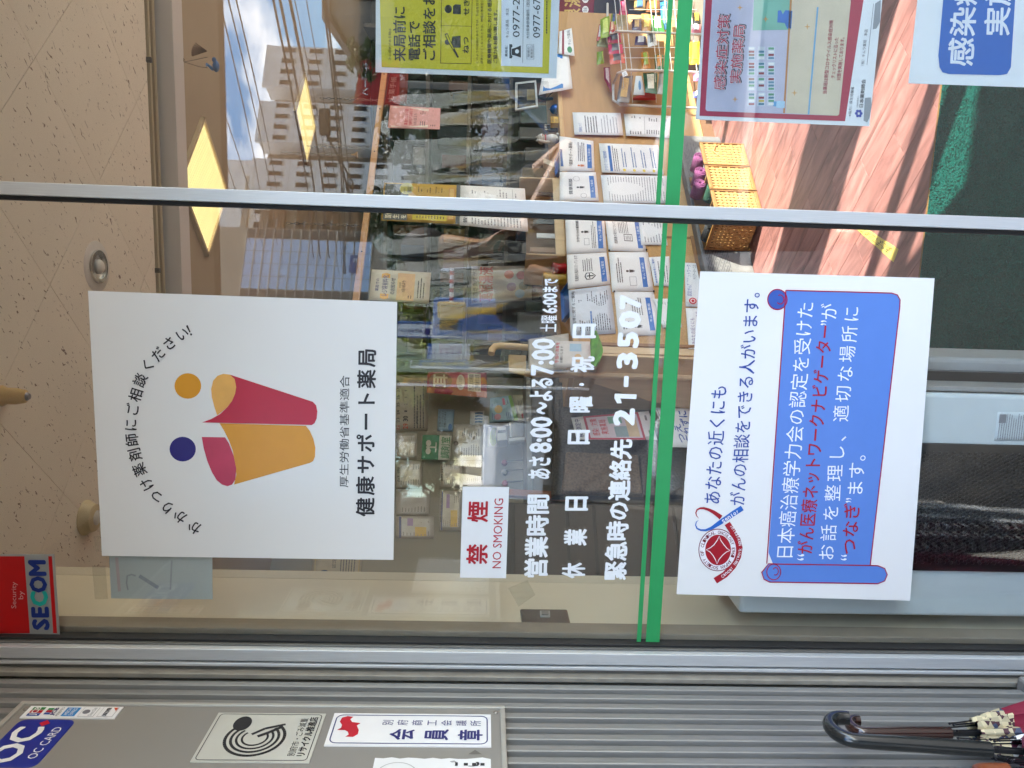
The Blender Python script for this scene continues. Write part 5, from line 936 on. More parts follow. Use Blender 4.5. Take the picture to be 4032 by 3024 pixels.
for k in range(3):
    weave(K0+D2*(pw_*k+0.012), D2, pw_-0.024, zt_, 'woven_panel', 8, 9, NC)
    MB().prism([K0+D2*(pw_*k+0.004), K0+D2*(pw_*k+0.012), K0+D2*(pw_*k+0.012)+e1*zt_, K0+D2*(pw_*k+0.004)+e1*zt_], NC, -0.008, 0.006).prism([K0+D2*(pw_*(k+1)-0.012), K0+D2*(pw_*(k+1)-0.004), K0+D2*(pw_*(k+1)-0.004)+e1*zt_, K0+D2*(pw_*(k+1)-0.012)+e1*zt_], NC, -0.008, 0.006).prism([K0+D2*(pw_*k+0.012)+e1*(zt_-0.02), K0+D2*(pw_*(k+1)-0.012)+e1*(zt_-0.02), K0+D2*(pw_*(k+1)-0.012)+e1*zt_, K0+D2*(pw_*k+0.012)+e1*zt_], NC, -0.008, 0.006).prism([K0+D2*(pw_*k+0.012)+e1*0.002, K0+D2*(pw_*(k+1)-0.012)+e1*0.002, K0+D2*(pw_*(k+1)-0.012)+e1*0.022, K0+D2*(pw_*k+0.012)+e1*0.022], NC, -0.008, 0.006).build('panel_frame', WKD, wb, bevel=0.003)
    if k: MB().prism([K0+D2*(pw_*k-0.004), K0+D2*(pw_*k+0.004), K0+D2*(pw_*k+0.004)+D1*0.24, K0+D2*(pw_*k-0.004)+D1*0.24], (0, 0, 1), 0.03, zt_-0.03).build('divider', WKD, wb)
NL = Vector((-0.70711, -0.70711, 0)); LD = 0.24
weave(K0+D1*0.012, D1, LD-0.024, zt_, 'woven_panel', 11, 9, NL)
MB().prism([K0+D1*0.001, K0+D1*0.012, K0+D1*0.012+e1*zt_, K0+D1*0.001+e1*zt_], NL, -0.008, 0.006).prism([K0+D1*(LD-0.012), K0+D1*LD, K0+D1*LD+e1*zt_, K0+D1*(LD-0.012)+e1*zt_], NL, -0.008, 0.006).prism([K0+D1*0.012+e1*(zt_-0.02), K0+D1*(LD-0.012)+e1*(zt_-0.02), K0+D1*(LD-0.012)+e1*zt_, K0+D1*0.012+e1*zt_], NL, -0.008, 0.006).build('panel_frame', WKD, wb, bevel=0.003)
MB().prism([K0+D2*0.01+D1*LD, K0+D2*(sR-0.01)+D1*LD, K0+D2*(sR-0.01)+D1*LD+e1*zt_, K0+D2*0.01+D1*LD+e1*zt_], NC, -0.01, 0.0).prism([K0+D2*0.02+D1*0.02, K0+D2*(sR-0.02)+D1*0.02, K0+D2*(sR-0.02)+D1*(LD-0.02), K0+D2*0.02+D1*(LD-0.02)], (0, 0, 1), 0.03, 0.045).build('back_panel', WKD, wb)
hd = W(F_bk, 640, 190, PB); MB().tube([hd+e1*0.0, hd+e1*0.03-D2*0.03+NC*0.006, hd+e1*0.045-D2*0.07+NC*0.006, hd+e1*0.02-D2*0.10], 0.004, 8).build('loop_handle', WK, wb, True)
def roll_cloth(label, p, ax, ln, r_, mt, group):
    t = thing('rolled_cloth', label, 'cloth', p); b = MB(); pts = []
    for i in range(40):
        a = i*0.42; rr = r_*(0.25+0.75*i/39); pts.append((rr*math.cos(a), rr*math.sin(a)))
    ax = Vector(ax).normalized(); u = ax.cross(Vector((0, 0, 1))).normalized(); v = u.cross(ax)
    for k in range(5):
        for x, y in pts: b.v.append(p+ax*(ln*(k/4-0.5)+0.004*math.sin(5*k+x*90))+u*x+v*(y+r_))
    for k in range(4):
        for i in range(39): b.f.append((k*40+i, k*40+i+1, (k+1)*40+i+1, (k+1)*40+i))
    o_ = b.build('cloth_roll', mt, t, True); sm = o_.modifiers.new('thick', 'SOLIDIFY'); sm.thickness = 0.005; tag(t, None, None, group)
PUR = mat('#7c3f68', 0.95, noise=0.2, scale=120, bump=0.5); GRN = mat('#1f4a35', 0.95, noise=0.2, scale=120, bump=0.5); BLK = mat('#1d1f22', 0.9, noise=0.2, scale=90, bump=0.4)
for lab, s, dp, mt, zz_ in (('purple rolled cloth at the right end of the wicker rack', sR-0.03, 0.12, PUR, 0.0), ('purple rolled cloth second in the wicker rack', sR-0.12, 0.15, PUR, 0.0), ('purple rolled cloth with frayed edge, third in the wicker rack', sR-0.20, 0.17, PUR, 0.012),
                            ('dark green rolled cloth lying in the wicker rack', sR-0.31, 0.10, GRN, -0.03), ('glossy black rolled slipper at the left end of the wicker rack', 0.04, 0.06, BLK, 0.0), ('second black rolled slipper behind the first in the wicker rack', 0.05, 0.16, BLK, 0.005)):
    roll_cloth(lab, K0+D2*s+D1*dp+e1*(zt_-0.055+zz_), D1, 0.10, 0.035, mt, 'rolled cloths in the wicker rack')
gb = thing('grey_carton', 'low grey carton with fine print along the foot of the counter', 'carton', Q(0.4, 0.14)); 
def gbx(s0, s1, o0, o1, z0, z1): return MB().prism([Q(s0, 0, z0), Q(s1, 0, z0), Q(s1, 0, z1), Q(s0, 0, z1)], NC, o0, o1)
gbx(-0.25, 1.05, 0.012, 0.075, 0.0, 0.27).build('carton', mat('#6b6966', 0.6, noise=0.06), gb, bevel=0.004)
bars(gb, Q(-0.22, 0.075, 0.25), Q(1.0, 0.075, 0.25), Q(1.0, 0.075, 0.12), Q(-0.22, 0.075, 0.12), NC, 14, TXT, 0.001, 0.4, 0.1)
# --- wire rack with snacks
WIRE = mat('#d8d2c6', 0.35, noise=0.03); PRK = plane(Q(0, 0.20), NC); PRK2 = plane(Q(0, 0.04), NC)
wr = thing('wire_rack', 'white wire display rack full of packets at the right of the counter', 'rack', Vector((*W(F_snack, 1900, 1100, PRK).to_2d(), 0)))
A1 = [W(F_snack, 1400, 1660, PRK2), W(F_snack, 760, 1630, PRK2), W(F_snack, 650, 1560, PRK2), W(F_snack, 650, 1300, PRK2), W(F_snack, 720, 1140, PRK), W(F_snack, 850, 1090, PRK), W(F_snack, 1500, 1105, PRK)]
dn = lambda p: Vector((p.x, p.y, 0.0))
MB().tube([dn(A1[0])]+A1+[dn(A1[-1])], 0.0085, 10).build('side_frame', WIRE, wr, True)
A2 = [W(F_snack, 1600, 520, PRK), W(F_snack, 700, 485, PRK), W(F_snack, 620, 540, PRK), W(F_snack, 560, 300, PRK2), W(F_snack, 560, 60, PRK2)]
MB().tube([dn(A2[0])]+A2, 0.0085, 10).build('side_frame', WIRE, wr, True)
A3 = [W(F_snack, 1500, -10, PRK), W(F_snack, 900, -20, PRK)]; MB().tube([dn(A3[0])]+A3, 0.0085, 10).build('post', WIRE, wr, True)
gw = MB()
for x in (780, 860, 940, 1330, 1400, 1560, 1700, 1950): gw.tube([W(F_snack, x, 1090, PRK), W(F_snack, x-60, 520, PRK)], 0.0028, 6).tube([W(F_snack, x-60, 490, PRK), W(F_snack, x-110, -20, PRK)], 0.0028, 6)
for y in (900, 740): gw.tube([W(F_snack, 800, y, PRK), W(F_snack, 1950, y, PRK)], 0.0024, 6)
for y in (300, 150): gw.tube([W(F_snack, 900, y, PRK), W(F_snack, 1950, y, PRK)], 0.0024, 6)
for x in (800, 930, 1300, 1600): gw.tube([W(F_snack, x, 1120, PRK), W(F_snack, x+20, 1600, PRK2)], 0.0028, 6)
gw.build('wire_grid', WIRE, wr, True)
def packet(label, q, off, col, col2=None, body=None, puff=0.018):
    pl = plane(Q(0, off), NC); P4 = [W(F_snack, x, y, pl) for x, y in q]; c = sum(P4, Vector())/4; t = thing('snack_packet', label, 'packet', min(P4, key=lambda p: p.z), 'packets on the wire rack'); n = 8; b = MB(); TL, TR, BR, BL = P4
    for i in range(n+1):
        for j in range(n+1):
            s, u = j/n, i/n; h = puff*(math.sin(math.pi*s)*math.sin(math.pi*u))**0.6 + 0.002*math.sin(9*s+7*u+off*50)
            b.v.append((TL*(1-s)+TR*s)*(1-u)+(BL*(1-s)+BR*s)*u+NC*h)
    for i in range(n):
        for j in range(n): b.f.append((i*(n+1)+j, (i+1)*(n+1)+j, (i+1)*(n+1)+j+1, i*(n+1)+j+1))
    k = len(b.v); b.v += [p-NC*(0.001+2*puff*0.4*0) for p in P4]; b.f.append((k, k+1, k+2, k+3))
    b.build('bag', mat(col, 0.22, noise=0.12, scale=60, bump=0.25), t, True)
    if col2:
        f0, f1 = 0.22, 0.72; b2 = MB()
        for i in range(5):
            for j in range(5):
                s, u = 0.15+0.7*j/4, f0+(f1-f0)*i/4; h = puff*(math.sin(math.pi*s)*math.sin(math.pi*u))**0.6 + 0.002*math.sin(9*s+7*u+off*50)+0.0025
                b2.v.append((TL*(1-s)+TR*s)*(1-u)+(BL*(1-s)+BR*s)*u+NC*h)
        for i in range(4):
            for j in range(4): b2.f.append((i*5+j, (i+1)*5+j, (i+1)*5+j+1, i*5+j+1))
        b2.build('printed_band', mat(col2, 0.3, noise=0.2, scale=80), t, True)
SNK = [('lime green sweets bag at the rack top', [(455, 605), (450, 300), (590, 240), (620, 560)], 0.16, '#8fa529', '#c9d06a'), ('small lime green bag low beside the rack', [(395, 1010), (395, 810), (490, 790), (510, 980)], 0.10, '#8ba42c', '#6f8a22'),
       ('red and white slim packet at the rack top', [(385, 640), (430, 380), (480, 380), (490, 620)], 0.12, '#b5433a', '#e8d8d0'), ('red bag with white characters', [(580, 540), (600, 340), (660, 340), (680, 500)], 0.18, '#b2382c', '#d9b08c'),
       ('olive packet with dark stripe behind the red bag', [(610, 380), (620, 215), (705, 215), (700, 380)], 0.14, '#9aa42f', '#3d4b6d'), ('beige nut mix bag with navy edge', [(700, 470), (710, 230), (880, 235), (880, 470)], 0.17, '#b79a6a', '#8f7a4f'),
       ('nut bag with dark prunes', [(940, 470), (950, 300), (1090, 280), (1090, 480)], 0.18, '#5a4550', '#c8a26a'), ('yellow and orange cracker bag', [(1090, 480), (1090, 210), (1240, 220), (1240, 490)], 0.16, '#c28a4a', '#e0c05c'),
       ('white and green packet with leaf print', [(1250, 490), (1240, 240), (1420, 270), (1450, 500)], 0.17, '#3f8a3d', '#d9d4c4'), ('transparent bean bag with blue seal', [(970, 160), (980, 10), (1150, -10), (1150, 160)], 0.14, '#9b7d52', '#4f7aa8'),
       ('crimson foil packet at the top corner', [(740, 230), (770, 20), (840, 10), (880, 230)], 0.12, '#b22a49', '#d0647a'), ('blue striped slim box', [(1400, 460), (1380, 30), (1490, 20), (1480, 460)], 0.15, '#3f7aa8', '#6fa3c4'),
       ('brown biscuits bag with a yellow tag', [(1150, 190), (1180, 20), (1370, 0), (1390, 190)], 0.13, '#7d4f33', '#d4b54a'), ('dark chocolate bag in the sun', [(1890, 370), (1880, 200), (2010, 200), (2010, 370)], 0.2, '#2b241c', '#d9b03a'),
       ('yellow snack bag in the sun', [(1840, 1000), (1830, 660), (1990, 640), (2000, 1000)], 0.2, '#e2c02c', '#d98a3a'), ('pink and red packet in the sun', [(1870, 510), (1860, 380), (2010, 380), (2010, 510)], 0.2, '#d26a72', '#e9d7cf'),
       ('orange and grey scalloped packet, front one', [(600, 1000), (590, 850), (820, 840), (840, 980)], 0.19, '#d9694e', '#57504c'), ('red and grey scalloped packet, middle one', [(580, 840), (570, 690), (790, 680), (810, 830)], 0.17, '#c93a52', '#57504c'), ('crimson and grey scalloped packet, rear one', [(570, 670), (560, 530), (760, 510), (780, 660)], 0.15, '#a82a3c', '#4d4744'),
       ('white and charcoal scalloped packet', [(1190, 730), (1170, 510), (1300, 490), (1340, 700)], 0.18, '#d9d6d2', '#4a4643'), ('purple packet with a dog drawing', [(980, 700), (1000, 560), (1160, 560), (1180, 700)], 0.14, '#4b3a52', '#c9c4be'), ('orange and green bean pouch', [(1100, 1080), (1080, 810), (1190, 800), (1240, 1060)], 0.17, '#b8742f', '#8a9a3c'),
       ('orange topped pouch with green base', [(1300, 1090), (1290, 850), (1430, 850), (1440, 1090)], 0.16, '#2f6b3c', '#d98a34'), ('green ribbed noodle pouch in the side basket', [(1150, 1440), (1110, 1130), (1340, 1130), (1330, 1460)], 0.14, '#24523a', '#c9c2ad'), ('grey flat box in the side basket', [(1330, 1460), (1370, 1120), (1440, 1120), (1440, 1470)], 0.13, '#a39d95', None),
       ('silver striped coffee drip packets in the side basket', [(700, 1590), (760, 1180), (960, 1180), (900, 1600)], 0.10, '#7d746a', '#c9a25c'), ('pink wrapped sweets low at the rack edge', [(1900, 1260), (1890, 1160), (1990, 1150), (2000, 1260)], 0.18, '#d97fae', '#e5b9cf'), ('violet and white packet at the rack foot', [(1900, 1520), (1890, 1430), (2000, 1420), (2000, 1520)], 0.16, '#5a5fa8', '#d9d6e4'),
       ('tall red card strip hanging beside the rack', [(510, 1230), (500, 1050), (600, 1040), (620, 1440)], 0.06, '#8f2c38', '#c9a9a0'), ('olive bag with green corner at the left', [(390, 720), (400, 600), (560, 560), (570, 740)], 0.11, '#7d7a3a', '#a9a05c')]
for lab, q, off, c1_, c2_ in SNK: packet(lab, q, off, c1_, c2_)
d = Doc('price_card', 'white card with handwriting on the side basket of the wire rack', 'card', F_snack, PRK, [(800, 1200), (780, 1130), (850, 1100), (880, 1170)]); d.text(0.1, 0.2, 0.9, 0.8, 'コーヒー', TXT, 0.01)
d = Doc('leaflet', 'white leaflet with a blue drop in the side basket of the wire rack', 'leaflet', F_snack, PRK2, [(960, 1480), (1000, 1180), (1090, 1180), (1140, 1480)]); d.disc(0.5, 0.6, 0.25, 0.15, mat('#6f9ac4', 0.5))
rcn = thing('red_carton_lid', 'flat red carton lid under the wire rack packets', 'carton', W(F_snack, 1320, 1500, PRK2)); sheet('lid', F_snack, PRK2, [(960, 1520), (1150, 1440), (1320, 1450), (1320, 1520)], mat('#a8231f', 0.5), rcn, -0.02, 0.0)

# --- air purifier standing with its back to the glass
PPY = PY(0.045); xr = W(F_pur, 300, 240, PPY).x; xl = W(F_pur, 300, 1637, PPY).x; zp = W(S_, 1600, 1318, PPY).z
g0 = W(F_pur, 300, 1345, PPY).x; g1 = W(F_pur, 300, 550, PPY).x
ap = thing('air_purifier', 'white air purifier with a black honeycomb grille standing behind the glass', 'purifier', ((xl+xr)/2, 0.15, 0)); APW = mat('#d6dbdb', 0.3, noise=0.02); APK = mat('#121315', 0.3)
xl = max(xl, -0.6705)
MB().box(xl, xr, 0.052, 0.13, 0.02, zp).build('back_case', APW, ap, bevel=0.008, seg=3)
MB().box(xr+0.003, xr+0.012, 0.06, 0.30, 0.02, zp-0.01).build('side_trim', mat('#9a9692', 0.4), ap, bevel=0.002); MB().box(xl+0.02, xr+0.030, 0.131, 0.155, 0.02, zp-0.01).build('gap', APK, ap); MB().box(xl, xr+0.055, 0.156, 0.34, 0.02, zp).build('front_case', mat('#b4b0ac', 0.35), ap, bevel=0.01, seg=3)
MB().box(g0, g1, 0.046, 0.0521, 0.10, zp-0.06).build('grille_frame', APK, ap, bevel=0.002)
hb = MB(); gi0, gi1 = g0+0.014, g1-0.012; hr_ = 0.0046; dxh = hr_*1.732; dzh = hr_*1.5; r_i = 0; z = 0.13
while z < zp-0.075:
    x = gi0+(dxh/2 if r_i % 2 else 0)+dxh/2
    while x < gi1-dxh/2:
        pts = [Vector((x+hr_*0.86*math.sin(R(60*k)), 0.0455, z+hr_*0.86*math.cos(R(60*k)))) for k in range(6)]; inn = [Vector((x+hr_*0.58*math.sin(R(60*k)), 0.0432, z+hr_*0.58*math.cos(R(60*k)))) for k in range(6)]
        hb.add(pts+inn, [(k, (k+1) % 6, 6+(k+1) % 6, 6+k) for k in range(6)]); x += dxh
    z += dzh; r_i += 1
o = hb.build('honeycomb_cells', mat('#1f2124', 0.3, noise=0.1), ap); o['kind'] = 'stuff'
d = Doc('x', 'x', 'x', F_pur, PY(0.0515), [(575, 530), (600, 350), (820, 352), (800, 532)], mat('#d4dadb', 0.4)); lab = d.o
d.lines(0.05, 0.05, 0.95, 0.95, 14, PALE, 0.4); d.rect(0.62, 0.05, 0.92, 0.25, PALE); lab.name = 'rating_label'
for kk in ('label', 'category'): del lab[kk]
wl_ = lab.matrix_world.copy(); lab.parent = ap; lab.location = lab.location-ap.location

# --- switch plate on the pier
sw = thing('switch_plate', 'bronze wall switch plate on the beige wall end', 'switch', (-0.684, 0.1, 1.31)); PSW = plane((-0.684, 0, 0), (1, 0, 0))
sheet('plate', F_nos, PSW, [(1350, 1052), (1338, 960), (1632, 962), (1655, 1052)], mat('#6d635a', 0.3, metal=0.5, noise=0.04), sw, 0.0, 0.006, 0.003)
sheet('rocker_frame', F_nos, PSW, [(1464, 1015), (1462, 978), (1524, 978), (1526, 1015)], mat('#a9a49c', 0.4), sw, 0.006, 0.008); sheet('rocker', F_nos, PSW, [(1473, 1008), (1472, 986), (1514, 986), (1516, 1008)], mat('#8b857d', 0.4), sw, 0.008, 0.010)
# --- ceiling fittings
dlc = W(S_, 209, 576, PZ(2.6)); dlt = thing('downlight', 'recessed round downlight with mirrored reflector in the ceiling', 'lamp', dlc)
MB().lathe([(0.048, -0.0035), (0.072, -0.003), (0.076, 0.0), (0.074, 0.0005)], dlc, 32).build('trim_ring', mat('#d8d2c8', 0.35), dlt, True)
b = MB(); prof = [(0.047, -0.0045), (0.040, -0.0040), (0.030, -0.0038), (0.020, -0.0037)]
b.lathe([(0.050, -0.004), (0.0485, -0.010), (0.036, -0.0105), (0.034, -0.0045)], dlc, 32).build('reflector', mat('#c9c9c6', 0.12, metal=0.95, noise=0.3, scale=25), dlt, True); MB().ell(dlc+e1*-0.008, (0.022, 0.022, 0.012), 16, 8).build('bulb', mat('#e3e0d6', 0.3), dlt, True)
sdc = W(S_, 185, 1118, PZ(2.6)); o = thing('ceiling_detector', 'round beige detector on the ceiling left of the emblem poster', 'detector', sdc); MB().lathe([(0.030, -0.032), (0.040, -0.028), (0.045, -0.012), (0.052, -0.004), (0.052, 0.0)], sdc, 28).build('housing', mat('#cbb98f', 0.45), o, True); MB().lathe([(0.018, -0.036), (0.022, -0.033)], sdc, 20).build('cover', mat('#d8d4ca', 0.4), o, True)
knc = W(S_, 4, 855, PZ(2.6)); o = thing('ceiling_sensor', 'small beige ceiling sensor with grey end at the frame edge', 'sensor', knc); MB().lathe([(0.006, -0.062), (0.016, -0.055), (0.020, -0.035), (0.020, -0.012), (0.026, 0.0)], knc, 22).build('housing', mat('#c9a566', 0.4), o, True); MB().lathe([(0.007, -0.065), (0.011, -0.058)], knc, 16).build('lens', mat('#77727a', 0.3), o, True)
LAMP = mat('#e9dfa9', 0.5, emit='#fff6da', es=0.62, noise=0.03)
def louvre_lamp(label, c):
    t = thing('ceiling_lamp', label, 'lamp', c, 'lit louvred ceiling lamps'); h = 0.175; z = 2.551
    fr_ = mat('#cbb48f', 0.5)
    for sx, sy in ((1, 0), (-1, 0), (0, 1), (0, -1)):
        a = D1*sx+D2*sy; bdir = D1*sy+D2*sx; m0 = c+a*h
        MB().prism([m0-bdir*(h+0.012), m0+bdir*(h+0.012), m0+bdir*(h+0.012)+a*0.012, m0-bdir*(h+0.012)+a*0.012], (0, 0, 1), -0.016, -0.0005).build('frame', fr_, t)
    MB().prism([c+D1*-h+D2*-h, c+D1*h+D2*-h, c+D1*h+D2*h, c+D1*-h+D2*h], (0, 0, 1), -0.004, -0.0006).build('diffuser', LAMP, t)
    lv = None; 
    for i in range(24):
        u = -h+2*h*(i+0.5)/24
        if lv is None: o_ = MB().box(-h+0.001, h-0.001, -0.0008, 0.0008, -0.012, -0.0042).build('louvre', mat('#e2d9ae', 0.35), None); lv = o_.data; o_.parent = t; o_.matrix_local = Matrix.Translation(-t.location) @ Matrix.Translation(c+D2*u) @ rot
        else: instance(lv, 'louvre', t, Matrix.Translation(c+D2*u) @ rot)
louvre_lamp('lit louvred square ceiling lamp crossed by the door stile', Vector((0.235, 1.815, 2.552))); louvre_lamp('lit louvred square ceiling lamp deeper in the shop', Vector((0.785, 3.54, 2.552))); louvre_lamp('unseen louvred ceiling lamp added over the waiting corner for more light', Vector((-1.1, 2.2, 2.552)))  # the third lamp is unseen, added to brighten the shop
# hanging bird ornament
hk = W(F_ceil, 1160, 400, PZ(2.55)); o = thing('hanging_bird', 'small bird mobile with a fanned brown tail hanging from a ceiling hook', 'ornament', hk+e1*-0.12)
hk0 = hk; MB().tube([hk, hk+e1*-0.012, hk+e1*-0.02+Vector((0.008, 0, 0)), hk+e1*-0.012+Vector((0.014, 0, 0))], 0.002, 6).build('hook', mat('#8c7a5c', 0.4), o, True)
pb_ = plane((hk.x, hk.y, 0), (0, -1, 0)); bw = [W(F_ceil, x, y, pb_) for x, y in ((1345, 370), (1345, 440), (1262, 388), (1290, 432))]
MB().tube([hk+e1*-0.018, bw[2], bw[0]], 0.001, 5).tube([hk+e1*-0.018, bw[3], bw[1]], 0.001, 5).build('strings', mat('#3a3430', 0.5), o)
bc = W(F_ceil, 1400, 430, pb_); MB().ell(bc, (0.020, 0.012, 0.012), 16, 8).ell(bc+Vector((0.022, 0, 0.006)), (0.009, 0.008, 0.008), 12, 8).build('body', mat('#1f5f9a', 0.4), o, True)
fan = MB(); tb = W(F_ceil, 1340, 330, pb_)
for i in range(7):
    a = R(-12+9*i); tip = W(F_ceil, 1340-100*math.cos(a), 340-100*math.sin(a)*0.9, pb_); sd = Vector((0.0035, 0, 0.002)); fan.face([tb-sd*0.5, tip-sd, tip+sd, tb+sd*0.5]).face([tb+sd*0.5+Vector((0, 0.001, 0)), tip+sd+Vector((0, 0.001, 0)), tip-sd+Vector((0, 0.001, 0)), tb-sd*0.5+Vector((0, 0.001, 0))])
fan.build('tail_feathers', mat('#6b4a33', 0.6), o)
MB().tube([bc+e1*0.012+Vector((-0.01, 0, 0)), bc+Vector((0.0, -0.03, 0.022)), bc+Vector((-0.014, -0.05, 0.018))], [0.006, 0.004, 0.001], 8).build('wing', mat('#2f7ab8', 0.4), o, True)

# ================================================================ waiting corner on the left
PW0 = plane(PLW[0]+NC*0.004, NC); Lo = F_low; Bn = F_ban; Dk = F_desk
Pp = mat('#9c9184', 0.6, noise=0.04, scale=8); Pl_ = mat('#b3aba0', 0.12, noise=0.08, scale=14, bump=0.5)
d = Doc('calendar', 'wall calendar with large black and red dates under the emblem poster', 'calendar', Bn, PW0, [(150, 1655), (150, 1020), (610, 1000), (610, 1645)], Pp); d.text(0.02, 0.12, 0.12, 0.20, '22', mat('#9c3a2a', 0.6), 0.02, True); 
for i in range(1, 7): d.text(0.02+0.155*i, 0.12, 0.11+0.155*i, 0.20, str(22+i), TXT, 0.02, True)
d.text(0.04, 0.30, 0.15, 0.44, '29', mat('#a8432c', 0.6), 0.03, True); d.text(0.19, 0.30, 0.30, 0.44, '30', TXT, 0.03, True)
for i in range(4): d.text(0.38+0.14*i, 0.34, 0.41+0.14*i, 0.42, str(i+1), TXT, 0.0, True)
d.lines(0.05, 0.58, 0.95, 0.92, 4, TXT, 0.35); d.text(0.12, 0.66, 0.4, 0.74, '大商産', TXT)
d = Doc('certificate', 'cream bordered certificate below the lower left of the emblem poster', 'certificate', F_nos, PW0, [(45, 762), (50, 560), (365, 560), (345, 768)], mat('#a99c84', 0.5)); d.rect(0.04, 0.05, 0.96, 0.06, GOLD); d.rect(0.04, 0.94, 0.96, 0.95, GOLD); d.disc(0.2, 0.25, 0.10, 0.09, mat('#3c4a68', 0.5)); d.text(0.35, 0.4, 0.8, 0.48, '認定証', TXT); d.lines(0.2, 0.55, 0.85, 0.88, 6, TXT, 0.35)
for lab, q, ti in (('plastic-covered certificate left of the calendar', [(330, 1052), (330, 840), (500, 840), (500, 1050)], None), ('plastic-covered certificate with formal text further left', [(330, 1290), (330, 1072), (548, 1070), (545, 1290)], '証書'), ('pale certificate below the formal one', [(690, 1285), (690, 1068), (872, 1065), (872, 1285)], '認定'), ('crinkled plastic sleeve at the left above the no-smoking sign', [(330, 1510), (330, 1300), (610, 1300), (600, 1510)], None), ('crinkled plastic sleeve with yellow and purple print', [(680, 1640), (690, 1310), (868, 1310), (868, 1640)], '開局時間'), ('crinkled plastic sleeve lowest at the far left', [(330, 1700), (330, 1520), (640, 1520), (640, 1700)], None), ('plastic sleeve low under the no-smoking sign', [(880, 1260), (880, 1070), (1050, 1070), (1050, 1260)], None)):
    d = Doc('document_sleeve', lab, 'document', Lo, PW0, q, Pl_, bow=0.004); d.lines(0.12, 0.15, 0.9, 0.9, 8, mat('#77706a', 0.6), 0.3)
    if ti: d.text(0.2, 0.05, 0.8, 0.14, ti, TXT)
    if 'yellow' in lab or 'lowest' in lab: d.rect(0.1, 0.5, 0.5, 0.8, mat('#c49d2c', 0.3)); d.rect(0.55, 0.3, 0.9, 0.45, mat('#8d6f94', 0.3)); d.rect(0.02, 0.08, 0.98, 0.14, mat('#3d3a6a', 0.3))
d = Doc('dispensary_sign', 'green and white dispensary sign on the wall of the waiting corner', 'sign', Lo, plane(PLW[0]+NC*0.03, NC), [(537, 1056), (548, 855), (785, 862), (772, 1062)], mat('#c3c0b2', 0.5)); d.rect(0.0, 0.0, 1.0, 0.58, mat('#1f6b3c', 0.5)); d.text(0.06, 0.66, 0.94, 0.96, '調剤室', mat('#2c7a46', 0.5), 0.012); d.rect(0.47, 0.14, 0.53, 0.46, mat('#c3c0b2', 0.5), 0.0016); d.rect(0.3, 0.46, 0.7, 0.5, mat('#c3c0b2', 0.5), 0.0018); d.disc(0.34, 0.22, 0.13, 0.09, mat('#c3c0b2', 0.5), 0.002); d.disc(0.66, 0.22, 0.13, 0.09, mat('#c3c0b2', 0.5), 0.0022)
d = Doc('notice', 'notice with a small portrait photo below the dispensary sign', 'notice', Lo, PW0, [(790, 1062), (800, 768), (1055, 765), (1050, 1062)], Pl_, bow=0.003); d.disc(0.45, 0.1, 0.06, 0.08, mat('#5a443a', 0.5)); d.lines(0.1, 0.25, 0.9, 0.85, 8, TXT, 0.3)
d = Doc('poster', 'crimson and orange hearing poster with a large ear character', 'poster', Bn, plane(PLW[0]+NC*0.12, NC), [(600, 1150), (610, 880), (1380, 885), (1385, 1215)], mat('#a83a4c', 0.5), bow=0.004); d.poly([(0.0, 0.0), (0.25, 0.0), (0.32, 0.4), (0.25, 1.0), (0.0, 1.0)], mat('#b5673a', 0.5), 0.001); d.disc(0.58, 0.22, 0.38, 0.2, mat('#7d4234', 0.5)); d.text(0.28, 0.10, 0.88, 0.34, '耳', mat('#c9b79a', 0.5), 0.03, True, 0.0022); d.disc(0.55, 0.56, 0.34, 0.07, mat('#c9b7a6', 0.5), 0.0024); d.text(0.28, 0.53, 0.82, 0.59, 'テレビの音が', TXT, 0.0, False, 0.003); d.rect(0.2, 0.68, 0.94, 0.9, mat('#c9b394', 0.5), 0.002); d.text(0.24, 0.70, 0.9, 0.78, 'きこえの相談', TXT, 0.008, False, 0.003); d.text(0.24, 0.80, 0.9, 0.88, 'ご予約承ります', TXT, 0.008, False, 0.003)
d = Doc('notice', 'pale blue sports-pharmacist notice beside the calendar', 'notice', Bn, PW0, [(735, 1645), (748, 1362), (962, 1370), (940, 1660)], mat('#8399ab', 0.5)); d.text(0.15, 0.08, 0.9, 0.2, '公認スポーツ', TXT, 0.006); d.text(0.15, 0.24, 0.95, 0.36, 'ファーマシスト', TXT, 0.006); d.text(0.15, 0.4, 0.9, 0.52, '在籍しています', TXT, 0.006); d.disc(0.2, 0.8, 0.15, 0.12, mat('#2f5d94', 0.5))
d = Doc('notice', 'white sheet with blue chevron arrows', 'notice', Bn, PW0, [(1160, 1570), (1165, 1390), (1350, 1385), (1345, 1575)], mat('#b9b3aa', 0.5))
for i in range(4): d.poly([(0.15+0.2*i, 0.35), (0.27+0.2*i, 0.35), (0.30+0.2*i, 0.62), (0.27+0.2*i, 0.9), (0.15+0.2*i, 0.9), (0.18+0.2*i, 0.62)], mat('#3f5d7d', 0.5))
d = Doc('leaflet', 'blue and green children\'s leaflet leaning at the reception desk', 'leaflet', Dk, plane(PLW[0]+NC*0.10, NC), [(420, 550), (430, 225), (705, 188), (800, 515)], mat('#7d949c', 0.5), bow=0.003); d.rect(0, 0.86, 1, 1, mat('#6d8f3d', 0.5)); d.disc(0.5, 0.35, 0.16, 0.16, mat('#b5935c', 0.5)); d.disc(0.2, 0.3, 0.12, 0.12, mat('#a86a72', 0.5)); d.lines(0.1, 0.08, 0.9, 0.2, 2, NAVY); d.lines(0.1, 0.6, 0.9, 0.8, 3, NAVY); d.rect(0.65, 0.55, 0.92, 0.66, mat('#b5546a', 0.5))
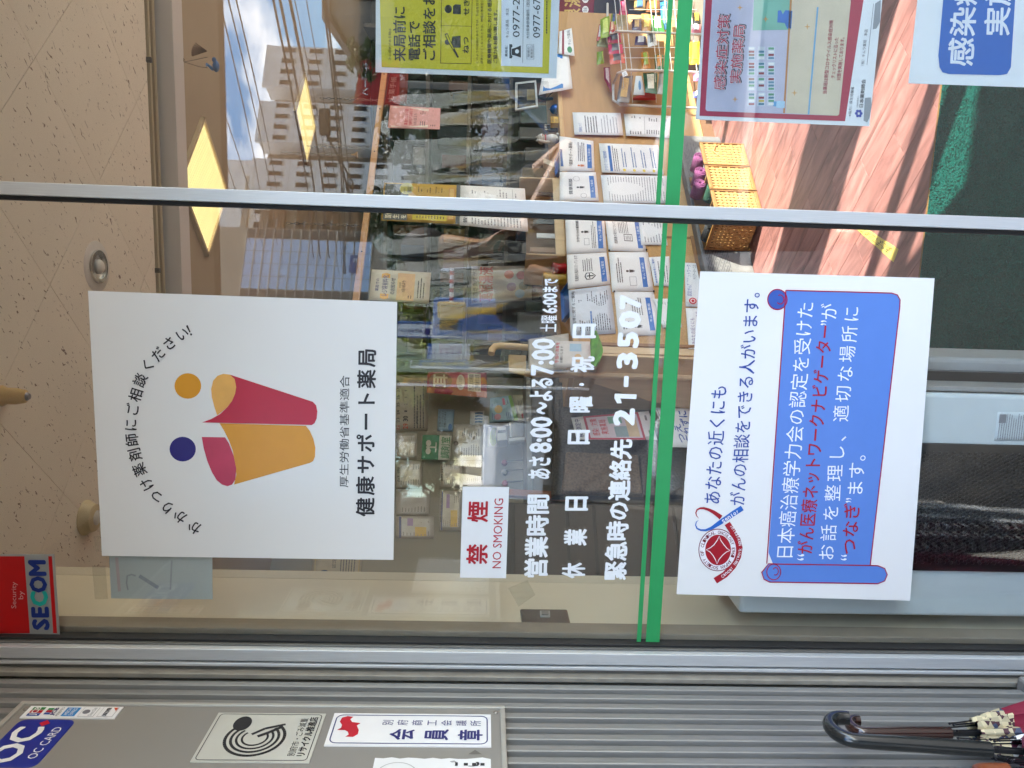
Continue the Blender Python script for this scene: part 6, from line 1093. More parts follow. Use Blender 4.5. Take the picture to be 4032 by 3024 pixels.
d = Doc('leaflet', 'cream leaflet with a strawberry beside the children\'s leaflet', 'leaflet', Dk, plane(PLW[0]+NC*0.09, NC), [(810, 512), (722, 185), (950, 178), (960, 500)], mat('#a89f86', 0.5)); d.disc(0.15, 0.4, 0.10, 0.14, mat('#a8433a', 0.5)); d.lines(0.35, 0.2, 0.9, 0.6, 4, TXT, 0.3)
d = Doc('sign', 'round lime green sticker sign under the notices', 'sign', Dk, PW0, [(395, 862), (405, 600), (545, 600), (530, 862)], mat('#b5b09a', 0.5)); d.disc(0.5, 0.55, 0.47, 0.38, mat('#8a9a26', 0.5)); d.disc(0.45, 0.85, 0.1, 0.1, mat('#3f5a24', 0.5))
rd = thing('reception_desk', 'grey-topped reception desk beneath the wall notices', 'desk', (-1.0, 2.95, 0)); LQ = lambda s, off, z: Vector((-1.2, 3.1, z))+D2*s+NC*off
def lbox(s0, s1, o0, o1, z0, z1): return MB().prism([LQ(s0, 0, z0), LQ(s1, 0, z0), LQ(s1, 0, z1), LQ(s0, 0, z1)], NC, o0, o1)
zd = W(Dk, 900, 850, plane(PLW[0]+NC*0.28, NC)).z
lbox(-0.75, 0.5, 0.002, 0.32, zd-0.03, zd).build('desk_top', mat('#7d7a74', 0.5), rd, bevel=0.004); lbox(-0.73, 0.48, 0.02, 0.28, 0.0, zd-0.031).build('desk_body', mat('#54483c', 0.6), rd)
PDK = plane(PLW[0]+NC*0.18, NC)
rt_ = thing('card_terminal', 'white box terminal with a dark window on the reception desk', 'terminal', Vector((*W(Dk, 600, 690, PDK).to_2d(), zd))); sheet('case', Dk, PDK, [(520, 780), (510, 605), (640, 592), (655, 770)], mat('#b9b5ad', 0.4), rt_, -0.08, 0.0, 0.006); sheet('window', Dk, PDK, [(530, 682), (528, 648), (630, 640), (632, 675)], BLACK, rt_, 0.0005, 0.0015)
lp = thing('desk_monitor', 'black monitor with a white edge on the reception desk', 'monitor', Vector((*W(Dk, 900, 650, PDK).to_2d(), zd))); sheet('panel', Dk, PDK, [(690, 740), (670, 535), (1240, 490), (1240, 690)], mat('#1f1d1c', 0.2), lp, -0.03, -0.002, 0.003); sheet('edge', Dk, PDK, [(682, 790), (672, 745), (1240, 690), (1240, 725)], mat('#bdb9b0', 0.4), lp, -0.03, 0.0, 0.003); sheet('edge', Dk, PDK, [(690, 732), (680, 540), (700, 538), (712, 732)], mat('#bdb9b0', 0.4), lp, -0.0015, 0.001)
PHK = plane(PLW[0]+NC*0.012, NC)
for i, (x, y, c) in enumerate(((618, 1070, '#a8616c'), (620, 1190, '#9a9488'), (625, 1340, '#a8525c'))):
    p = W(Dk, x, y, PHK); t = thing('wall_hook', ['pink round wall hook with a hanging tag, right of three', 'cream round wall hook with a cord, middle of three', 'pink round wall hook with a hanging cord, left of three'][i], 'hook', p); MB().lathe([(0.016, -0.008), (0.019, 0.0), (0.016, 0.010), (0.006, 0.014)], p, 20, NC).build('disc', mat(c, 0.4), t, True)
    e_ = W(Dk, x+270, y-30, PHK); MB().tube([p+NC*0.012, p+NC*0.012+(e_-p)*0.15+D2*0.004, e_+NC*0.008], 0.0016, 6).tube([p+NC*0.012, p+NC*0.012+(e_-p)*0.15-D2*0.004, e_+NC*0.008], 0.0016, 6).build('cord', GASKET, t, True)
    MB().prism([e_-D2*0.012, e_+D2*0.012, e_+D2*0.012-e1*0.03, e_-D2*0.012-e1*0.03], NC, 0.004, 0.010).build('tag', mat(['#4d6470', '#3a3836', '#7d746a'][i], 0.4), t, bevel=0.002)
# dark cabinet, wood post, fabric bench
cbn = thing('dark_cabinet', 'dark brown cabinet low in the waiting corner', 'cabinet', (-1.9, 2.2, 0)); lbox(-1.45, -0.55, 0.33, 0.60, 0.0, 1.36).build('carcass', mat('#2f261e', 0.6), cbn, bevel=0.004)
for i in range(9): lbox(-1.44, -0.56, 0.601, 0.606, 0.12+0.13*i, 0.235+0.13*i).build('slat', mat('#3c3026', 0.55), cbn, bevel=0.002)
pp_ = plane(PLW[0]+NC*0.36, NC); o = sheet('wood_post', Lo, pp_, [(1240, 1345), (1250, 1295), (1900, 1330), (1900, 1390)], mat('#8a4a26', 0.45, noise=0.12, scale=6, stretch=(1, 1, 0.3)), None, -0.03, 0.0); tag(o, 'reddish brown wooden post beside the fabric bench', 'post')
FEL = mat('#6b5a48', 0.95, noise=0.3, scale=90, bump=0.5); FEL2 = mat('#575049', 0.95, noise=0.3, scale=90, bump=0.5)
bn = thing('fabric_bench', 'brown fabric-covered bench in the waiting corner', 'bench', (-0.95, 2.3, 0)); PBN = plane(PLW[0]+NC*0.55, NC); PBN2 = plane(PLW[0]+NC*0.46, NC); L2 = F_low2
sheet('back_cushion', L2, PBN2, [(360, 1345), (380, 420), (820, 440), (1180, 590), (1260, 1340)], FEL2, bn, -0.06, 0.0, 0.008); sheet('seat_panel', L2, PBN, [(440, 1310), (475, 985), (1065, 1010), (1100, 1335)], FEL, bn, -0.05, 0.0, 0.012)
sheet('lower_panel', L2, PBN, [(1110, 1340), (1075, 1000), (1600, 960), (1700, 1340)], FEL2, bn, -0.06, -0.01, 0.008)
d = Doc('notice', 'red-bordered notice with a small drawn pharmacy on the bench', 'notice', L2, plane(PLW[0]+NC*0.62, NC), [(560, 895), (515, 715), (1150, 660), (1220, 895)], bow=0.003); d.text(0.1, 0.03, 0.9, 0.10, '検温測定中', NAVY, 0.01); d.rect(0.0, 0.15, 1, 0.86, mat('#b5394e', 0.5)); d.rect(0.07, 0.18, 0.93, 0.83, mat('#d6c6cf', 0.5), 0.0017); d.text(0.15, 0.22, 0.85, 0.31, '感染症対策', RED, 0.01, False, 0.0022); d.text(0.2, 0.33, 0.8, 0.42, '実施薬局', RED, 0.01, False, 0.0022); d.rect(0.1, 0.5, 0.5, 0.66, mat('#8fa4a8', 0.5), 0.0021); d.rect(0.1, 0.66, 0.9, 0.8, mat('#d6b894', 0.5), 0.0021); d.rect(0.62, 0.45, 0.9, 0.62, mat('#7fb5a0', 0.5), 0.0021); d.lines(0.1, 0.9, 0.9, 0.97, 1, TXT)
d = Doc('notice', 'framed handwritten reminder in blue marker at the bench foot', 'notice', L2, plane(PLW[0]+NC*0.64, NC), [(1335, 955), (1195, 635), (1480, 640), (1560, 960)], bow=0.002); d.rect(0.04, 0.05, 0.96, 0.06, NAVY); d.text(0.1, 0.36, 0.6, 0.6, 'つえ', BLT, 0.02); d.text(0.1, 0.62, 0.95, 0.9, '忘れずに', BLT, 0.02)
# light wood side board, sanitiser card and green cloth at the counter end
ls = thing('wood_partition', 'pale plywood partition at the left end of the counter', 'partition', (-0.75, 2.6, 0)); PLP = plane(Q(-0.66, 0.02), (-0.5, -0.866, 0))
sheet('board', L2, PLP, [(700, 440), (735, 205), (1600, 240), (1560, 660), (1180, 590)], LWOOD, ls, -0.03, 0.0, 0.004)
o = thing('bent_wood_chair', 'bent plywood chair arm and seat beyond the partition', 'chair', (-0.8, 3.0, 0)); PCH = plane(Q(-0.7, -0.1), NC)
MB().tube([W(F_ban, x, y, PCH) for x, y in ((1440, 640), (1450, 590), (1490, 545), (1560, 535), (1750, 545), (1920, 560))], 0.018, 10).build('arm', LWOOD, o, True); sheet('seat_back', F_ban, plane(Q(-0.7, -0.16), NC), [(1670, 870), (1665, 645), (1900, 655), (1895, 920)], mat('#c7a874', 0.6), o, -0.012, 0.0, 0.01); MB().tube([W(F_ban, 1900, 560, PCH), dn(W(F_ban, 1900, 560, PCH))], 0.016, 8).tube([W(F_ban, 1880, 900, PCH), dn(W(F_ban, 1880, 900, PCH))], 0.016, 8).build('leg', LWOOD, o, True)
d = Doc('card', 'hand-disinfection card with a pump bottle drawing at the counter end', 'card', L2, plane(Q(0, 0.10), NC), [(370, 305), (385, 90), (670, 92), (680, 308)], mat('#c9c3be', 0.4), bow=0.003); d.text(0.15, 0.03, 0.95, 0.13, '手指の消毒を', RED, 0.012); d.text(0.15, 0.16, 0.8, 0.24, 'お願いします', TXT, 0.008); d.rect(0.6, 0.42, 0.9, 0.75, mat('#9ab9d0', 0.5)); d.disc(0.35, 0.65, 0.16, 0.1, mat('#d2ad7c', 0.5))
gc = thing('green_cloth', 'bright green folded cloth under the hand-disinfection card', 'cloth', W(L2, 720, 200, plane(Q(0, 0.09), NC))); b = MB(); pl = plane(Q(0, 0.07), NC)
for i in range(9):
    for j in range(7): p = W(L2, 670+95*j/6*(0.5+0.6*math.sin(i/8*3.1)), 20+290*i/8, pl); b.v.append(p+NC*(0.01*math.sin(j*1.4+i)+0.01))
for i in range(8):
    for j in range(6): b.f.append((i*7+j, i*7+j+1, (i+1)*7+j+1, (i+1)*7+j))
o = b.build('cloth', mat('#5f9a2a', 0.9, noise=0.1, bump=0.3), gc, True)
sbx = thing('clear_box', 'translucent plastic tray standing at the counter end', 'tray', W(L2, 330, 200, plane(Q(0, 0.02), NC))); sheet('panel', L2, plane(Q(0, 0.0), NC), [(170, 310), (165, 70), (500, 20), (480, 320)], mat('#a39c92', 0.3), sbx, -0.02, 0.0, 0.006)
rj = W(F_mid, 1690, 745, plane(Q(0, -0.06), NC)); rj.z = 0.996; o = thing('red_jar', 'red plastic jar on the counter beside the wooden brochure box', 'jar', rj); MB().lathe([(0.028, 0), (0.034, 0.01), (0.030, 0.05), (0.034, 0.056), (0.034, 0.07)], rj, 20).build('jar_body', mat('#a01a1f', 0.25), o, True); MB().lathe([(0.036, 0.0701), (0.036, 0.078), (0.01, 0.086)], rj, 20).build('lid', mat('#7a1216', 0.3), o, True)
yt = W(F_mid, 1690, 830, plane(Q(0, -0.10), NC)); yt.z = 0.996; o = thing('yellow_tin', 'yellow and gold tin on the counter left of the red jar', 'tin', yt); MB().lathe([(0.036, 0), (0.036, 0.12)], yt, 22).build('tin_body', mat('#b08a1e', 0.35, noise=0.2, scale=40), o, True); MB().lathe([(0.037, 0.1201), (0.037, 0.128), (0.03, 0.131)], yt, 22).build('lid', mat('#8a6a20', 0.3, metal=0.5), o, True)
d = Doc('poster', 'red lettered herbal drink poster behind the counter glass', 'poster', F_mid, plane(Q(0, -0.5), NC), [(945, 1030), (945, 720), (1440, 720), (1440, 1000)], mat('#8f857c', 0.5)); d.text(0.03, 0.02, 0.97, 0.10, 'が効きますか？', TXT, 0.006); d.text(0.03, 0.13, 0.97, 0.36, '葛根湯液', mat('#8d2a20', 0.5), 0.02); 
for s, t_, c in ((0.75, 0.62, '#8d2a20'), (0.72, 0.82, '#8d2a20'), (0.4, 0.66, '#6a4a62'), (0.42, 0.86, '#5a5a4a'), (0.2, 0.8, '#6f8aa0')): d.disc(s, t_, 0.12, 0.08, mat(c, 0.5))

# ================================================================ across the street (seen mirrored in the glass)
def mir(v): return Vector((v.x, -v.y, v.z))
class MR(MB):                                   # geometry measured in the mirror image, turned over to its true side of the glass
    def build(s, *a, **k):
        s.v = [mir(p) for p in s.v]; s.f = [tuple(reversed(f)) for f in s.f]; return MB.build(s, *a, **k)
PA0 = Vector((20.8, 82.95, 0)); PAe = (Vector((5.88, 75.54, 0))-PA0).normalized(); PAn = Vector((PAe.y, -PAe.x, 0))
if PAn.y > 0: PAn = -PAn
PAV = (PA0, PAn); SA = lambda x, y, fr=F_sky: (W(fr, x, y, PAV)-PA0).dot(PAe); ZA = lambda x, y, fr=F_sky: W(fr, x, y, PAV).z
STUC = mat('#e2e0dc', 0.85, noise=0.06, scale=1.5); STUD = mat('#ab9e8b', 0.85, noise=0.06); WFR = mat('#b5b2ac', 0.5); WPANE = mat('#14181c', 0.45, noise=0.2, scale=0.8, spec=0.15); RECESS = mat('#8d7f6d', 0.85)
def abox(s0, s1, o0, o1, z0, z1): return MR().prism([PA0+PAe*s0+e1*z0, PA0+PAe*s1+e1*z0, PA0+PAe*s1+e1*z1, PA0+PAe*s0+e1*z1], PAn, o0, o1)
HA = 24.0
bA = thing('hospital_building', 'long beige hospital block with projecting bays reflected in the glass', 'building', mir(PA0+PAe*12))
bay = [(SA(650, 368), SA(620, 700)), (SA(600, 822), SA(550, 1150)), (SA(540, 1290), SA(500, 1620))]
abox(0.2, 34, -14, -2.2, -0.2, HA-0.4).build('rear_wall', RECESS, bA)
wfm = wpm = None
def window(par, s, z, wd, h, off):
    abox(s-wd/2, s+wd/2, off, off+0.05, z-h/2, z+h/2).build('window', WPANE, par); 
    abox(s-wd/2-0.08, s+wd/2+0.08, off+0.01, off+0.12, z-h/2-0.12, z-h/2).build('sill', WFR, par); abox(s-wd/2-0.08, s+wd/2+0.08, off+0.01, off+0.10, z+h/2, z+h/2+0.07).build('window_frame', WFR, par)
FLZ = [ZA(x, 560) for x in (790, 1010, 1220, 1415)]; dz = (FLZ[0]-FLZ[3])/3; FLZ += [FLZ[3]-dz*k for k in (1, 2, 3)]
for k, (s0, s1) in enumerate(bay):
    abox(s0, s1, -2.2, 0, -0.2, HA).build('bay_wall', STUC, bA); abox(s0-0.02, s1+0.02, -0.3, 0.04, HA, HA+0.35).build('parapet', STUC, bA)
    for z in FLZ:
        for j in range(4): window(bA, s0+(s1-s0)*(0.10+0.265*j), z, (s1-s0)*0.10, 1.25, 0.0)
    for zi in range(6): abox(s0, s1, 0.001, 0.015, FLZ[0]-dz*zi-1.35, FLZ[0]-dz*zi-1.32).build('joint_line', STUD, bA)
for k in range(2):
    for z in FLZ: window(bA, (bay[k][1]+bay[k+1][0])/2, z, 0.6, 1.2, -2.2)
# brown recessed bay, then the glazed stair hall
g0_, g1_ = SA(1000, 430, F_sky2), SA(1000, 985, F_sky2); zg1 = ZA(565, 700, F_sky2); zg0 = ZA(1960, 700, F_sky2)
for z in FLZ[:5]:
    abox(bay[2][1]+0.2, g0_-0.9, -2.2, -1.6, z-0.9, z+0.6).build('balcony_front', mat('#7d5f44', 0.8), bA); window(bA, (bay[2][1]+g0_)/2-0.3, z+0.2, 0.8, 0.8, -1.59)
gh = thing('glazed_stair_hall', 'tall blue glazed stair hall of the hospital reflected in the glass', 'building', mir(PA0+PAe*((g0_+g1_)/2))); GB = mat('#b3cceb', 0.3, noise=0.06, scale=0.4); MUL = mat('#c4bdb0', 0.5)  # pale blue of the panels carries the sky's reflection in its colour
abox(g0_-1.1, g1_+3.4, -2.1, -0.3, -0.2, zg1+3.2).build('hall_wall', STUD, gh); ng, nv_ = 4, 14
for i in range(ng):
    for j in range(nv_): abox(g0_+(g1_-g0_)*i/ng+0.04, g0_+(g1_-g0_)*(i+1)/ng-0.04, -0.29, -0.25, zg0+(zg1-zg0)*j/nv_+0.04, zg0+(zg1-zg0)*(j+1)/nv_-0.04).build('glass_panel', GB, gh)
for j in range(nv_+1): abox(g0_-1.0, g1_+3.2, -0.25, -0.16, zg0+(zg1-zg0)*j/nv_-0.05, zg0+(zg1-zg0)*j/nv_+0.05).build('transom', MUL, gh)
for i in range(2): abox((g0_-0.95, g1_+0.1)[i], (g0_-0.1, g1_+3.1)[i], -0.29, -0.255, zg0, zg1).build('dark_glazing', mat('#4d463e', 0.2), gh)
za, zb_ = ZA(1740, 440, F_sky2), ZA(1880, 440, F_sky2); 
p_ = [mir(W(F_sky2, x, y, (PA0+PAn*0.05, PAn))) for x, y in ((1670, 418), (1670, 472), (1880, 478), (1885, 425))]
sgn_t = lambda par, body, fr, pl, xa, xb, ya, yb, mt, bold=0.0, fit=True: put_text(body, mir(W(fr, xa, yb, pl)), mir(W(fr, xa, ya, pl)), mir(W(fr, xb, ya, pl)), mir(W(fr, xb, yb, pl)), mt, mir(pl[1]), 0.02, par, bold, fit)
PAs = (PA0+PAn*-0.12, PAn)
for i, ch in enumerate('生活品'): sgn_t(gh, ch, F_sky2, PAs, 1672+72*i, 1738+72*i, 470, 415, BLACK, 0.02)
o = MR().prism([W(F_sky2, x, y, PAs) for x, y in ((1740, 620), (1725, 812), (1812, 815), (1822, 630))], PAn, 0, 0.1).build('blue_sign', mat('#1d4f8f', 0.4), gh); sgn_t(gh, '鶴', F_sky2, (PA0, PAn), 1770, 1815, 700, 655, WHITE)
bB = thing('rear_tower', 'taller beige block rising behind the hospital bays', 'building', mir(Vector((2, 84, 0)))); B0 = Vector((9.65, 85.95, 0)); Be = (Vector((-4.52, 79.23, 0))-B0).normalized(); Bn_ = Vector((Be.y, -Be.x, 0)); Bn_ = -Bn_ if Bn_.y > 0 else Bn_
def bbox(s0, s1, o0, o1, z0, z1): return MR().prism([B0+Be*s0+e1*z0, B0+Be*s1+e1*z0, B0+Be*s1+e1*z1, B0+Be*s0+e1*z1], Bn_, o0, o1)
bbox(0, 30, -10, 0, -0.2, 30).build('wall', STUC, bB); bbox(2.2, 30, 0.0, 0.5, 26.6, 27.2).build('cornice', STUD, bB); bbox(-0.1, 30.1, -0.3, 0.15, 30, 30.4).build('parapet', STUC, bB)
for i in range(9):
    bbox(3+2.2*i, 4.2+2.2*i, 0.0, 0.04, 24.4, 26).build('window', WPANE, bB)
# grey building at the right
gx = W(F_sky, 1140, 112, PY(45)); bC = thing('grey_building', 'grey building at the far right edge of the reflected street', 'building', mir(Vector((gx.x+6, 45, 0))))
MR().box(gx.x, gx.x+14, 45, 58, -0.2, gx.z).build('wall', mat('#8a8378', 0.85, noise=0.06, scale=1.5), bC); MR().box(gx.x-0.4, gx.x+14.4, 44.6, 58, gx.z, gx.z+0.4).build('roof_edge', mat('#77706a', 0.8), bC)
for i in range(4):
    for j in range(3): MR().box(gx.x+0.8+3*i, gx.x+2.4+3*i, 44.93, 45.0, gx.z-2.6-3*j, gx.z-1.2-3*j).build('window', WPANE, bC)
# hill behind
hl = MR(); ridge = [(-160, 60), (-60, 90), (20, 120), (75, 150), (110, 190), (150, 260), (190, 300), (240, 270), (330, 240), (520, 160)]; k = len(ridge)
for x, z in ridge: hl.v += [Vector((x*1.25, 900, z*1.05-40)), Vector((x*1.25, 700, -1)), Vector((x*1.25, 1200, -1))]
for i in range(k-1): hl.f += [(i*3, (i+1)*3, (i+1)*3+1, i*3+1), (i*3+2, (i+1)*3+2, (i+1)*3, i*3)]
hz_top = W(F_sky, 1285, 160, PY(900)).z; mz = max(p.z for p in hl.v); hl.v = [Vector((p.x, p.y, p.z*hz_top/mz if p.z > 0 else p.z)) for p in hl.v]
o = struct(hl.build('hill', mat('#4a5560', 0.95, noise=0.15, scale=0.02), None)); sbm = o.modifiers.new('sub', 'SUBSURF'); sbm.levels = 2; sbm.render_levels = 3
# power lines
CAB = mat('#1d1b1a', 0.6); wires = [(130, 520, 9, 22, .012), (205, 610, 9, 22, .012), (270, 660, 9, 22, .012), (-160, 440, 9, 22, .012), (-330, 330, 9, 22, .012), (585, 905, 10, 20, .022), (640, 960, 10, 20, .026), (722, 1035, 10, 20, .030), (775, 1090, 12, 20, .010), (870, 1140, 12, 20, .010), (1008, 1185, 12, 20, .024), (1030, 1200, 12, 20, .024), (1018, 1260, 12, 20, .014)]
wn = ['topmost', 'second highest', 'third highest', 'fourth highest', 'fifth highest', 'first of the thick bundle', 'second of the thick bundle', 'third of the thick bundle', 'fine wire under the thick bundle', 'finest wire below the bundle', 'upper of the low heavy pair', 'lower of the low heavy pair', 'lowest drooping']
for (x0, x1, y0, y1, r_), nm in zip(wires, wn):
    a = W(F_sky, x0, 0, PY(y0)); b_ = W(F_sky, x1, 1600, PY(y1)); dv = b_-a; pts = [a+dv*t-e1*(0.18*math.sin(math.pi*min(1, max(0, (t+0.6)/2.4)))) for t in np.linspace(-0.6, 1.9, 30)]
    o = MR().tube(pts, r_*0.8, 6).build('power_line', CAB, None); tag(o, 'reflected overhead power line, ' + nm, 'cable', 'overhead power lines')
cl = thing('cable_closure', 'black splice box on the low heavy cables', 'splice box', mir(W(F_sky, 1090, 990, PY(16)))); c_ = W(F_sky, 1090, 990, PY(16)); MR().box(c_.x-0.28, c_.x+0.28, 15.9, 16.1, c_.z-0.10, c_.z+0.12).build('housing', CAB, cl, bevel=0.03)
for i in range(4): MR().tube([c_+Vector((-0.2, 0, 0)), c_+Vector((-0.6-0.2*i, 0.5, -0.15-0.12*i)), c_+Vector((-1.4-0.3*i, 1.4, -0.3))], 0.018, 6).build('branch_cable', CAB, cl)
# trees
def leaf_cloud(b, c, r, n, rg, size):
    for i in range(n):
        d_ = Vector((rg.gauss(0, 1), rg.gauss(0, 1), rg.gauss(0, 1))).normalized()*rg.random()**0.45; p = Vector(c)+Vector((d_.x*r[0], d_.y*r[1], d_.z*r[2]))
        u = Vector((rg.gauss(0, 1), rg.gauss(0, 1), rg.gauss(0, 0.6))).normalized(); v = u.cross(Vector((rg.gauss(0, 1), rg.gauss(0, 1), rg.gauss(0, 1)))).normalized(); l = size*rg.uniform(0.7, 1.3); w_ = l*0.38
        b.add([p-u*l, p+v*w_, p+u*l, p-v*w_], [(0, 1, 2, 3)])
def tree(label, base, h, clumps, col, size, seed, tr=0.05):
    rg = random.Random(seed); t = thing('tree', label, 'tree', mir(Vector(base))); base = Vector(base); tb_ = MR(); lf = MR(); top = base+e1*h*0.75
    tb_.tube([base, base+e1*h*0.35+Vector((0.03*h, 0, 0)), top], [tr, tr*0.75, tr*0.35], 8)
    for c, r, n in clumps:
        c = Vector(c); tb_.tube([base+e1*h*rg.uniform(0.35, 0.6), (base+e1*h*0.55+c)/2+e1*0.05*h, c], [tr*0.5, tr*0.3, tr*0.12], 6); leaf_cloud(lf, c, r, n, rg, size)
    tb_.build('trunk', mat('#4f4132', 0.9, noise=0.2, scale=12), t, True); lf.build('crown', mat(col, 0.55, noise=0.35, scale=6), t)
PT7 = PY(6.5); cs_ = [W(F_sky, x, y, PT7) for x, y in ((1300, 330), (1330, 440), (1290, 500), (1390, 410), (1440, 330), (1400, 560), (1460, 600), (1470, 470), (1500, 380), (1600, 420))]
tree('small leafy tree reflected beside the yellow notice', (cs_[3].x+0.05, 6.5, -0.1), cs_[3].z+0.1, [(c, (0.07, 0.08, 0.055), 60) for c in cs_], '#4d6632', 0.028, 5, 0.02)
rgt = random.Random(11)
for i, (x, y, h, lab, col) in enumerate(((-9, 30, 7.5, 'broad dark green tree left of the stair hall reflection', '#3c5228'), (-3.5, 27, 5.0, 'round yellow-green tree before the stair hall reflection', '#7f8a2c'), (2.8, 33, 6.5, 'dense dark tree under the stair hall reflection', '#384a26'), (-14, 24, 8.5, 'tall dark tree at the left end of the reflected car park', '#34482a'), (9.5, 26, 4.5, 'low broad tree behind the red sign reflection', '#4a5c2c'), (5.8, 28, 5.2, 'dark bushy tree between the stair hall and the red sign', '#33462a'), (13.0, 30, 5.0, 'dark bushy tree right of the red sign reflection', '#3a4c2a'), (-6.2, 29, 5.6, 'dark bushy tree left of the yellow-green tree', '#2f4226'), (0.0, 29, 5.3, 'dark bushy tree right of the yellow-green tree', '#35482a'), (-11.5, 27, 5.8, 'dark bushy tree left of the broad dark tree', '#2e4126'))):
    cl_ = [((x+rgt.uniform(-1.6, 1.6), y+rgt.uniform(-1.2, 1.2), h*rgt.uniform(0.35, 0.92)), (1.2, 1.2, 0.95), 500) for _ in range(9)]
    tree(lab, (x, y, -0.2), h, cl_, col, 0.16, 20+i, 0.22)
for i, (x0, x1, y, h) in enumerate(((-16, -7, 21, 1.3), (-6.4, 1.5, 23, 1.1), (2.4, 12, 22, 1.4))):
    b = MR(); rg = random.Random(40+i)
    for k in range(int((x1-x0)*3)): leaf_cloud(b, (x0+(k+0.5)/3, y, h*0.5), (0.35, 0.45, h*0.5), 90, rg, 0.09)
    t = thing('hedge', ['clipped hedge at the left of the reflected car park', 'clipped hedge in the middle of the reflected car park', 'clipped hedge at the right of the reflected car park'][i], 'hedge', (((x0+x1)/2), -y, -0.16)); b.build('foliage', mat('#3a4f2a', 0.6, noise=0.3, scale=4), t); MR().box(x0, x1, y-0.15, y+0.15, -0.16, h*0.5).build('branches', mat('#2b2a1c', 0.9), t)
# red sign
PRS = PY(13); rs = thing('red_shop_sign', 'red roadside sign with white lettering reflected near the small tree', 'sign', mir(Vector((W(F_sky, 1430, 650, PRS).x, 13, -0.1))))
MR().prism([W(F_sky, x, y, PRS) for x, y in ((1320, 830), (1385, 475), (1700, 470), (1700, 850))], (0, -1, 0), -0.08, 0.0).build('panel', mat('#b01418', 0.45), rs); MR().tube([Vector((W(F_sky, 1500, 660, PRS).x, 13.06, -0.16)), Vector((W(F_sky, 1500, 660, PRS).x, 13.06, W(F_sky, 1450, 660, PRS).z))], 0.06, 10).build('post', ALU_D, rs)
MR().prism([W(F_sky, x, y, PRS) for x, y in ((1385, 640), (1395, 560), (1465, 560), (1460, 640))], (0, -1, 0), 0.005, 0.01).build('emblem', mat('#c99a96', 0.5), rs); sgn_t(rs, '井ヨーハ', F_sky, PRS, 1390, 1450, 770, 500, WHITE, 0.03)
# hospital pylon sign, flags, parking gate
PHS = PY(20); hs = thing('hospital_pylon', 'blue and white vertical hospital sign reflected under the emblem poster', 'sign', mir(Vector((W(F_ban, 700, 340, PHS).x, 20, -0.16)))); ym = lambda pts, fr=F_ban, pl=PHS: [W(fr, x, y, pl) for x, y in pts]
zb0 = -0.16; xa = W(F_ban, 700, 440, PHS).x; xb = W(F_ban, 700, 235, PHS).x; ztp = W(F_ban, 60, 340, PHS).z
MR().box(xa, xb, 20, 20.3, zb0, ztp).build('pylon', mat('#27508f', 0.45), hs); zw1 = W(F_ban, 120, 340, PHS).z; zw0 = W(F_ban, 1055, 340, PHS).z; wd_ = xb-xa
MR().box(xa+wd_*0.10, xb-wd_*0.13, 19.95, 19.999, zw0, zw1).build('white_panel', mat('#d9dbe0', 0.4), hs); PH2 = PY(19.94)
for i, ch in enumerate('大分県厚生連'): sgn_t(hs, ch, F_ban, PH2, 255+48*i, 295+48*i, 360, 318, NAVY)
for i, ch in enumerate('鶴見病院'): sgn_t(hs, ch, F_ban, PH2, 562+108*i, 648+108*i, 398, 305, NAVY, 0.03)
def flag(label, px, fr, Y, col, body, tcol):
    pl = PY(Y); t = thing('banner_flag', label, 'flag', mir(Vector((W(fr, *px[3], pl).x, Y, -0.16)))); cs = [W(fr, x, y, pl) for x, y in px]; b = MR(); n = 8
    for i in range(n+1):
        for j in range(5): s, u = j/4, i/n; b.v.append((cs[0]*(1-s)+cs[1]*s)*(1-u)+(cs[3]*(1-s)+cs[2]*s)*u+Vector((0, 0.03*math.sin(5*u+2*s), 0)))
    for i in range(n):
        for j in range(4): b.f.append((i*5+j, (i+1)*5+j, (i+1)*5+j+1, i*5+j+1))
    b.build('cloth', mat(col, 0.7), t); p = cs[0]; MR().tube([Vector((p.x, Y, -0.16)), Vector((p.x, Y, p.z+0.15)), Vector((cs[1].x, Y, p.z+0.12))], 0.02, 8).build('pole', WHITE, t)
    for i, ch in enumerate(body):
        f0 = 0.06+0.9*i/len(body); f1 = f0+0.8/len(body); q = lambda s, u: mir((cs[0]*(1-s)+cs[1]*s)*(1-u)+(cs[3]*(1-s)+cs[2]*s)*u); put_text(ch, q(0.8, f0), q(0.2, f0), q(0.2, f1), q(0.8, f1), mat(tcol, 0.6), (0, 1, 0), 0.045, t, 0.01, True)
flag('blue banner flag on a white pole reflected in the glass', [(500, 815), (500, 730), (1140, 715), (1140, 820)], F_ban, 11, '#2f6aa0', '健康相談薬局', '#d9c860'); flag('yellow banner flag on a white pole reflected in the glass', [(280, 1040), (290, 960), (1350, 955), (1400, 1030)], F_ban, 10, '#c9a23c', '駐車場入口', '#3a4a68')
lbd = thing('list_board', 'pale blue board listing hospital departments reflected in the glass', 'board', mir(Vector((W(F_ban, 900, 610, PY(14)).x, 14, -0.16)))); PLB = PY(14)
MR().prism(ym(((600, 715), (610, 510), (1160, 515), (1160, 720)), F_ban, PLB), (0, -1, 0), -0.05, 0.0).build('panel', mat('#2f62a8', 0.5), lbd); MR().prism(ym(((665, 715), (672, 510), (1160, 515), (1160, 720)), F_ban, PLB), (0, -1, 0), 0.002, 0.012).build('white_area', mat('#c9cbd0', 0.5), lbd)
for i in range(5): sgn_t(lbd, '診療科目'[:4], F_ban, PY(13.97), 690+78*i, 725+78*i, 715, 570, NAVY)
zl = W(F_ban, 1100, 610, PLB).z; xl_ = W(F_ban, 1100, 610, PLB).x
for s_ in (-0.4, 0.4): MR().tube([Vector((xl_+s_, 14.03, -0.16)), Vector((xl_+s_, 14.03, zl))], 0.03, 8).build('post', ALU_D, lbd)
